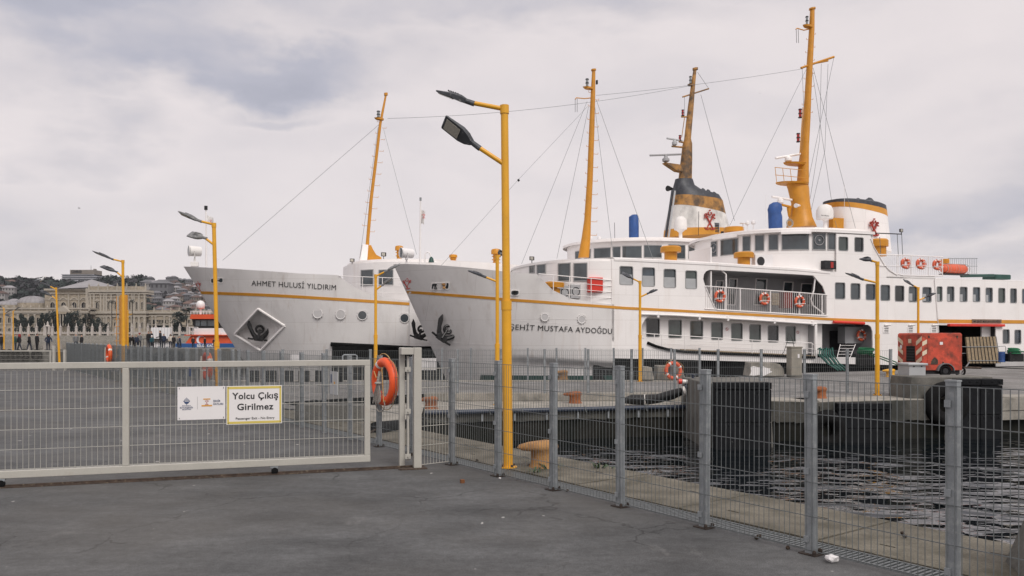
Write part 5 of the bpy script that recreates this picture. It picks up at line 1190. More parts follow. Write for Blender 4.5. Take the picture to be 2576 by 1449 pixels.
# sweep of white plating edge and aft rail
B.tb('sweep_rail', [(2190, 600, -.02), (2199, 622, -.02), (2210, 641, -.02), (2224, 665, -.02), (2238, 681, -.02), (2257, 692, -.02)], .028, 'white')
B.rail('aft_rail', [(2209, 640), (2290, 642.5), (2372, 646.5)], [(2211, 643), (2226, 668), (2242, 684), (2262, 692.5), (2372, 695)], -.01, nbar=34, posts=(2257, 2292, 2336, 2371), r=.028)
B.tb('guard_wire', [(2213, 668, -.05), (2250, 669.5, -.05), (2300, 671, -.05), (2371, 674, -.05)], .018, 'white')
B.rail('rear_rail', [(2385, 650), (2459, 650)], [(2385, 690), (2459, 689.5)], 2.5, nbar=16, mids=1, m='steel', rb=.012)
for x, y0 in ((2213, 596), (2257, 589), (2268, 585)): B.tb('signal_pole', [(x, y0, .6), (x+3, 645, .6)], .018, 'wire', n=5)
floodlight(B, 2267, 580, .6, .22, 10)
B.tb('crane_beam', [(2418, 694, 3), (2500, 693, 3)], .10, 'grn'); B.block('crane_base', 2504, 2544, 691, 702, 3, 1, 'grn', bevel=.06); vent(B, 2370, 2385, 651, 664, 2, capf=.9)
# air conditioner and vents on the roof
f = B.block('air_conditioner', 1900, 1945, 641, 671, .45, .35, 'wsign', bevel=.02); c = B.P(1914, 657, .44); B.add('fan_grille', MB().lathe(c, [(.24, 0), (.24, .015), (.06, .03)], 20, R=Matrix.Rotation(pi/2, 4, 'X')), 'dark', f, smooth=30)
vent(B, 1664.5, 1709.7, 618, 657, .8); vent(B, 1850, 1892.3, 633, 669, .6)
# running light box
f = B.block('running_light_box', 2075, 2104, 656, 676, -.12, .35, 'dark'); B.block('red_lens', 2090, 2097, 659, 674, -.14, .04, 'lred', f)
# main mast
mm = B.loft('main_mast', [(1986, 2045.5, 573, 573, 1.0), (1990, 2037, 548, 548, .75), (1995, 2033, 511, 511, .55), (1985, 2032, 475, 475, .5), (1979.5, 2031, 463, 463, .42), (1979.5, 2031, 461, 461, .42)], 'yel', n=12)
B.loft('mast_tube', [(2008, 2031, 462, 462, .42), (2011, 2031, 420, 420, .38), (2017, 2032, 371, 371, .30), (2022, 2036, 300, 300, .28), (2026, 2038, 247, 247, .25), (2031, 2043, 160, 160, .21), (2036.5, 2047.5, 74, 74, .18), (2039, 2048, 24, 24, .15)], 'yel', parent=mm, n=12)
B.loft('mast_cap', [(2036.5, 2050, 24, 24), (2037, 2050, 20, 20)], 'yel', parent=mm); rungs(B, 2042, 60, 2030, 290, 14, parent=mm)
B.tb('cross_yard', [(2015, 171), (2035, 164), (2097.8, 143)], .07, 'yel', mm); B.tb('lower_yard', [(2032, 163), (2083, 153)], .05, 'yel', mm)
B.loft('light_platform', [(2022, 2046, 66, 72), (2020, 2046, 62, 66)], 'yel', parent=mm, b=.2); navlight(B, 2030, 41, 64, 5.2, parent=mm)
B.tb('mast_arm', [(2036, 73), (2022, 76), (2005, 71), (2002, 74)], .035, 'yel', mm)
for x in (2003, 2008): B.tb('antenna_rod', [(x, 74), (x+1, 108)], .014, 'black', mm, 5)
navlight(B, 2013, 274, 297, 5.0, 'lred', .11, mm); navlight(B, 2008, 335, 358, 5.0, 'lred', .11, mm)
ld = B.tb('mast_ladder', [(2020, 270, 4.8), (2012, 386, 4.8)], .025, 'yel', mm); 
B.loft('radar_platform', [(1975, 2025, 412, 418, .4), (1972, 2030, 408, 412, .45)], 'yel', parent=mm); radar(B, 1983, 408, 1951, 398, 2013, 387, parent=mm)
B.loft('cage_floor', [(1955, 2031, 461, 467, .6), (1954, 2031, 458, 462, .65)], 'yel', parent=mm)
mb = MB()
for vv in (4.55, 5.85):
    for y in (421, 440): mb.path([B.P(x, y+(x-1950)*.10, vv) for x in (1950, 1965, 1990, 2030)], .02, 5)
    for x in (1950, 1969, 1988): mb.tube(B.P(x, 422+(x-1950)*.1, vv), B.P(x+4, 460, vv), .018, n=5)
mb.path([B.P(1950, 421, 4.55), B.P(1949, 421, 5.2), B.P(1950, 421, 5.85)], .02, 5); B.add('cage_rail', mb, 'yel', mm)
B.tb('lower_arm', [(1990, 521), (1958, 513)], .08, 'yel', mm); radar(B, 1963, 513, 1942, 495, 1992, 503, parent=mm, rb=.2)
B.tb('horn', [(2012, 517, 4.6), (2002, 517, 4.3)], .05, 'white', mm, r1=.14); B.loft('horn_box', [(2016, 2033, 516, 520, .35), (2016, 2031, 503, 503, .35)], 'yel', parent=mm)
B.loft('small_lamp_stand', [(1983, 1987, 545, 545), (1981, 1989, 530, 530), (1980, 1990, 522, 522)], 'yel', parent=mm)
B.add('coiled_hose', MB().torus(B.P(1986, 570-8, 4.2), .2, .03, None, 18, 6).torus(B.P(1987, 570-9, 4.15), .24, .025, None, 18, 6), 'rope', mm, smooth=40)
# covered searchlight, dome aerial
B.loft('covered_searchlight', [(1936, 1966, 577, 577, .35), (1935, 1965, 545, 545, .38), (1934, 1963, 535, 535, .3), (1933, 1966, 527, 527, .36), (1937, 1964, 514, 514, .3), (1945, 1957, 509, 509, .12)], 'blue', v=4.0, n=14)
B.loft('dome_stand', [(2071, 2081, 577, 577, .12), (2072, 2080, 556, 556, .1), (2064, 2086, 551, 551, .25)], 'white', v=3.2)
do_ = B.loft('satellite_dome', [(2057, 2092, 551, 551, .42), (2056.5, 2093, 544, 544, .44), (2056.5, 2092.5, 530, 530, .44), (2061, 2088, 519, 519, .34), (2069, 2080, 514.5, 514.5, .14)], 'flag', v=3.2, n=20, smooth=60)
p = B.P(2066, 543, 2.74); wd_ = B.P(2086, 543, 2.74).x-p.x; me = text_mesh('lettering', 'Bek Marine', .10, 'ink', .002, .001, lambda a, b, c: (p.x+a, p.y-c, p.z+b), 'LEFT', wd_); o = link('lettering', me, do_)
# funnel
fu = B.loft('funnel', [(2092, 2224, 620, 640, 1.5), (2090, 2221, 600, 610, 1.5), (2088, 2217, 522, 552, 1.35)], 'dirtyw' if False else 'white', n=28, sq=.8)
B.loft('funnel_band', [(2087.5, 2217, 522.5, 552.5, 1.36), (2083, 2216, 510.5, 536, 1.33)], 'ochre', parent=fu, n=28, sq=.8)
B.loft('funnel_cap', [(2082.5, 2216, 510.5, 536.5, 1.33), (2083, 2214, 504, 523, 1.3), (2095, 2205, 502, 517, 1.1)], 'navy', parent=fu, n=28, sq=.8)
B.tb('exhaust_pipe', [(2176, 516), (2190, 507)], .3, 'navy', fu); B.tb('exhaust_pipe', [(2153, 508), (2160, 505)], .2, 'navy', fu)
mb = MB(); c = B.P(2196, 572, 3.85); anchors(mb, c.x-.1, c.z-.1, .52, 3.58, 3.70); B.add('funnel_emblem', mb, 'rink', fu)
vent(B, 2190, 2228, 600, 645, 2.2, capf=.45, neck=.8); B.block('yellow_box', 2096, 2124, 549, 577, 4.2, .4, 'yel'); vent(B, 1824.6, 1867.3, 570, 590, 5.5, capf=.7, neck=.9)
for x0, y0, x1, y1 in ((1927, 490, 1926, 579), (2125, 465, 2123, 577), (2178, 530, 2174, 580), (1835, 430, 1835, 432)): B.tb('whip_aerial', [(x0, y0, 3), (x1, y1, 3)], .012, 'wsign', n=5)
c = B.P(1869, 563, 5); mb = MB(); mb.lathe(c, [(.03, -.35), (.03, 0), (.2, .02), (.2, .05)], 10); mb.lathe(c+Vector((.32, 0, .0)), [(.03, -.35), (.03, -.1), (.14, 0), (.14, .12), (.05, .2)], 12); mb.lathe(c+Vector((.75, 0, .05)), [(.03, -.35), (.03, -.1), (.14, 0), (.14, .12), (.05, .2)], 12); B.add('aerial_cluster', mb, 'wsign', smooth=40)
# rigging
for a_ in (((1477, 255), (1312, 664)), ((1480.7, 268), (1401, 650)), ((1496, 265), (1543, 648, 1)), ((1500, 251), (1644, 655, 1)), ((2029, 173), (1836, 567)), ((2043, 175), (2097, 540), (2106, 576, 3)), ((2045.5, 171), (2152, 574, 3)), ((2097.8, 144), (2031, 465.7)), ((2083, 160.7), (2075, 380), (2037, 544)), ((2066, 160), (2062, 350), (2038, 500)), ((2018, 172), (2022, 270)), ((1478, 268), (1291+13, 452), (1110, 668))): B.stay(a_)
B.sag(1500, 240, 2020, 173, 5); B.stay(((1735, 216), (2018, 172))) if False else None
B.add('wire_insulator', MB().tube(B.P(1303, 451, 5.2), B.P(1306, 456, 5.2), .06, n=6), 'black')
# bow gear
fs_ = B.tb('flagstaff', [(1056.5, 665), (1058, 505)], .055, 'white', n=8, r1=.035); B.tb('staff_lamp', [(1058, 505), (1058, 497)], .06, 'lclr', fs_)
mb = MB(); nx, nz = 8, 10; vs = []
for i in range(nx+1):
    for j in range(nz+1):
        a, b = i/nx, j/nz; p = B.P(1060+a*(10-3*b), 525+a*10+b*(37-a*8), 5.2); p.y += .12*sin(a*7+b*2); vs.append(p)
mb.add(vs, [(i*(nz+1)+j, (i+1)*(nz+1)+j, (i+1)*(nz+1)+j+1, i*(nz+1)+j+1) for i in range(nx) for j in range(nz)]); g = B.add('flag', mb, 'flag', fs_, smooth=80, fixn=False)
mb = MB(); c = B.P(1064, 545, 5.2); anchors(mb, c.x, c.z, .12, 5.0, 5.02); B.add('flag_emblem', mb, 'red', g)
def searchlight(s, xc, yc, x0, yb, v, R, Lh, m='wsign'):
    c = s.P(xc, yc, v); g = s.add('searchlight', MB().tube(c+Vector((-Lh/2, -.12, 0)), c+Vector((Lh/2, .12, 0)), R, R*.92, 18).torus(c+Vector((-Lh/2, -.12, 0)), R, .025, Matrix.Rotation(pi/2+.2, 4, 'Z'), 18, 6), m, smooth=40)
    s.add('lens', MB().tube(c+Vector((-Lh/2-.012, -.123, 0)), c+Vector((-Lh/2, -.12, 0)), R*.93, R*.93, 18), 'glass', g)
    b = s.P(xc, yb, v); s.add('yoke', MB().path([c+Vector((0, -R-.05, 0)), c+Vector((0, -R*.8, -R-.05)), c+Vector((0, 0, -R-.14)), c+Vector((0, R*.8, -R-.05)), c+Vector((0, R+.05, 0))], .03, 6).tube(c+Vector((0, 0, -R-.14)), b, .06, n=8), m, g)
searchlight(B, 1023, 637, 0, 666, 4.6, .26, .62)
B.tb('bell_frame', [(1069, 662), (1069, 640), (1074, 634), (1081, 636), (1084, 646)], .035, 'white'); bl = B.P(1085, 660, 5.2); B.add('bell', MB().lathe(bl, [(.16, 0), (.14, .06), (.11, .2), (.05, .28), (.02, .3)], 14), 'grn', smooth=40)
# life rings on the ferry
def ship_ring(S, px, py, label, v=-.12, R=.34, m='ringf', rz_=0):
    u, z = S.uv(px, py, v); t = thing('life_ring', label, 'life ring', S.w(u, v, z), S.th+rz_, 'life rings on the right ferry')
    ring_parts(t, R, .075, 4, n=22, k=8, mt=m, lines=False); obj('holder_bar', MB().tube((-R, -.1, -R*.3), (R, -.1, -R*.3), .015, n=5), 'white', t); obj('hook', MB().bx(-.05, .05, -.1, -.02, R*.75, R*1.05), 'white', t)
ship_ring(B, 1811, 745.5, 'leftmost of three life rings hung on the side balcony rail'); ship_ring(B, 1923, 752, 'middle of three life rings hung on the side balcony rail'); ship_ring(B, 2011.5, 759, 'rightmost of three life rings hung on the side balcony rail')
ship_ring(B, 2167, 843.5, 'life ring hung inside the shaded doorway recess beside the ladder', .7)
for x, y, lb in ((2277, 662.6, 'left'), (2315, 663.7, 'middle'), (2356.5, 666, 'right')):
    ship_ring(B, x, y, 'outer life ring at the %s of the three pairs on the upper aft rail' % lb, -.1, .32); ship_ring(B, x+4, y+1, 'inner life ring behind the one at the %s of the upper aft rail' % lb, .14, .32)
# life raft roll
t = thing('life_raft', 'long orange bundle of folded life raft behind the upper aft rail', 'life raft', B.w(*B.P(2400, 677, 1.2)), B.th)
mb = MB(); n = 22; vs = []; pts = [Vector((-.95+1.9*i/n, 0, 0)) for i in range(n+1)]
obj('bundle', MB().path(pts, .3, 14, rs=[.30*(1-abs(2*i/n-1)**6*.4)*(1+.06*(i % 2)) for i in range(n+1)]), 'ringf', t, smooth=60)
for i in range(9): x = -.85+1.7*i/8; obj('lashing', MB().torus((x, 0, 0), .315, .012, Matrix.Rotation(pi/2+.3, 4, 'Z'), 18, 5), 'rope', t)
obj('cradle', MB().bx(-1.0, 1.0, -.2, .2, -.36, -.3), 'dark', t)

# ---------------------------------------------------------------- left ferry
A_ = Ship('left white ferry with anchor recess, ochre stripe and name Ahmet Hulusi Yıldırım', -6.9, 47.6, 19, 5.2)
u0, z0 = A_.uv(462, 671, 5.2); u1, z1 = A_.uv(590, 872, 5.2)
A_.sethull(z0, u0, z1, u1, 9.6, 2.1, .85)
UJ = A_.uv(1030, 760, 0)[0]
dia = [A_.hp(x, y) for x, y in ((649.5, 777), (716, 820), (656, 882), (590, 841))]
dc = (sum(p[0] for p in dia)/4, sum(p[2] for p in dia)/4)
def inside(u, z):
    d = 1e9; k = 4
    for i in range(4):
        a, b = dia[i], dia[(i+1) % 4]; ex, ez = b[0]-a[0], b[2]-a[2]; l_ = sqrt(ex*ex+ez*ez)
        s_ = (ex*(z-a[2])-ez*(u-a[0]))/l_; s0 = (ex*(dc[1]-a[2])-ez*(dc[0]-a[0]))/l_; d = min(d, s_*(1 if s0 > 0 else -1))
    return d
def pocket(u, z):
    d = inside(u, z); return .75*min(1, max(0, d/.16))*(.65+.35*min(1, max(0, d/.6))) if d > 0 else 0
hull(A_, [(462, 670.5), (500, 672), (548.5, 674.7), (643, 680), (755, 688), (853, 692.3), (865.5, 704.4), (895.7, 724.6), (931, 739.7), (1001, 753.5), (1060, 760)], UJ, 0, -1.2, 'hullw', nu=190, nz=80, pocket=pocket)
mb = MB(); lp = []
for i in range(4):
    a, b = dia[i], dia[(i+1) % 4]
    mb.path([A_.side(a[0]+(b[0]-a[0])*t/6, a[2]+(b[2]-a[2])*t/6, .02) for t in range(7)], .07, 6)
A_.add('recess_frame', mb, 'white', smooth=40)
anchor('black anchor stowed in the diamond recess of the left ferry bow', A_, 653, 833, 1.0, .12, -.38)
stripe(A_, [(503, 736.5), (560, 738.5), (690, 743.5), (818, 751), (930, 758), (1028, 764.5), (1200, 775)], .17, UJ)
letters(A_, 'AHMET HULUSİ YILDIRIM', 632.5, 718.5, 845, 730, 12.8, off=-.001, space=1.05)
for x, y, g in ((799, 788.8, 0), (856.7, 791.3, 0), (911.3, 793.3, 1), (1017.2, 800.6, 1)): porthole(A_, x, y, .24, g)
mport(A_, 529, 562, 698.5, 713, ((.3, 'black'),))
mb = MB(); q = A_.hp(494, 722); anchors(mb, q[0]+.1, q[2], .26, 0, 0, lambda a, b, d: A_.side(max(a, A_.us(b)+.03), b, .03*(1-d)+.004)); A_.add('stem_emblem', mb, 'red')
a, b = A_.hp(600, 858), A_.hp(830, 868)
A_.add('rubbing_strake', MB().path([A_.side(u, A_.zat(u, A_.hv(u, 1.3), interp([(831, 866), (1014, 875), (1100, 880)], A_.proj(u, .5)[0])), .06) for u in [A_.hp(832, 866)[0]+i*.5 for i in range(14)]], .13, 6), 'rubber')
u = A_.hp(832, 870)[0]; A_.add('dark_lower_hull', MB().bx(u, 8, -.12, .1, -1.2, 1.12), 'rubber')
A_.add('side_wall', MB().plate([A_.uv(x, y, 0) for x, y in ((1028, 754), (1110, 760), (1110, 900), (1028, 900))], [], lambda a, b, d: (a, .1*d, b), t=1), 'hullw')
# deckhouse
DP = A_.path(1090, 866, .1, 1100, pw=2.3); zr = A_.zat(A_.uv(1087, 652, .1)[0], .1, 655)
A_.wall('deckhouse', DP, zr-.1, 3.0, 'white'); A_.wall('deckhouse_roof', [(u+(.25 if u < A_.uv(1090, 700)[0]-.3 else 0), v+(.2 if v < 5.2 else -.2)) for u, v in DP], zr+.10, zr-.1, 'white')
for x0, x1, y0, y1 in ((909, 939, 679, 718), (954, 989, 679, 717)): A_.pane(DP, x0, x1, y0, y1)
A_.rail('bow_rail', [(853, 694), (990, 699.5), (1020, 701)], [(853, 695), (880, 714), (931, 739), (1020, 757)], .02, mids=2, posts=(912, 962))
A_.add('upper_house', MB().plate([A_.uv(x, y, .2) for x, y in ((1088, 652), (1250, 662), (1310, 667), (1500, 680), (1500, 760), (1088, 745))], [], lambda a, b, d: (a, .2+9.8*d, b), t=1), 'white')
A_.add('main_house', MB().bx(A_.uv(1090, 700)[0], 46, .0, 10.4, -1.2, 3.9), 'white')
vent(A_, 994, 1014, 618, 652, 3, capf=.35, neck=.6, fins=2); vent(A_, 1130, 1150, 640, 662, 3, capf=.35, neck=.65, fins=2); vent(A_, 1236, 1260, 626, 670, 3, capf=.3, neck=.6, fins=3)
floodlight(A_, 965, 640, 1.5, .28, 14); floodlight(A_, 886, 655, 4, .26, 14)
m1 = A_.loft('fore_mast', [(917, 928, 640, 640), (921, 929.5, 600, 600), (929.5, 938, 500, 500), (942, 950, 400, 400), (953, 960, 312, 312), (968, 973, 240, 240)], 'yel', n=10); A_.loft('mast_cap', [(966, 975.5, 240, 240), (966, 975.5, 234, 234)], 'yel', parent=m1)
rungs(A_, 962, 300, 925, 590, 20, parent=m1); A_.loft('light_platform', [(945, 965, 300, 303), (941, 966, 296, 299)], 'yel', parent=m1, b=.2); navlight(A_, 952, 279, 297, 5.2, parent=m1, r=.11)
P = [A_.uv(x, y, 5.2) for x, y in ((924, 617), (933, 617), (938, 628), (946, 641), (959, 648), (959, 656), (924, 656))]; A_.add('mast_fin', MB().plate(P, [], lambda a, b, d: (a, 5.1+.2*d, b), t=1), 'yel', m1)
P = [A_.uv(x, y, 5.2) for x, y in ((911, 616), (925, 617), (922, 656), (904, 656))]; A_.add('mast_foot', MB().plate(P, [], lambda a, b, d: (a, 4.9+.6*d, b), t=1), 'white', m1)
# wheelhouse
WP = A_.path(1722, 1440, .2, 1792, pw=2.1, n=26); zw = A_.zat(A_.uv(1722, 610, .2)[0], .2, 606)
A_.wall('wheelhouse', WP, zw, 4.8, 'white')
ul = A_.uv(1722, 600)[0]; A_.wall('wheelhouse_eave', [(u-.28 if u < ul else u, v-.18 if v < 5.2 else v+.18) for u, v in WP], zw+.10, zw-.07, 'white'); A_.wall('wheelhouse_roof', [(u+.35 if u < ul else u, v+.3 if v < 5.2 else v-.3) for u, v in WP], zw+.24, zw+.08, 'white')
for x0, x1, y0, y1 in ((1448, 1462, 632, 652), (1470, 1486, 628, 651), (1495, 1536, 624, 649), (1542, 1561, 621, 649), (1566, 1614, 619, 649), (1620, 1664, 617, 648), (1682, 1723, 616, 650), (1732, 1753.5, 618, 650), (1764, 1784, 620, 654)): A_.pane(WP, x0, x1, y0, y1)
A_.loft('covered_searchlight', [(1583, 1606, 600, 600, .3), (1583, 1606, 570, 570, .32), (1583, 1605, 545, 545, .3), (1590, 1603, 540, 540, .15)], 'blue', v=4, n=12); A_.loft('searchlight_stand', [(1580, 1608, 604, 604, .4), (1586, 1602, 596, 596, .2)], 'yel', v=4)
c = A_.P(1497, 604, 6); mb = MB(); mb.lathe(c, [(.05, -.6), (.05, -.1), (.03, -.05)], 8); mb.tube(c+Vector((-.35, 0, 0)), c+Vector((.35, 0, 0)), .03, n=6)
for sg in (-1, 1): mb.lathe(c+Vector((sg*.35, 0, 0)), [(.05, -.02), (.14, .08), (.14, .2), (.06, .28)], 12)
A_.add('aerial_cluster', mb, 'wsign', smooth=40)
for x, y0 in ((1546, 560), (1600, 610)): A_.tb('whip_aerial', [(x, y0, 3), (x+1, 620, 3)], .018, 'dark', n=5)
# funnel with mast
fu = A_.loft('funnel', [(1675, 1832, 598, 592, 1.5), (1677, 1829, 578, 578, 1.5)], 'ochre', n=28, sq=.8)
A_.loft('funnel_body', [(1677, 1829, 578.2, 578.2, 1.48), (1689, 1818, 517, 542, 1.3)], 'dirtyw', parent=fu, n=28, sq=.8)
A_.loft('funnel_band', [(1688.5, 1818.5, 517, 542.5, 1.31), (1693, 1811, 492, 508, 1.24)], 'sootyel', parent=fu, n=28, sq=.8)
A_.loft('funnel_cap', [(1692.5, 1811.5, 492, 508.5, 1.25), (1696, 1804, 478, 494, 1.1), (1697, 1765, 468, 483, .8), (1699, 1745, 458, 468, .55), (1701, 1740, 450, 452, .5)], 'navy', parent=fu, n=28, sq=.85)
fm_ = A_.loft('funnel_mast', [(1708, 1739, 450, 452, .42), (1714, 1740, 400, 400, .38), (1718, 1740, 365, 362, .34), (1722, 1737, 350, 350, .26), (1731, 1744, 270, 270, .22), (1738, 1747.5, 220, 220, .18), (1744.5, 1751.5, 176, 176, .13)], 'sootyel', n=12)
A_.loft('mast_cap', [(1743, 1755, 176, 176), (1743, 1755, 171, 171)], 'sootyel', parent=fm_)
A_.tb('cross_yard', [(1717, 244), (1783, 223)], .055, 'sootyel', fm_); navlight(A_, 1737, 192, 212, 5.2, parent=fm_, r=.1); A_.loft('light_platform', [(1731, 1744, 215, 216), (1730, 1744, 212, 213)], 'sootyel', parent=fm_, b=.2)
navlight(A_, 1717.5, 276, 292, 5.2, 'lred', .1, fm_); navlight(A_, 1710.5, 340, 354, 5.2, 'lred', .1, fm_); A_.tb('bracket', [(1714, 294), (1730, 294)], .06, 'sootyel', fm_); A_.tb('bracket', [(1708, 356), (1722, 359)], .07, 'sootyel', fm_)
radar(A_, 1697, 366, 1677.6, 348, 1716, 354, 'cab', fm_, .2); A_.tb('radar_arm', [(1690, 368), (1722, 371)], .07, 'sootyel', fm_)
radar(A_, 1675, 408, 1635, 391, 1714, 388, 'mid', fm_, .27); P = [A_.uv(x, y, 5.2) for x, y in ((1669, 410), (1718, 417), (1716, 434), (1700, 431), (1680, 418))]; A_.add('radar_arm', MB().plate(P, [], lambda a, b, d: (a, 4.95+.5*d, b), t=1), 'sootyel', fm_)
A_.tb('mast_ladder', [(1722, 296, 5), (1715, 345, 5)], .03, 'sootyel', fm_); A_.tb('horn', [(1693, 475, 4.9), (1680, 474, 4.6)], .05, 'black', fu, r1=.22)
A_.tb('exhaust_pipe', [(1692, 478, 4.2), (1675, 596, 4.0)], .10, 'navy', fu); A_.tb('exhaust_pipe', [(1698, 480, 3.9), (1682, 596, 3.7)], .07, 'cab', fu)
for x, y in ((1765, 481), (1778, 484), (1793, 490)): A_.tb('cap_vent', [(x-3, y+6), (x+5, y-4)], .17, 'navy', fu)
for x in (1885-30,): pass
mb = MB(); c = A_.P(1782, 552, 3.9); anchors(mb, c.x, c.z-.15, .70, 3.66, 3.78); A_.add('funnel_emblem', mb, 'rink', fu)
f = A_.block('funnel_grille', 1881-0, 1881, 0, 0, 3, .1, 'dark', fu) if False else None
g = A_.block('vent_grille', 1798, 1810, 560, 586, 3.75, .1, 'cab', fu)
for k in range(6): A_.block('louvre', 1799, 1809, 562+4*k, 564+4*k, 3.72, .05, 'dark', g, bevel=0)
A_.loft('dome_stand', [(1708, 1716, 600, 600, .12), (1708, 1716, 585, 585, .1), (1700, 1724, 578, 578, .25)], 'white', v=1.6); A_.loft('satellite_dome', [(1698, 1726, 578, 578, .42), (1697.5, 1726.5, 570, 570, .44), (1699, 1725, 553, 553, .4), (1706, 1718, 545, 545, .18)], 'flag', v=1.6, n=20, smooth=60)
for x in (1858, 1864, 1870, 1876): pass
for i in range(4): A_.loft('wall_lamp', [(1817+7.5*i-3.5, 1817+7.5*i+3.5, 590, 590, .12), (1817+7.5*i-3, 1817+7.5*i+3, 582, 582, .12)], 'dark', v=1.5, n=10)
A_.tb('whip_aerial', [(1758, 532, 3.4), (1757, 592, 3.4)], .02, 'dark', n=5)
for a_ in (((955, 312), (560, 655)), ((965, 325), (1048, 640, 3)), ((951, 320), (905, 650)), ((1763, 238), (1848, 556)), ((1755, 182), (1783, 223)), ((1722, 244), (1722, 300))): A_.stay(a_, .014)
A_.sag(975, 298, 1735, 216, 16, .014, 16); A_.stay(((1735, 216), (1790, 206), (2018, 172))) if False else None
searchlight(A_, 490, 632, 0, 662, 5.2, .32, .65, 'flag'); A_.block('searchlight_foot', 479, 499, 659, 669, 5.0, .5, 'flag')
fs_ = A_.tb('flagstaff', [(519, 672), (518, 528)], .06, 'white', n=8, r1=.04); A_.tb('staff_lamp', [(518, 528), (518, 518)], .10, 'black', fs_); A_.tb('bell_frame', [(541, 672), (537, 655), (545, 648), (551, 652)], .03, 'white')
mb = MB(); vs = []
for i in range(7):
    for j in range(7): a, b = i/6, j/6; p = A_.P(521+a*16, 541+a*8+b*18, 5.2); p.y += .15*sin(a*6+b*2); vs.append(p)
mb.add(vs, [(i*7+j, (i+1)*7+j, (i+1)*7+j+1, i*7+j+1) for i in range(6) for j in range(6)]); g = A_.add('flag', mb, 'flag', fs_, smooth=80, fixn=False)
mb = MB(); c = A_.P(530, 557, 5); anchors(mb, c.x, c.z, .10, 4.95, 4.97); A_.add('flag_emblem', mb, 'red', g)
# ================================================================ THINGS ON THE FAR QUAY
def seg(x, y, Y): return wp(x, y, Y)
t = thing('air_compressor', 'rusty red wheeled compressor with hazard stripes and a black square vent', 'compressor', (17.28, 33.5, 0), .03)
W_, D_, z0, zt = 1.72, 2.0, .28, 1.86
prof = [(0, z0), (W_, z0), (W_, zt-.06), (W_-.06, zt), (.06, zt), (0, zt-.06)]
obj('body', MB().plate(prof, [], lambda a, b, d: (a, D_*d, b), t=1), 'comp', t, bevel=.02)
obj('chassis', MB().bx(.08, W_-.05, .1, D_-.1, .12, z0-.002), 'dark', t)
obj('side_door', MB().bx(.22, W_-.14, -.016, -.001, .52, zt-.18), 'comp', t, bevel=.006)
obj('rust_patch', MB().plate([(.36, .53), (.66, .53), (.68, .70), (.60, .80), (.52, .84), (.44, .76), (.38, .66)], [], lambda a, b, d: (a, -.022+.005*d, b), t=1), 'rust', t)
obj('lower_side_panel', MB().bx(.18, W_-.2, -.012, -.001, .29, .49), 'comp', t, bevel=.004)
for x in (.28, W_-.22): obj('hinge', MB().bx(x-.03, x+.03, -.035, -.016, zt-.22, zt-.12), 'rust', t)
obj('sticker', MB().bx(.75, .88, -.020, -.0165, 1.36, 1.48), 'wsign', t); obj('lock', MB().bx(.86, .92, -.03, -.0165, .56, .64), 'rust', t)
E = lambda a, b, d: (-.012+.010*d, a, b)
obj('end_vent', MB().plate([(.55, .62), (1.25, .62), (1.25, 1.30), (.55, 1.30)], [], E, t=1), 'blackgap', t)
for k in range(5): obj('vent_slat', MB().bx(-.02, -.013, .56, 1.24, .70+.12*k, .72+.12*k), 'black', t)
for yy, sg in ((.02, 1), (1.98, -1)):
    for k in range(3):
        b = .58+.42*k; y2 = yy+sg*.44
        obj('hazard_stripe', MB().plate([(yy, b+.12), (y2, b-.10), (y2, b+.08), (yy, b+.30)], [], E, t=1), 'comphaz', t)
for k in range(2): b = .72+.42*k; obj('hazard_stripe', MB().plate([(.0, b+.16), (.2, b+.27), (.2, b+.45), (.0, b+.34)], [], lambda a, c, d: (a, -.020+.004*d, c), t=1), 'comphaz', t)
obj('square_plate', MB().bx(-.03, -.002, .85, 1.05, 1.42, 1.6), 'comphaz', t); obj('round_label', MB().tube((-.014, 1.7, 1.25), (-.002, 1.7, 1.25), .09, n=16), 'wsign', t)
wl = obj('wheel', MB().torus((.95, -.05, .26), .20, .07, None, 20, 8), 'rubber', t, smooth=50); obj('hub', MB().tube((.95, -.10, .26), (.95, 0, .26), .12, n=12), 'dark', wl)
mb = MB(); n = 10; vs = []
for i in range(n+1): a = pi*i/n; vs += [(.95+.36*cos(a), -.18, .26+.33*sin(a)), (.95+.36*cos(a), .02, .26+.33*sin(a)), (.95+.33*cos(a), -.18, .26+.30*sin(a))]
mb.add(vs, [f for i in range(n) for f in ((i*3, i*3+3, i*3+4, i*3+1), (i*3, i*3+2, i*3+5, i*3+3))]); obj('mudguard', mb, 'jg', t, smooth=50)
obj('drawbar', MB().path([(W_-.1, .6, .3), (W_+.5, .5, .38), (W_+1.1, .45, .36)], .045, 8), 'rust', t); obj('jockey_strut', MB().tube((W_+.25, .5, .1), (W_+.62, .5, .62), .028, n=8), 'steel', t); j = obj('jockey_wheel', MB().torus((W_+.16, .4, .22), .2, .045, None, 18, 6), 'rubber', t, smooth=40)
t = thing('electric_cabinet', 'light grey metal cabinet on the kerb in front of the red compressor', 'cabinet', (11.3, 22.62, .0))
obj('body', MB().bx(0, .47, 0, .66, .12, .88), 'cab', t, bevel=.006); obj('foot', MB().bx(.03, .44, .03, .63, .0, .12), 'dark', t)
obj('lid', MB().bx(-.05, .52, -.05, .71, .88, .945), 'cab', t, bevel=.02)
for x in (.12, .34): obj('latch', MB().bx(x, x+.03, -.012, -.001, .84, .87), 'dark', t)
t = thing('electric_cabinet', 'beige metal cabinet standing at the ferry side next to the promenade rail', 'cabinet', (11.6, 33.0, 0))
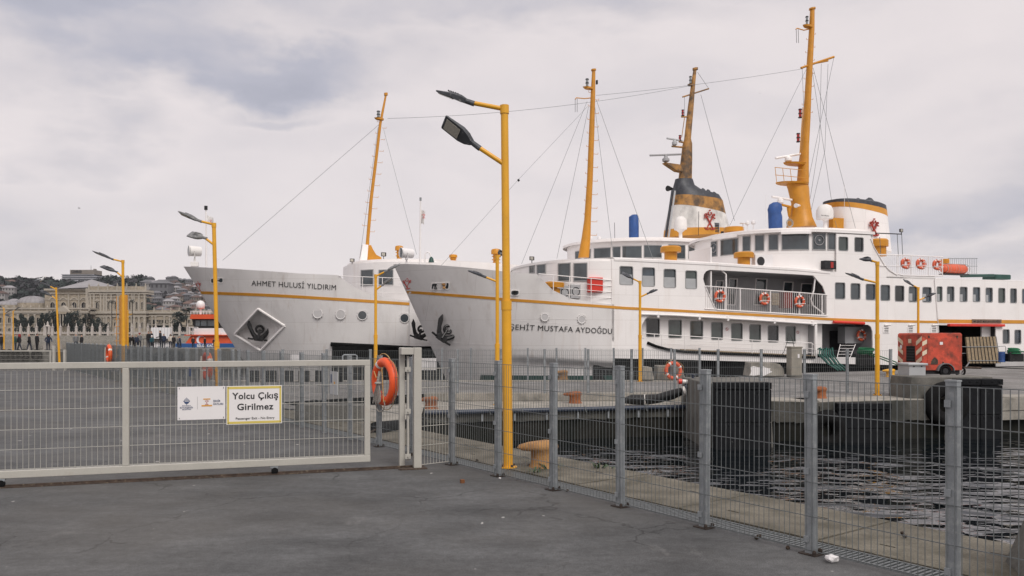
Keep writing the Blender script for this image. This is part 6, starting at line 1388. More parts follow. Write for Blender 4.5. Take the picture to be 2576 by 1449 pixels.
obj('body', MB().bx(0, .44, 0, .6, .08, 1.24), 'cabb', t, bevel=.006); obj('lid', MB().bx(-.03, .47, -.03, .63, 1.24, 1.29), 'cabb', t, bevel=.01); obj('plinth', MB().bx(0, .44, .02, .58, 0, .08), 'conc', t); obj('label_plate', MB().bx(.25, .33, -.012, -.001, .82, .98), 'wsign', t)
obj('cable', MB().path([(.1, -.02, 1.28), (.02, -.05, 1.6), (-.12, -.03, 1.9), (-.18, 0, 1.5), (-.3, 0, 1.1), (-.42, 0, .9)], .012, 5), 'black', t)
def cblock(label, pts, Yf, dep, m='concl', z0=0):
    # concrete block outline in pixels on its front face
    c = wp(pts[0][0], pts[0][1], Yf); P_ = [(wp(x, y, Yf).x-c.x, wp(x, y, Yf).z-z0) for x, y in pts]
    o = obj('concrete_block', MB().plate(P_, [], lambda a, b, d: (a, dep*d, b), t=1), m, bevel=.03); o.location = (c.x, Yf, z0); return tag(o, label, 'concrete block')
cblock('pale concrete block behind the far lamp post, left of the life ring block', [(1614, 956), (1646, 956), (1640, 924), (1618, 922)], 30.4, .8)
cblock('concrete block with sloping right side that carries the leaning life ring', [(1652, 956), (1726, 956), (1714, 921), (1655, 920)], 31.0-.1, .8)
gb = cblock('rounded concrete block with a white graffiti patch beside the beige cabinet', [(1884, 947), (1974, 947), (1972, 928), (1963, 917), (1950, 913), (1890, 912)], 33.4, .9)
obj('graffiti_patch', MB().plate([(.03, .08), (.2, .05), (.4, .10), (.62, .04), (.8, .14), (.98, .22), (.86, .30), (.92, .36), (.7, .40), (.6, .46), (.4, .41), (.2, .47), (.06, .42), (.1, .25)], [], lambda a, b, d: (a, -.008+.006*d, b), t=1), 'wsign', gb)
cblock('long low concrete block beside the pier fence, seen through the gate mesh', [(738, 1070), (912, 1062), (912, 1020), (742, 1018)], 15.9, .5, 'conc', z0=0)
for k in range(6):  # black blocks stand in for the dark voids under the ferry hull
    x = 627+42*k; o = obj('dark_void_block', MB().bx(-.2, .2, -.1, .1, -.05, .42), 'rubber', bevel=.02); p = gp(x+12, 962+0*k, 0); p.y = 30.05; p.x = (x+12-CX)/F*30.05; o.location = p; tag(o, 'black block standing in for a dark void, '+('first', 'second', 'third', 'fourth', 'fifth', 'sixth')[k]+' from the left in the row behind the gate', 'fender', 'black blocks standing in for dark voids behind the gate')
t = thing('hanging_fender', 'long black rubber cylinder fender in the left corner of the basin', 'fender', (-2.0, 15.0, 0))
obj('cylinder', MB().path([(-.42, -.9, .02), (-.1, -.2, -.02), (.08, .8, -.1), (.1, 1.6, -.2)], .17, 14), 'rubber', t, smooth=60); obj('chain', MB().path([(-.42, -.9, .05), (-.55, -1.1, .0), (-.7, -1.2, -.03)], .02, 5), 'rust', t)
def board(label, x0, x1, y0, y1, Yf, rz_, m, group=None):
    a = wp(x0, y1, Yf); w_ = (x1-x0)/F*Yf; h = (y1-y0)/F*Yf
    o = obj('notice_board', MB().bx(0, w_/max(.3, cos(rz_)), -.01, .01, 0, h), m); o.location = a; o.rotation_euler = (0, 0, rz_); return tag(o, label, 'sign')
board('white blank board hung on the rear quay fence right of the gate post', 1054, 1098, 901, 931, 30.85, 0, 'wsign')
board('small white board on the rear quay fence under the left ferry', 731, 763, 891, 906, 30.85, 0, 'wsign')
nb = board('pale lilac notice with small logos tied to the pier fence behind the gate', 831, 857, 934, 991, 13.55, rz-pi, 'cab')
obj('logo', MB().bx(.05, .08, -.016, -.011, .2, .34), 'nink', nb); obj('logo', MB().bx(.16, .22, -.016, -.011, .18, .22), 'oink', nb)
board('navy notice on the pier fence near the second life ring', 476, 486, 924, 946, 21.4, rz-pi, 'nink')
# ropes
def rope(label, paths, m, r, cat='rope'):
    t = thing('mooring_rope', label, cat, paths[0][0], world=True)
    for p in paths: obj('strand', MB().path(p, r, 6), m, t, smooth=60)
    return t
P_ = []
for k in range(7):
    a = B.w(B.uv(2056+5*k, 880, .3)[0], .3, 0); a.z = EYE-(879+(k % 3)*2-HY)*a.y/F
    q = B.w(B.uv(2060+6*k, 890, -.4)[0], -.4, 0); q.z = EYE-(893-HY)*q.y/F
    e = gp(2104+4*k, 926+(k % 2)*5, 0); m_ = (q+e)/2; m_.z = (q.z+e.z)/2-.12
    P_.append([a, a+Vector((.1, -.2, .08)), q, m_, e])
rope('teal mooring ropes hanging from the doorway recess down to the quay', P_, 'ropet', .038)
def coil(label, c, n, R, m, extra):
    t = thing('rope_coil', label, 'rope coil', c)
    for k in range(n): obj('turn', MB().torus((random.uniform(-.05, .05), random.uniform(-.05, .05), .045*k), R*random.uniform(.85, 1.1), .032, Matrix.Rotation(pi/2+random.uniform(-.12, .12), 4, 'X'), 22, 6), m, t, smooth=60)
    for e in extra: obj('strand', MB().path([Vector(x)-Vector(c) for x in e], .032, 6), m, t, smooth=60)
c = wp(2177, 890, 41.6); e1 = [c+Vector((.1, 0, .1)), wp(2205, 893, 41), wp(2230, 902, 40), wp(2262, 914, 39)]; e2 = [x+Vector((0, .1, -.1)) for x in e1]
coil('green rope coil heaped on bitts in the doorway recess', c, 7, .36, 'ropeg', [e1, e2])
c = wp(2551, 889, 44.8); coil('bright green rope coil on a black box at the right edge', c, 7, .29, 'ropeg', [[c+Vector((.2, 0, 0)), wp(2572, 884, 44.6), wp(2600, 890, 44.4)]])
o = obj('bitt_box', MB().bx(-.44, .44, -.2, .3, -.45, 0).bx(-.42, -.2, -.3, -.2, -.45, .1), 'black', bevel=.02); o.location = wp(2551, 889.5, 44.9); tag(o, 'black steel box under the bright green rope coil', 'box')
o = obj('bitt_box', MB().bx(-.4, .4, -.2, .3, -.6, 0), 'black', bevel=.02); o.location = wp(2177, 891.5, 41.7); tag(o, 'black steel bitts under the rope coil in the doorway recess', 'box')
p = gp(2520, 913, 0); o = obj('blue_barrel', MB().lathe((0, 0, 0), [(.17, 0), (.185, .03), (.17, .06), (.17, .19), (.185, .21), (.17, .23), (.17, .38), (.185, .40), (.17, .42), (.17, .56), (.15, .58)], 18), 'blue', smooth=30); o.location = (p.x*.885, 45.0, .02); o.location = wp(2520, 911, 45.0); tag(o, 'blue plastic barrel between the gangway and the black box', 'barrel')
t = thing('gangway', 'ribbed wooden gangway board leaning upright in the dark ferry opening', 'gangway', (0, 0, 0), world=True)
for k in range(9):
    a0, a1 = k/9+.008, (k+1)/9-.012
    top = lambda a: B.w(*B.P(2430+a*75, 848-a*1.5, -.1)); bot = lambda a: B.w(*B.P(2437+a*79, 914, -.9))
    vs = [bot(a0), bot(a1), top(a1), top(a0)]; vs += [v+Vector((-.03, .09, .0)) for v in vs]
    obj('slat', MB().add(vs, [(0, 1, 2, 3), (7, 6, 5, 4), (0, 4, 5, 1), (1, 5, 6, 2), (2, 6, 7, 3), (3, 7, 4, 0)]), 'wood', t)
    a = (a0+a1)/2+.055; obj('rib', MB().tube(bot(a)+Vector((0, -.03, 0)), top(a)+Vector((0, -.03, 0)), .02, n=5), 'dark', t)
for q in (.38, .90): A = [top(0)*(1-q)+bot(0)*q, top(1)*(1-q)+bot(1)*q]; obj('cross_bar', MB().tube(A[0]+Vector((-.02, -.06, 0)), A[1]+Vector((.02, -.06, 0)), .022, n=6), 'steel', t)
for q, sg in ((0, -1), (1, 1)):
    a = top(q)*.62+bot(q)*.38; obj('handle_loop', MB().path([a, a+Vector((sg*.45, 0, .03)), a+Vector((sg*.5, 0, -.05)), a+Vector((sg*.5, 0, -.32)), a+Vector((sg*.42, 0, -.38)), a+Vector((0, 0, -.38))], .018, 6), 'steel', t)
o = obj('quay_cable', MB().path([gp(2400, 922, .0), gp(2440, 926, .0), gp(2500, 925, .0), gp(2580, 929, .0), gp(2660, 930, 0)], .04, 6), 'black', smooth=60); tag(o, 'black cable lying along the far quay under the gangway', 'cable')
# green boot topping of the right ferry
mb = MB(); n = 30; vs = []; 
for i in range(n+1):
    u = B.us(-.7)+1.2+i*.25
    if u > 0: break
    for z in (-1.1, -.25): vs.append(B.side(u, z, .06))
k = len(vs)//2; mb.add(vs, [(i*2, i*2+2, i*2+3, i*2+1) for i in range(k-1)]); B.add('boot_topping', mb, 'grn', fixn=False)
# litter and weeds
def small(name, label, cat, px, py, f, m, z=0, sc=1, group=None):
    o = obj(name, f, m, smooth=None); o.location = gp(px, py, z); o.scale = (sc,)*3; return tag(o, label, cat, group)
def crumple(r, sq=.6, seed=0):
    import bmesh
    bm = bmesh.new(); bmesh.ops.create_icosphere(bm, subdivisions=2, radius=r)
    for v in bm.verts: v.co *= 1+.55*noise.noise(v.co*(2.2/r)+Vector((seed, 0, 0))); v.co.z = v.co.z*sq+r*sq
    mb = MB(); mb.add([tuple(v.co) for v in bm.verts], [tuple(v.index for v in f.verts) for f in bm.faces]); bm.free(); return mb
small('paper_scrap', 'crumpled white paper lying on the asphalt at the lower right', 'paper', 2092, 1415, crumple(.045, .7, 1), 'wsign')
o = small('litter_block', 'small brown cube lying alone on the asphalt near the gate post', 'litter', 1163, 1215, MB().bx(-.022, .022, -.022, .022, 0, .04), 'brown'); o.rotation_euler = (0, 0, .4)
for i, (x, y) in enumerate(((1427, 1237), (1903, 1357), (1982, 1382), (1910, 1352), (1570, 1262), (2062, 1388), (2270, 1345), (2276, 1353), (1200, 1160), (1250, 1166), (1330, 1172))):
    small('pine_cone', 'small dark brown cone fallen beside the fence foot', 'cone', x, y, crumple(.018, .8, i*3), 'cone', group='dark cones scattered along the fence')
small('white_pebble', 'small white pebble on the asphalt below the tallest lamp post', 'pebble', 1258, 1205, crumple(.014, .7, 5), 'wsign')
def weed(px, py, n, h, seed, label):
    random.seed(seed); mb = MB(); t = thing('weed', label, 'weed', gp(px, py, -.03))
    for k in range(n):
        a = random.uniform(0, 2*pi); L_ = h*random.uniform(.5, 1.1); b = random.uniform(.01, .05); d = Vector((cos(a), sin(a), 0)); s_ = Vector((-sin(a), cos(a), 0))*.012
        p = d*b; q = p+d*L_*.45+Vector((0, 0, L_*.55)); r_ = p+d*L_*1.0+Vector((0, 0, L_*random.uniform(.3, .75)))
        obj('leaf', MB().add([p-s_*.6, p+s_*.6, q+s_*1.2, q-s_*1.2, r_], [(0, 1, 2, 3), (3, 2, 4)]), 'grass', t, fixn=False)
weed(1345, 1193, 12, .13, 1, 'low leafy weed at the foot of the worn yellow bollard'); weed(1385, 1187, 12, .2, 2, 'taller grassy weed touching the fence post right of the yellow bollard'); weed(1508, 1182, 14, .15, 3, 'weed tuft growing at the basin edge left of a fence post'); weed(1532, 1182, 8, .09, 4, 'very small weed right beside the tuft at the basin edge')
random.seed(5)

# ================================================================ PONTOONS, PEOPLE, TUG
def pontoon(label, x0, x1, yt, Yf, dep, ztop):
    a, b = (x0-CX)/F*Yf, (x1-CX)/F*Yf; t = thing('pontoon', label, 'pontoon', ((a+b)/2, Yf, WZ)); w_ = (b-a)/2
    obj('deck', MB().bx(-w_, w_, 0, dep, 0, ztop-WZ), 'conc', t, bevel=.06); return t
zp = EYE-(877-HY)*65/F
pt = pontoon('grey concrete pontoon with tyres carrying the waiting people', 318, 600, 877, 65, 7, zp)
for i, (x, y) in enumerate(((372, 898), (401, 900), (427, 897), (446, 897))): tyre('tyre_fender', 'round black tyre, '+('first', 'second', 'third', 'fourth')[i]+' from the left on the front of the concrete pontoon', wp(x, y, 64.75), .5, .17, None, 'tyres on the pontoon side')
o = obj('rubber_roll', MB().tube((-.6, 0, 0), (.6, 0, 0), .17, n=12), 'rubber', smooth=50); o.location = wp(337, 885, 64.7); tag(o, 'black rubber roll at the left end of the pontoon', 'fender')
t = thing('pontoon_rail', 'dark railing on the pontoon between the people', 'railing', wp(384, 877, 65.6), 0)
for k in range(7): obj('post', MB().tube((-.78+.26*k, 0, 0), (-.78+.26*k, 0, .8), .022, n=6), 'dark', t)
for z in (.05, .8): obj('bar', MB().tube((-.85, 0, z), (.85, 0, z), .03, n=6), 'dark', t)
t = thing('mooring_pile', 'broad mustard yellow steel pile with ladder cage behind a lamp post', 'pile', (wp(312, 880, 66).x, 66, WZ))
h = EYE-(742-HY)*66/F-WZ; obj('column', MB().tube((0, 0, 0), (0, 0, h), .30, n=14), 'ochre', t, smooth=50)
for x in (-.62, -.36): obj('ladder_rail', MB().tube((x, 0, 1), (x, 0, h-.1), .025, n=6), 'ochre', t)
for k in range(6): obj('cage_hoop', MB().torus((-.49, -.15, 1.2+k*.6), .2, .02, Matrix.Rotation(pi/2, 4, 'X'), 12, 5), 'ochre', t)
t = thing('small_pole_lamp', 'thin yellow pole with short arm right behind the yellow pile', 'street lamp', (wp(322, 878, 64.8).x, 64.8, zp), group=None); h = EYE-(780-HY)*64.8/F-zp
obj('pole', MB().tube((0, 0, 0), (0, 0, h), .05, n=8), 'lampy', t, smooth=50); obj('arm', MB().tube((0, 0, h*.86), (.35, 0, h*.90), .025, n=6), 'lampy', t)
zl = EYE-(884-HY)*78/F
pl = pontoon('low grey pontoon at the left edge where people walk', -120, 130, 884, 77, 5, zl)
for i, x in enumerate((8, 24, 46, 60, 92)): tyre('tyre_fender', 'large black tyre, '+('first', 'second', 'third', 'fourth', 'fifth')[i]+' from the left photo edge on the low pontoon', wp(x, 893, 76.7), .55, .18, None, 'tyres on the left pontoon')

def person_mesh(pose, seed):
    # skeleton vertices: 0 pelvis 1 chest 2 neck 3 head 4/5 hips .. grown with Skin + Subdivision into one body
    r = random.Random(seed); st, ab, el, ln = pose    # stride, arm spread, elbow bend, lean
    V = [(0, 0, .93), (0, ln*.3, 1.18), (0, ln*.6, 1.42), (0, ln*.65, 1.50), (0, ln*.75-.01, 1.62), (0, ln*.75, 1.72)]
    Rr = [(.155, .115), (.165, .115), (.14, .095), (.058, .06), (.082, .10), (.06, .07)]
    E_ = [(0, 1), (1, 2), (2, 3), (3, 4), (4, 5)]
    for sg in (1, -1):
        i = len(V); f = st*sg
        V += [(.095*sg, f*.05, .86), (.10*sg, f*.45, .50), (.10*sg, f*.85, .09), (.11*sg, f*.85-.13, .04)]
        Rr += [(.095, .095), (.062, .065), (.045, .05), (.045, .03)]; E_ += [(0, i), (i, i+1), (i+1, i+2), (i+2, i+3)]
        i = len(V)
        V += [(.19*sg, ln*.6, 1.38), ((.23+ab)*sg, ln*.4-f*.15, 1.12), ((.21+ab*.5)*sg, ln*.3-el-f*.2, .90+el*.5), ((.19+ab*.4)*sg, ln*.3-el*1.25-f*.2, .83+el*.6)]
        Rr += [(.07, .07), (.055, .055), (.045, .045), (.035, .05)]; E_ += [(2, i), (i, i+1), (i+1, i+2), (i+2, i+3)]
    me = bpy.data.meshes.new('body'); me.from_pydata(V, E_, []); o = bpy.data.objects.new('body', me); COL.objects.link(o)
    sk = o.modifiers.new('skin', 'SKIN'); sk.use_smooth_shade = True
    for i, v in enumerate(me.skin_vertices[0].data): v.radius = Rr[i]; v.use_root = (i == 0)
    ss = o.modifiers.new('sub', 'SUBSURF'); ss.levels = 1; ss.render_levels = 1
    bpy.context.view_layer.update(); m2 = bpy.data.meshes.new_from_object(o.evaluated_get(bpy.context.evaluated_depsgraph_get()))
    COL.objects.unlink(o); bpy.data.objects.remove(o); m2.name = 'person'; return m2
POSES = [person_mesh(p, i) for i, p in enumerate(((.0, .0, .05, 0), (.28, .02, .02, -.06), (-.22, .03, .12, -.04), (.08, .05, .20, -.16), (.0, .02, .28, -.05)))]
NP = [0]
def person(px, ytop, Yf, zf, label, pose=0, face=0, top='jb', bot='jean', hair='hair', hat=None, child=False, long_hair=False):
    me = POSES[pose].copy(); me.materials.clear()
    for m in (top, bot, 'shoe', 'skin', hair): me.materials.append(M[m])
    for p in me.polygons:
        c = p.center; p.material_index = 2 if c.z < .07 else 1 if (c.z < .84 and abs(c.x) < .17) else 4 if (c.z > 1.68 or (c.z > 1.58 and c.y > -.0+(-.02))) else 3 if (c.z > 1.49 or (c.z < .90 and abs(c.x) > .17)) else 0
        if c.z > 1.56 and c.y < -.10 and c.z < 1.66: p.material_index = 3
    h = EYE-(ytop-HY)*Yf/F-zf; o = link('person', me); o.location = ((px-CX)/F*Yf, Yf, zf); o.rotation_euler = (0, 0, face); s = h/1.79; o.scale = (s*1.12, s*1.12, s)
    tag(o, label, 'person'); NP[0] += 1
    x0 = 0; hy = [v.co.y for v in me.vertices if v.co.z > 1.66]; hy = sum(hy)/max(1, len(hy))
    if long_hair: obj('hair', MB().lathe((0, hy+.05, 1.30), [(.05, 0), (.13, .08), (.125, .25), (.115, .36), (.07, .44)], 12), hair, o, smooth=60)
    if hat: obj('hat', MB().lathe((0, hy+.01, 1.63), [(.108, 0), (.11, .06), (.085, .13), (.02, .17)], 12), hat, o, smooth=60)
    return o
for a in ((2, 839, 77.8, 'person in black coat and cap at the very left edge of the photo', 0, 1.2, 'jb', 'jean', 'hair', 'jb'),
          (39, 838, 79.4, 'person in dark green jacket partly behind the woman with long hair', 0, 2.0, 'grn', 'jean', 'hair', None),
          (49, 838.5, 78.4, 'woman with long auburn hair in black coat striding on the left pontoon', 1, -1.4, 'jb', 'jean', 'jr', None, False, True),
          (74, 838.5, 78.2, 'bald man in open dark jacket walking on the left pontoon', 2, -1.3, 'jb', 'jean', 'skin', None),
          (93, 836.5, 78.6, 'man with hooded black coat seen from behind, fourth walker from the left', 0, 2.6, 'jb', 'jb', 'hair', None),
          (121, 839.5, 78.8, 'woman with dark hair and dark jacket holding her phone on the left pontoon', 3, .8, 'jn', 'jean', 'hair', None, False, True)):
    person(a[0], a[1], a[2], zl, *a[3:])
pb = thing('mooring_barge', 'flat grey pontoon walkway behind the pier fence where two men stand', 'pontoon', (wp(195, 890, 84).x, 84, WZ)); obj('deck', MB().bx(-3.5, 3.5, 0, 4, 0, .35-WZ), 'conc', pb)
person(191, 838.5, 84.5, .35, 'man in light grey coat standing beside a man in black', 0, .6, 'jg', 'jean')
person(205.5, 841, 84.5, .35, 'bald man in black coat right of the man in light grey coat', 0, -.5, 'jb', 'jb', 'skin')
for a in ((336, 841, 66.5, 'person in black leaning forward, leftmost on the tyre pontoon', 3, -.8, 'jb', 'jb'),
          (343, 842, 67.2, 'person in dark navy jacket just behind the leftmost leaning figure', 0, .5, 'jn', 'jean'),
          (351, 837, 67.6, 'person in grey jacket and maroon wool hat on the tyre pontoon', 0, .2, 'jg', 'jean', 'hair', 'jr'),
          (374, 831.5, 67.0, 'tall man in black coat and jeans standing left of the child', 0, -.4, 'jb', 'jean'),
          (384, 831, 67.6, 'man in black coat looking down over the child', 3, -.9, 'jb', 'jb'),
          (404, 829, 67.0, 'person in bulky black hooded coat in the middle of the tyre pontoon', 4, -1.2, 'jb', 'jean'),
          (412, 838, 66.6, 'person in dark blue coat close behind the bulky black hooded coat', 0, .8, 'jn', 'jean'),
          (429, 839.5, 69.5, 'woman with dark hair in cream top farther back on the pontoon', 0, .3, 'jc', 'jean', 'hair', None, False, True),
          (437, 842, 66.4, 'person with black jacket seen from behind right of the cream top', 0, 2.9, 'jb', 'jb'),
          (448, 846, 69.2, 'person in dark jacket half hidden behind the black jacket', 0, -.4, 'jg', 'jean'),
          (454, 844.5, 67.5, 'person in dark blue jacket leaning on the pontoon edge', 3, -1.0, 'jn', 'jean'),
          (486, 846.5, 68.5, 'person with auburn hair in black coat before the red tug cabin', 0, .4, 'jb', 'jb', 'jr'),
          (515.5, 847, 68.5, 'person in black coat right of the white crescent on the tug', 0, -.6, 'jb', 'jb'),
          (539, 850, 69.0, 'person in dark coat partly hidden by the yellow lamp post', 0, .2, 'jb', 'jb'),
          (326, 842, 69.5, 'dark figure mostly hidden behind the yellow pile', 0, 0., 'jb', 'jb')):
    person(a[0], a[1], a[2], zp, *a[3:])
person(382, 843.5, 65.9, zp, 'small child in teal jacket and white hat held up at the railing', 0, -.2, 'jt', 'jean', 'hair', 'wsign')
# tug
YT = 85.0; tx = wp(440, 870, YT)
t = thing('tug_boat', 'red, white and blue tug with white dome on its wheelhouse', 'tug boat', (tx.x, YT, WZ)); k = YT/F
def tp(x, y, dy=0): return ((x-CX)*(YT+dy)/F-tx.x, EYE-(y-HY)*(YT+dy)/F-WZ)
def tbox(nm, x0, x1, y0, y1, ya, yb, m, parent=None, slant=0, bevel=.02):
    (a, zb), (b, zt_) = tp(x0, y1, ya), tp(x1, y0, ya)
    return obj(nm, MB().add([(a, ya, zb), (b, ya, zb), (b, yb, zb), (a, yb, zb), (a+slant, ya, zt_), (b, ya, zt_), (b, yb, zt_), (a+slant, yb, zt_)], [(3, 2, 1, 0), (4, 5, 6, 7), (0, 1, 5, 4), (1, 2, 6, 5), (2, 3, 7, 6), (3, 0, 4, 7)]), m, parent or t, bevel=bevel)
tbox('hull_band', 441, 700, 864, 877, 0, 7, 'bluep'); tbox('white_band', 466, 700, 877.01, 881, .0, 7, 'wsign', bevel=0); tbox('lower_hull', 470, 700, 881.01, 905, .05, 7, 'bluep', bevel=0); tbox('rub_rail', 460, 700, 890, 893, -.12, .04, 'wsign')
tbox('deckhouse', 466, 600, 844.5, 864, 1.2, 5.8, 'orange', slant=.6); tbox('deck_edge', 463, 600, 842, 844.4, .9, 6.1, 'orange'); tbox('superstructure', 488, 556, 825.6, 841.9, 1.4, 5.6, 'wsign'); tbox('white_house', 556, 578, 836, 864, 1.3, 5.7, 'wsign')
tbox('wheelhouse', 488, 556, 802.6, 825.5, 1.6, 5.4, 'black', slant=-.25); tbox('wheelhouse_roof', 477, 556, 791, 802.5, 1.2, 5.8, 'orange', slant=.12)
for x0, x1 in ((492, 503), (505, 520), (522, 540)): tbox('window', x0, x1, 806, 820, 1.52, 1.58, 'glass', bevel=0)
(a, z) = tp(504.5, 777, 3); obj('dome_pole', MB().tube((a, 3, z-.6), (a, 3, z+.2), .12, n=8), 'wsign', t); d_ = obj('satellite_dome', MB().lathe((a, 3, z), [(.30, 0), (.44, .1), (.46, .45), (.40, .72), (.22, .88), (.03, .93)], 18), 'wsign', t, smooth=60)
mb = MB(); z0_, z1_ = tp(0, 791, 1.3)[1], tp(0, 783, 1.3)[1]
for x in range(480, 536, 8): a = tp(x, 0, 1.3)[0]; mb.tube((a, 1.3, z0_), (a, 1.3, z1_), .03, n=5)
mb.tube((tp(479, 0, 1.3)[0], 1.3, z1_), (tp(534, 0, 1.3)[0], 1.3, z1_), .03, n=5); r_ = obj('roof_rail', mb, 'wsign', t)
mb = MB(); z0_, z1_ = tp(0, 843)[1], tp(0, 823)[1]
for x in (467, 476, 488): a = tp(x, 0)[0]; mb.tube((a, 1.0, z0_), (a, 1.0, z1_), .03, n=5)
for zz in (z1_, (z0_+z1_)/2): mb.tube((tp(466, 0)[0], 1.0, zz), (tp(490, 0)[0], 1.0, zz), .03, n=5)
obj('deck_rail', mb, 'wsign', t); a, z = tp(488.6, 791, 2); obj('whip_aerial', MB().tube((a, 2, z), (a, 2, z+2.2), .02, n=5), 'wire', t)
a, z = tp(505, 855, 1.1); obj('crescent', MB().plate([(a+.48*cos(q), z+.48*sin(q)) for q in [pi*.28+pi*1.44*i/16 for i in range(17)]]+[(a+.13+.38*cos(q), z+.38*sin(q)) for q in [pi*1.66-pi*1.32*i/16 for i in range(17)]], [], lambda x, y, d: (x, 1.12+.04*d, y), t=1), 'wsign', t)
a, z = tp(495.8, 872.8); b_ = tp(550, 872)[0]; me = text_mesh('lettering', 'BİLGE KAĞAN', .38, 'wsign', .01, .012, lambda x, y, c: (a+x, -.02-c, z+y), 'LEFT', b_-a); link('lettering', me, t)

# gull on the lamp head, birds in the air
def bird(label, p, s, rz_, flying):
    t = thing('gull' if not flying else 'bird', label, 'gull' if not flying else 'bird', p, rz_)
    if not flying:
        obj('body', MB().path([Vector(v)*s for v in ((-.30, 0, .10), (-.18, 0, .13), (-.05, 0, .16), (.08, 0, .20), (.13, 0, .28), (.16, 0, .34), (.21, 0, .35))], .1, 10, rs=[.012*s, .05*s, .085*s, .08*s, .05*s, .045*s, .03*s]), 'gull', t, smooth=60)
        for sg in (1, -1): obj('wing', MB().path([Vector(v)*s for v in ((-.34, .04*sg, .09), (-.15, .075*sg, .15), (.04, .07*sg, .19))], .05, 6, rs=[.01*s, .045*s, .03*s]), 'gullg', t, smooth=60); obj('leg', MB().tube((0, .03*s*sg, 0), (0, .03*s*sg, .1*s), .007*s, n=5), 'ropey', t)
        obj('beak', MB().tube((.20*s, 0, .35*s), (.28*s, 0, .34*s), .012*s, .004*s, 6), 'ropey', t)
    else:
        obj('body', MB().path([(-.2*s, 0, 0), (0, 0, .01*s), (.2*s, 0, 0)], .04, 6, rs=[.01*s, .05*s, .02*s]), 'jg', t, smooth=60)
        for sg in (1, -1): obj('wing', MB().add([(-.05*s, 0, 0), (.06*s, 0, 0), (.04*s, .25*s*sg, .10*s), (-.05*s, .25*s*sg, .10*s), (-.06*s, .5*s*sg, .03*s), (-.05*s, 0, .015*s), (.06*s, 0, .015*s), (.04*s, .25*s*sg, .11*s), (-.05*s, .25*s*sg, .11*s)], [(0, 1, 2, 3), (3, 2, 4), (5, 8, 7, 6), (8, 4, 7), (1, 6, 7, 2)]), 'jg', t, fixn=False)
bird('gull perched on the tip of the lamp head at the far left', wp(103, 711, 46), 1.0, .2, False)
bird('bird flying alone in the pale sky left of the lamp posts', wp(199, 524, 90), .7, .3, True)
bird('tiny bird high between the two tall masts', wp(1911, 235, 150), .6, 1.0, True)

# ================================================================ FAR SHORE
def gnd(x): return interp([(-1500, 2.6), (1500, 2.6)], x)
YS = 452.0
strip_ = MB(); strip_.bx(-420, 60, YS, 620, WZ-2, 2.4); tag(obj('shore_terrace', strip_, 'concl'), None, None, kind='structure')
# marble sea fence: wall, piers, swagged railings
t = thing('palace_sea_fence', 'long white marble fence with pointed piers along the palace waterfront', 'fence', (-230, YS+1.5, 2.4)); k = YS/F
obj('base_wall', MB().bx(-190, 70, -.2, .4, 0, EYE-(846-HY)*k-2.4), 'marble', t)
pm = MB(); pm.bx(-.55, .55, -.5, .5, 0, 4.6); pm.bx(-.72, .72, -.65, .65, 4.6, 4.9); pm.lathe((0, 0, 4.9), [(.5, 0), (.62, .25), (.35, .6), (.12, .9), (.3, 1.25), (.22, 1.6), (.04, 2.1)], 10); pmh = pm.mesh('pier', 'marble', 40)
sw = MB(); n = 8; vs = []
for i in range(n+1): a = i/n; zt_ = 2.6-1.0*4*(a*(1-a))+.9*max(0, 1-abs(a-.5)*7); vs += [(.6+a*3.2, -.06, .9), (.6+a*3.2, -.06, zt_), (.6+a*3.2, .06, zt_)]
sw.add(vs, [f for i in range(n) for f in ((i*3+1, i*3+4, i*3+5, i*3+2),)])
for i in range(13): a = (i+.5)/13; zt_ = 2.6-1.0*4*(a*(1-a))+.9*max(0, 1-abs(a-.5)*7); sw.bx(.55+a*3.3, .75+a*3.3, -.06, .06, .9, zt_+.1)
sw.bx(.5, 3.9, -.08, .08, .9, 1.1); swm = sw.mesh('railing', 'marble')
xs = list(range(-6, 520, 20))
for x in xs:
    X = (x-2-CX)/F*(YS+1.5)+230
    link('pier', pmh, t, (X, 0, 0)); q = link('railing', swm, t, (X+.05, 0, 0)); q['kind'] = 'stuff'
X = (120-CX)/F*(YS+1.5)+230; obj('gate_pier', MB().bx(X-1.4, X-.5, -.8, .8, 0, 5.6).bx(X+.6, X+1.5, -.8, .8, 0, 5.2).lathe((X, 0, 5.0), [(1.2, 0), (1.3, .5), (.5, 1.2), (.6, 2.0), (.1, 3.2)], 10), 'marble', t, smooth=40)
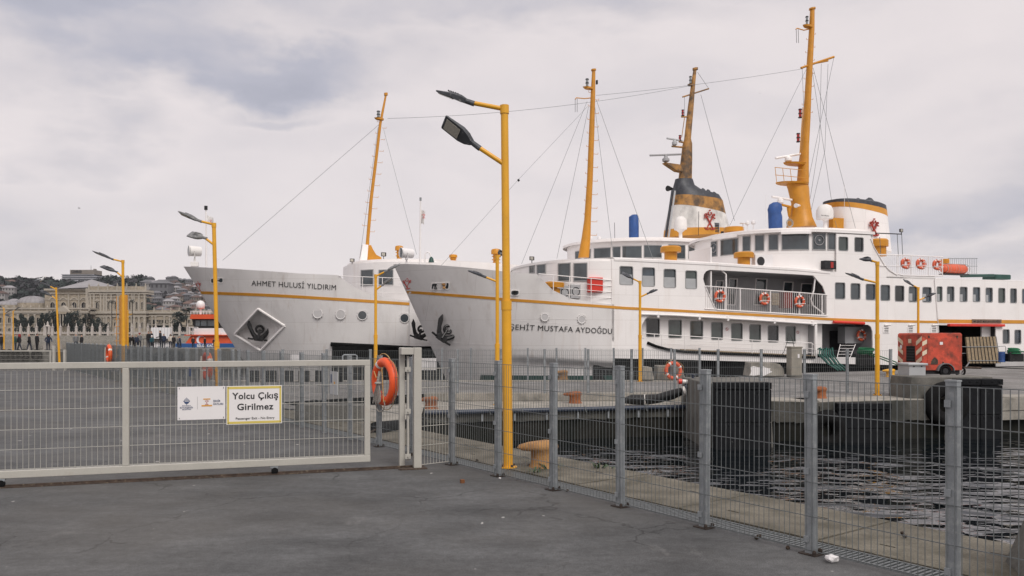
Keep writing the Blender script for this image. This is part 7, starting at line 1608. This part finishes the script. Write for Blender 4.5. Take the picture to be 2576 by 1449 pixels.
# palace
YP = 492.0; kp = YP/F
def PX(x): return (x-CX)*kp
def PZ(y): return EYE-(y-HY)*kp
def arch(x0, x1, z0, z1, n=6):
    r = (x1-x0)/2; return [(x0, z0), (x1, z0), (x1, z1-r)]+[((x0+x1)/2+r*cos(pi*i/n), z1-r+r*sin(pi*i/n)) for i in range(1, n)]+[(x0, z1-r)]
def facade(root, x0, x1, zb, zt, Yf, wins, m='stone', arched=True, nm='facade', rec=.7, trim=True):
    ox, oy = root.location.x, root.location.y; H = []
    for (wx, ww, w0, w1) in wins: H.append(arch(wx-ww/2-ox, wx+ww/2-ox, w0, w1) if arched else [(wx-ww/2-ox, w0), (wx+ww/2-ox, w0), (wx+ww/2-ox, w1), (wx-ww/2-ox, w1)])
    obj(nm, MB().plate([(x0-ox, zb), (x1-ox, zb), (x1-ox, zt), (x0-ox, zt)], H, lambda a, b, d: (a, Yf-oy+rec*d, b), t=1, back=False), m, root)
    for h in H:
        f = obj('window', MB().ring(h, .28, lambda a, b, d: (a, Yf-oy+d, b), -.22, .1), 'stonep', root)
        mb = MB().plate(h, [], lambda a, b, d: (a, Yf-oy+rec-.1+.05*d, b), t=1); obj('pane', mb, 'palw', f)
        if trim:
            xs_ = [p[0] for p in h]; c = (min(xs_)+max(xs_))/2; zs = [p[1] for p in h]; obj('mullion', MB().bx(c-.12, c+.12, Yf-oy+.2, Yf-oy+.5, min(zs), max(zs)), 'stonep', f)
def band(root, x0, x1, z, h, Yf, o, m='stonep', nm='cornice', dep=10): obj(nm, MB().bx(x0-root.location.x, x1-root.location.x, Yf-root.location.y-o, Yf-root.location.y+dep, z, z+h), m, root)
def pilasters(root, xs_, z0, z1, Yf, w_=.8, m='stonep'):
    for x in xs_: obj('pilaster', MB().bx(x-root.location.x-w_/2, x-root.location.x+w_/2, Yf-root.location.y-.45, Yf-root.location.y+.1, z0, z1).bx(x-root.location.x-w_*.75, x-root.location.x+w_*.75, Yf-root.location.y-.6, Yf-root.location.y+.1, z1-.7, z1), m, root)
def balus(root, x0, x1, z, Yf, h=1.6, step=None):
    n = int((x1-x0)/5); ox, oy = root.location.x, root.location.y
    obj('parapet', MB().bx(x0-ox, x1-ox, Yf-oy, Yf-oy+.6, z, z+h), 'stone', root)
    for i in range(n+1):
        x = x0+(x1-x0)*i/max(1, n); obj('finial', MB().bx(x-ox-.45, x-ox+.45, Yf-oy-.3, Yf-oy+.7, z, z+h+.3).lathe((x-ox, Yf-oy+.2, z+h+.3), [(.35, 0), (.55, .4), (.2, .8), (.3, 1.1), (.05, 1.7)], 8), 'stonep', root)
hall = thing('palace_hall', 'tall ornate stone palace hall with low pyramid roof', 'palace', (PX(250), YP, 2.4))
xa, xm, xb = PX(181), PX(225), PX(367)
zb, ze, zc = 2.4, PZ(797), PZ(735)
# right block, projecting, two storeys of ornament
ws = []
for x in (245, 273, 291, 310, 327, 344, 358): ws.append((PX(x), 2.3 if x == 245 else 1.7, PZ(779), PZ(758)))
for x in (246, 273, 290, 310, 327, 344, 358): ws.append((PX(x), 1.8, PZ(826), PZ(809)))
facade(hall, xm, xb, zb, PZ(735), YP, ws)
ax = xb-hall.location.x; obj('side_wall', MB().plate([(ax-.6, .05), (ax, .05), (ax-27, 52), (ax-28, 52)], [], lambda a, b, d: (a, b, d*(PZ(735)-2.4)), t=1), 'stone', hall)
hall_fix = [c for c in hall.children]
for c in hall.children:
    if c.name.startswith(('facade', 'window')): c.location.z = -2.4
pil = [PX(x) for x in (228, 237, 254, 262, 268, 280, 297, 303, 317, 322, 333, 338, 350, 364)]
pilasters(hall, pil, PZ(786)-2.4, PZ(740)-2.4, YP, 1.0); pilasters(hall, pil, 0, PZ(797)-2.4, YP, 1.1)
for y, h, o in ((735, 1.4, 1.3), (740, .8, .8), (789, 1.6, 1.0), (797, .8, .7), (748, .4, .5)): band(hall, xm-.5, xb+.5, PZ(y)-2.4, h, YP, o)
for x, w_ in ((245, 3.6), (273, 2.6), (291, 2.6), (327, 2.6)):
    X = PX(x)-hall.location.x; z = PZ(757)-2.4; obj('pediment', MB().add([(X-w_/2, -.5, z), (X+w_/2, -.5, z), (X, -.5, z+1.5), (X-w_/2, .1, z), (X+w_/2, .1, z), (X, .1, z+1.5)], [(0, 1, 2), (3, 5, 4), (0, 3, 4, 1), (1, 4, 5, 2), (2, 5, 3, 0)]), 'stonep', hall)
balus(hall, xm, xb, PZ(735)+1.4-2.4, YP-.6, 2.2)
# left block set back
Yl = YP+9; kl = Yl/F; ws = []
for x in (211, 255, 298, 336): ws.append(((x/4.8*1-0+0, 0, 0, 0)))
ws = [(((x-CX)*kl), 3.4, EYE-(777-HY)*kl, EYE-(759-HY)*kl) for x in (132+.5, 160, 187, 211)]
xl0, xl1 = (112.5-CX)*kl, (222-CX)*kl
left = thing('palace_wing', 'plain upper palace wing with four round-headed windows left of the ornate hall', 'palace', ((160-CX)*kl, Yl, 2.4))
facade(left, xl0, xl1, PZ(800), EYE-(731-HY)*kl, Yl, ws)
for c in left.children: c.location.z = -2.4
for x in (132.5, 160, 187, 211):
    X = (x-CX)*kl-left.location.x; z = EYE-(755.5-HY)*kl-2.4; obj('window_hood', MB().plate([(X+2.2*cos(pi*i/10)*1.05, z+1.9*sin(pi*i/10)) for i in range(11)]+[(X+1.6*cos(pi*(10-i)/10)*1.05, z+1.3*sin(pi*(10-i)/10)) for i in range(11)], [], lambda a, b, d: (a, -.5+.6*d, b), t=1), 'stonep', left)
for y, h, o in ((731, 1.2, 1.0), (739, .6, .6), (754, .4, .3), (784, .6, .5)): band(left, xl0, xl1, EYE-(y-HY)*kl-2.4, h, Yl, o, dep=20)
obj('corner_pier', MB().bx(PX(214)-left.location.x, PX(223)-left.location.x, -8.5, 4, 5, PZ(725)-2.4), 'stonep', left)
for x in (144, 173, 199): pilasters(left, [(x-CX)*kl], EYE-(786-HY)*kl-2.4, EYE-(741-HY)*kl-2.4, Yl, .7)
ox, oy = hall.location.x, hall.location.y
def q_(x, y, Y): return ((x-CX)*Y/F-ox, Y-oy, EYE-(y-HY)*Y/F-2.4)
obj('pyramid_roof', MB().add([q_(144, 726, 498), q_(289, 720, 498), q_(300, 724, 540), q_(150, 724, 540), q_(231, 703, 520)], [(0, 1, 4), (1, 2, 4), (2, 3, 4), (3, 0, 4)]), 'lead', hall, fixn=False)
obj('roof_base', MB().bx(q_(146, 0, 498)[0], q_(300, 0, 498)[0], 10.4, 30, 0, PZ(726)-2.4), 'stone', hall)
# low front wing with pediment
low = thing('palace_low_wing', 'lower palace wing with pedimented portico behind the dark trees', 'palace', (PX(90), YP-9, 2.4)); Yw = YP-9; kw = Yw/F
wx = lambda x: (x-CX)*kw; wz = lambda y: EYE-(y-HY)*kw
ws = [(wx(x), 2.3, wz(813), wz(797)) for x in (3, 24, 38, 64, 80, 96, 125, 196, 212)]+[(wx(x), 2.0, wz(835), wz(824)) for x in (3, 24, 38, 64, 80, 96, 125, 196, 212)]
facade(low, wx(-30), wx(224), 2.4, wz(782), Yw, ws)
for c in low.children: c.location.z = -2.4
for y, h, o in ((787, 1.0, .9), (790, .6, .5), (778, .9, .6), (816, .6, .5)): band(low, wx(-30), wx(224), wz(y)-2.4, h, Yw, o, dep=12)
balus(low, wx(-28), wx(224), wz(782)+.1-2.4, Yw, 1.6)
pilasters(low, [wx(x) for x in (-5, 14, 31, 46, 55, 72, 88, 104, 115, 138, 188, 204, 220)], 0, wz(790)-2.4, Yw)
L0, L1 = wx(147)-low.location.x, wx(181)-low.location.x; zq = wz(784)-2.4
obj('pediment', MB().add([(L0, -3, zq), (L1, -3, zq), ((L0+L1)/2, -3, zq+3.6), (L0, 1, zq), (L1, 1, zq), ((L0+L1)/2, 1, zq+3.6)], [(0, 1, 2), (3, 5, 4), (0, 3, 4, 1), (1, 4, 5, 2), (2, 5, 3, 0)]), 'stonep', low)
obj('entablature', MB().bx(L0, L1, -3, 1, zq-1.5, zq-.02), 'stone', low)
for i in range(5): x = L0+.6+(L1-L0-1.2)*i/4; obj('column', MB().tube((x, -2.4, 6), (x, -2.4, zq-1.5), .42, n=10), 'stonep', low, smooth=50)
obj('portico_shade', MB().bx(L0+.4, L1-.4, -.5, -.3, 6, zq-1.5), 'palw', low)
# domes on the low wing
for x0, x1, y0, y1, lab in ((50, 119, 745, 763, 'wide ribbed pale lead dome'), (-8, 56, 757, 768, 'flatter pale lead dome at the left edge'), (118, 146, 763, 770, 'small low lead dome')):
    Yd = YP+14; kd = Yd/F; R = (x1-x0)/2*kd; c = Vector((((x0+x1)/2-CX)*kd, Yd, EYE-(y1-HY)*kd)); H = (y1-y0)*kd
    t = thing('palace_dome', lab+' behind the low palace wing', 'dome', c); obj('shell', MB().lathe((0, 0, 0), [(R*cos(a), H*sin(a)) for a in [pi/2*i/8 for i in range(8)]]+[(.1, H)], 40), 'lead', t, smooth=50)
    obj('drum', MB().lathe((0, 0, -6), [(R*1.02, 0), (R*1.02, 6)], 40), 'stone', t, smooth=50)
    for i in range(20): a = 2*pi*i/20; obj('rib', MB().path([(R*cos(b)*cos(a)*1.01, R*cos(b)*sin(a)*1.01, H*sin(b)*1.01) for b in [pi/2*j/6 for j in range(7)]], .18, 4), 'lead', t)
# right lower wing
rw = thing('palace_right_wing', 'long low palace wing right of the ornate hall, partly behind dark pines', 'palace', (PX(420), YP+4, 2.4)); Yr = YP+4; kr = Yr/F; rx = lambda x: (x-CX)*kr; rzz = lambda y: EYE-(y-HY)*kr
ws = [(rx(x), 1.9, rzz(814), rzz(804)) for x in (370, 376, 396, 403, 410, 418, 423, 436, 441, 446, 476, 490, 520, 540)]+[(rx(x), 2.0, rzz(838), rzz(826)) for x in (376, 396, 410, 423, 441, 476, 490)]
facade(rw, rx(366), rx(620), 2.4, rzz(790), Yr, ws, arched=False)
for c in rw.children: c.location.z = -2.4
for y, h, o in ((789, 1.2, 1.0), (795, .5, .5), (818, .5, .5)): band(rw, rx(366), rx(620), rzz(y)-2.4, h, Yr, o, dep=14)
balus(rw, rx(366), rx(620), rzz(789)+1.0-2.4, Yr, 1.2); pilasters(rw, [rx(x) for x in (367, 383, 392, 414, 427, 432, 450, 470)], 0, rzz(795)-2.4, Yr)
obj('low_roof', MB().add([(rx(368)-rw.location.x, 3, rzz(787)-2.4), (rx(430)-rw.location.x, 3, rzz(786)-2.4), (rx(430)-rw.location.x, 30, rzz(786)-2.4), (rx(368)-rw.location.x, 30, rzz(787)-2.4), (rx(398)-rw.location.x, 14, rzz(778)-2.4)], [(0, 1, 4), (1, 2, 4), (2, 3, 4), (3, 0, 4)]), 'lead', rw, fixn=False)
t = thing('white_kiosk', 'white cabin structure on the palace waterfront behind the waiting people', 'kiosk', (wp(403, 850, 449).x, 449, EYE-(852-HY)*449/F)); h = 28*449/F
obj('body', MB().bx(-5.2, 5.4, 0, 3, 0, h), 'wsign', t, bevel=.1)
for k_ in range(6): obj('panel_joint', MB().bx(-4+1.6*k_, -3.85+1.6*k_, -.08, 0, 0, h), 'cab', t)
# trees by the palace
def leafmesh(name, n, rx_, rz_, ls, seed, clumps=9, m='treed', trunk=1.0):
    r = random.Random(seed); cl = []
    for _ in range(clumps):
        a = r.uniform(0, 2*pi); e = r.uniform(-.7, 1); rr = r.uniform(.35, .8); cl.append((Vector((rx_*rr*cos(a)*sqrt(max(0, 1-e*e*.7)), rx_*rr*sin(a)*sqrt(max(0, 1-e*e*.7)), rz_*e*.75)), r.uniform(.28, .5)))
    vs = []; fs = []
    for i in range(n):
        c, cr_ = r.choice(cl); d = Vector((r.gauss(0, 1), r.gauss(0, 1), r.gauss(0, 1))).normalized()*(r.random()**.4)
        p = c+Vector((d.x*rx_*cr_, d.y*rx_*cr_, d.z*rz_*cr_)); a = Vector((r.gauss(0, 1), r.gauss(0, 1), r.gauss(0, 1))).normalized()*ls*r.uniform(.6, 1.3); b = a.orthogonal().normalized()*ls*r.uniform(.5, 1)
        k_ = len(vs); vs += [p-a*.5, p+b*.5, p+a*.5, p-b*.5]; fs.append((k_, k_+1, k_+2, k_+3))
    return MB().add(vs, fs).mesh(name, m)
crowns = [leafmesh('crown', 1100, 1, 1, .16, s) for s in (1, 2, 3)]; tk = MB().path([(0, 0, -1.5), (.03, 0, -.8), (0, .03, 0)], .1, 7, rs=[.11, .08, .04]).path([(0, 0, -.8), (.25, .1, -.2)], .04, 5).path([(0, 0, -.7), (-.25, -.1, -.1)], .04, 5).mesh('trunk', 'bark')
def tree(x, y, w_, h, Yf, label, i=0, group=None, cm=None):
    k_ = Yf/F; t = thing('evergreen_tree', label, 'tree', ((x-CX)*k_, Yf, max(2.4, 0)), group=group); sc_ = (w_/2*k_*1.15, w_/2*k_*1.15, h/2*k_*1.12); zc_ = EYE-(y-HY)*k_-2.4
    c = link('crown', cm or crowns[i % 3], t, (0, 0, zc_)); c.scale = sc_; c.rotation_euler = (0, 0, i*1.7); tr_ = link('trunk', tk, t, (0, 0, zc_)); tr_.scale = (3, 3, max(1, zc_/1.5)); return t
EV = ['dark round evergreen '+q for q in ('at the left end of the row before the low palace wing', 'second from the left in the row before the low palace wing', 'third from the left, below the wide ribbed dome', 'fourth from the left, below the right part of the ribbed dome', 'fifth from the left with its crown above the fence gate', 'tall and wide, just left of the leaning lamp post', 'narrow, right behind the leaning lamp post', 'in front of the portico columns', 'right of the portico, the widest of the row', 'small, right of the widest one', 'slender, under the corner of the ornate hall', 'low, under the ornate hall', 'low and broad, left of the first palm', 'smallest, at the right end beside the first palm')]
for i, (x, y, w_, h) in enumerate(((47, 815, 25, 50), (61, 822, 22, 44), (75, 820, 24, 46), (95, 822, 22, 42), (112, 816, 26, 50), (128, 812, 30, 54), (140, 822, 20, 40), (174, 815, 30, 50), (192, 812, 32, 54), (203, 826, 20, 34), (219, 815, 22, 48), (238, 824, 24, 40), (254, 822, 30, 44), (268, 830, 18, 30))):
    tree(x, y, w_, h, 470+(i % 3)*3, EV[i], i, 'dark evergreens in front of the palace')
tree(451, 808, 40, 42, 474, 'broad dark pine before the right palace wing', 1); tree(441, 828, 34, 34, 472, 'lower bushy evergreen at the foot of the broad pine', 2); tree(469, 781, 26, 14, 480, 'flat umbrella pine crown beside the tug dome', 0); tree(500, 815, 46, 46, 476, 'dark pine mostly hidden behind the tug wheelhouse', 2); tree(324, 835, 12, 20, 470, 'small evergreen at the foot of the second palm', 0)
def palm(x, y, Yf, label, h=28):
    k_ = Yf/F; zc_ = EYE-(y-HY)*k_-2.4; t = thing('palm_tree', label, 'palm', ((x-CX)*k_, Yf, 2.4)); obj('trunk', MB().path([(0, 0, 0), (.1, 0, zc_*.5), (0, 0, zc_)], .25, 8), 'bark', t, smooth=50)
    for i in range(22):
        a = 2.4*i; e = .9-i*.075; d = Vector((cos(a), sin(a), 0)); L_ = 2.3; p0 = Vector((0, 0, zc_)); p1 = p0+d*L_*.5*cos(e*.8)+Vector((0, 0, L_*.5*sin(e)+.2)); p2 = p0+d*L_*cos(e*.6)+Vector((0, 0, L_*.7*sin(e)-.5)); s_ = Vector((-sin(a), cos(a), 0))*.33
        obj('frond', MB().add([p0, p1+s_, p1-s_, p2], [(0, 1, 2), (1, 3, 2)]), 'treed', t, fixn=False)
palm(281, 760, 466, 'palm tree before the ornate hall, left of the yellow pile'); palm(332.5, 758, 466, 'palm tree before the ornate hall, right of the yellow pile')

# hills
RID = [(-400, 690), (-100, 700), (0, 706), (22, 712), (40, 706), (60, 713), (90, 712), (118, 708), (146, 714), (240, 716), (276, 710), (300, 711), (316, 706), (333, 711), (358, 706), (375, 713), (395, 719), (420, 716), (440, 717), (460, 722), (500, 728), (560, 742), (700, 775), (900, 812), (1200, 835), (1300, 845)]
mb = MB(); nx, ny = 150, 26; vs = []
def hz(px, t_, X=0, Y=0):
    yy = interp(RID, px)+7; z = EYE-(yy-HY)*1150/F; s_ = t_*t_*(3-2*t_)*.45+t_*.55
    return 2.0+(z-2.0)*s_+noise.noise(Vector((X*.012, Y*.012, 0)))*5*min(1, 4*t_)
for i in range(nx+1):
    px = -500+1900*i/nx
    for j in range(ny+1):
        t_ = j/ny; Y = 560+590*t_; X = (px-CX)/F*Y
        vs.append((X, Y, hz(px, t_, X, Y)))
for i in range(nx+1): vs.append(((-500+1900*i/nx-CX)/F*1500, 1500, 0))
fs = [(i*(ny+1)+j, (i+1)*(ny+1)+j, (i+1)*(ny+1)+j+1, i*(ny+1)+j+1) for i in range(nx) for j in range(ny)]+[(i*(ny+1)+ny, (i+1)*(ny+1)+ny, (nx+1)*(ny+1)+i+1, (nx+1)*(ny+1)+i) for i in range(nx)]
mb.add(vs, fs); tag(obj('hill', mb, 'hill', smooth=80, fixn=False), None, None, kind='structure')
random.seed(11)
def hillpt(px, t_): Y = 560+590*t_; X = (px-CX)/F*Y; return Vector((X, Y, hz(px, t_, X, Y)))
# individual trees on the ridge and wooded slopes as one mass
hcr = [leafmesh('crown', 260, 1, 1, .30, s+20, 6) for s in range(3)]; hcb = [leafmesh('crown', 260, 1, 1, .22, s+30, 7, 'treeb') for s in range(2)]
for i in range(74):
    px = -60+i*7.3+random.uniform(-2, 2)
    if 150 < px < 242: continue
    p = hillpt(px, random.uniform(.93, 1.0)); t = thing('ridge_tree', 'skyline tree on the distant ridge, '+('at the far left edge' if px < 40 else 'above the ribbed dome' if px < 100 else 'just left of the banded hotel' if px < 160 else 'between the hotel and the yellow pile' if px < 310 else 'above the right end of the ornate hall' if px < 370 else 'over the hillside town' if px < 430 else 'next to the left ferry bow'), 'tree', p, group='trees on the skyline ridge'); s_ = random.uniform(3.2, 6.5)
    bare = random.random() < .35; c = link('crown', random.choice(hcb if bare else hcr), t, (0, 0, s_*1.1)); c.scale = (s_*1.25, s_*1.25, s_*.85); c.rotation_euler = (0, 0, i); q = link('trunk', tk, t, (0, 0, s_*.9)); q.scale = (s_*.6, s_*.6, s_*.62)
mb = MB(); r = random.Random(3)
for _ in range(1700):
    px = r.uniform(-150, 640); t_ = r.uniform(.05, .99)
    if px > 372 and r.random() < .30: continue
    p = hillpt(px, t_); s_ = r.uniform(3, 6.5)
    for _k in range(16):
        d = Vector((r.gauss(0, 1), r.gauss(0, 1), r.gauss(0, 1))).normalized(); c = p+Vector((d.x*s_, d.y*s_, s_*.8+d.z*s_*.75)); a = Vector((r.gauss(0, 1), r.gauss(0, 1), r.gauss(0, 1))).normalized()*s_*.6; b = a.orthogonal().normalized()*s_*.5
        k_ = len(mb.v); mb.v += [tuple(c-a), tuple(c+b), tuple(c+a), tuple(c-b)]; mb.f.append((k_, k_+1, k_+2, k_+3)); mb.m.append(1 if _ % 5 < 2 else 0)
tag(obj('hillside_wood', mb, ['treed', 'treeb'], fixn=False), 'dark mixed wood covering the far hillside', None, kind='stuff')
# houses
def house_mesh(m, rm, fl, seed):
    r = random.Random(seed); w_, d_, h = 1, .8, fl*.36
    b = MB().bx(-w_/2, w_/2, -d_/2, d_/2, -1.0, h).mesh('walls', m)
    rf = MB().add([(-.56, -.46, h), (.56, -.46, h), (.56, .46, h), (-.56, .46, h), (-.2, 0, h+.24), (.2, 0, h+.24)], [(0, 1, 5, 4), (1, 2, 5), (2, 3, 4, 5), (3, 0, 4)]).mesh('roof', rm); wn_ = MB()
    for f in range(fl):
        for c in range(4): x = -.38+.25*c; z = f*.36+.12; wn_.bx(x-.05, x+.05, -d_/2-.01, -d_/2+.02, z, z+.17)
    return b, rf, wn_.mesh('window_row', 'palw')
hk = [house_mesh(m, rm, fl, i) for i, (m, rm, fl) in enumerate((('housew', 'tile', 3), ('houseb', 'tile', 2), ('housep', 'tile', 3), ('houseg', 'houseg', 4), ('housew', 'lead', 4), ('houseb', 'tile', 4)))]
def house(p, s_, kind, label, rz_=0, group='houses crowding the far hillside'):
    b, rf, wn_ = hk[kind]; t = thing('hillside_house', label, 'house', p, rz_, group); 
    for nm, me in (('walls', b), ('roof', rf)): link(nm, me, t).scale = (s_, s_, s_)
    q = link('window_row', wn_, t); q.scale = (s_, s_, s_); q['kind'] = 'stuff'
    return t
NM = ('white walled', 'beige walled', 'pinkish walled', 'flat roofed grey', 'tall white flat roofed', 'tall beige walled')
TL = [NM[i]+' house packed into the town on the far hillside' for i in range(6)]
r = random.Random(21)
for i in range(190):
    px = 370+160*r.random()**.9; t_ = .10+.87*((i % 25)+r.random())/25
    k_ = r.choice((0, 0, 1, 1, 2, 3, 3, 4, 5, 5, 3)); vp_ = ('at the foot', 'low down', 'halfway up', 'high up', 'at the crest')[min(4, int(t_*5))]; hp_ = ('next to the palace', 'left of the tug dome', 'above the tug dome', 'beside the left ferry bow', 'behind the left ferry bow')[min(4, int((px-370)/32))]
    sz_ = r.uniform(5.5, 10); house(hillpt(px, t_), sz_, k_, ('small ', 'large ')[sz_ > 8]+NM[k_]+' house '+vp_+', '+hp_, r.uniform(-.5, .5))
for i, (px, t_) in enumerate(((18, .30), (30, .78), (6, .62), (58, .22), (36, .25), (84, .35), (10, .88), (1, .4), (66, .28), (24, .5))): house(hillpt(px, t_), r.uniform(7, 12), (0, 1, 0, 3, 4)[i % 5], NM[(0, 1, 0, 3, 4)[i % 5]]+' house in the wooded hill, '+('above the ribbed dome edge', 'just under the left ridge', 'far left above the flat dome', 'low behind the ribbed dome', 'between the two domes', 'left below the hotel', 'near the ridge at the left edge', 'at the very left edge', 'right above the ribbed dome', 'halfway up the left slope')[i], r.uniform(-.4, .4), 'houses scattered in the wooded hill')
for px, y, s_, k_, lab in ((388, 765, 16, 4, 'white villa with rows of windows alone on the green slope'), (372, 752, 13, 3, 'grey roofed house just right of the ornate hall'), (408, 778, 20, 3, 'low grey modern building below the white villa')):
    Y = 900; o = house(wp(px, y, Y), s_, k_, lab, 0, None)
# hotel
YH = 1160; kh = YH/F; t = thing('hilltop_hotel', 'large banded hotel block above the palace roof carrying the name CONRAD', 'hotel', (0, 0, 0), world=True)
hx = lambda x: (x-CX)*kh; hzz = lambda y: EYE-(y-HY)*kh
def hb(nm, x0, x1, y0, y1, m, dy=0, dep=30, par=None): return obj(nm, MB().bx(hx(x0), hx(x1), YH+dy, YH+dy+dep, hzz(y1), hzz(y0)), m, par or t)
hb('core', 156.5, 237, 690, 740, 'hotg'); 
steps = [(156, 237, 690), (156, 252, 695), (156, 262, 700), (156, 266, 705), (156, 272, 710), (156, 272, 715), (156, 272, 720), (156, 272, 725), (156, 272, 730)]
for a, b, y in steps:
    hb('floor_band', a, b, y, y+2.4, 'hotel', -1.5, 32)
    if b > 237: hb('floor_glass', 237, b-1.5, y+2.4, y+5, 'hotg', 0, 28)
ph = hb('penthouse', 178, 237, 679, 690, 'houseb', -2, 24)
me = text_mesh('lettering', 'CONRAD', 6, 'dark', .2, .08, lambda a, b, c: (hx(182)+a, YH-2.6-c, hzz(686.8)+b*.95), 'LEFT', hx(207.5)-hx(182)); link('lettering', me, ph)
hb('mast', 228.6, 229, 668, 679, 'dark', 0, .5); hb('roof_unit', 233, 237, 676, 679, 'houseb', 2, 5)
# ================================================================ AIR
hz_ = MB().bx(-1250, 900, -30, 1260, -2.1, 130)
m = bpy.data.materials.new('haze_air'); m.use_nodes = True; t_ = m.node_tree; t_.nodes.remove(t_.nodes['Principled BSDF'])
pv = t_.nodes.new('ShaderNodeVolumePrincipled'); pv.inputs['Color'].default_value = (.86, .88, .95, 1); pv.inputs['Density'].default_value = .00007; pv.inputs['Anisotropy'].default_value = .2
t_.links.new(pv.outputs[0], t_.nodes['Material Output'].inputs['Volume']); M['haze'] = m
tag(obj('haze', hz_, 'haze'), None, None, kind='stuff')
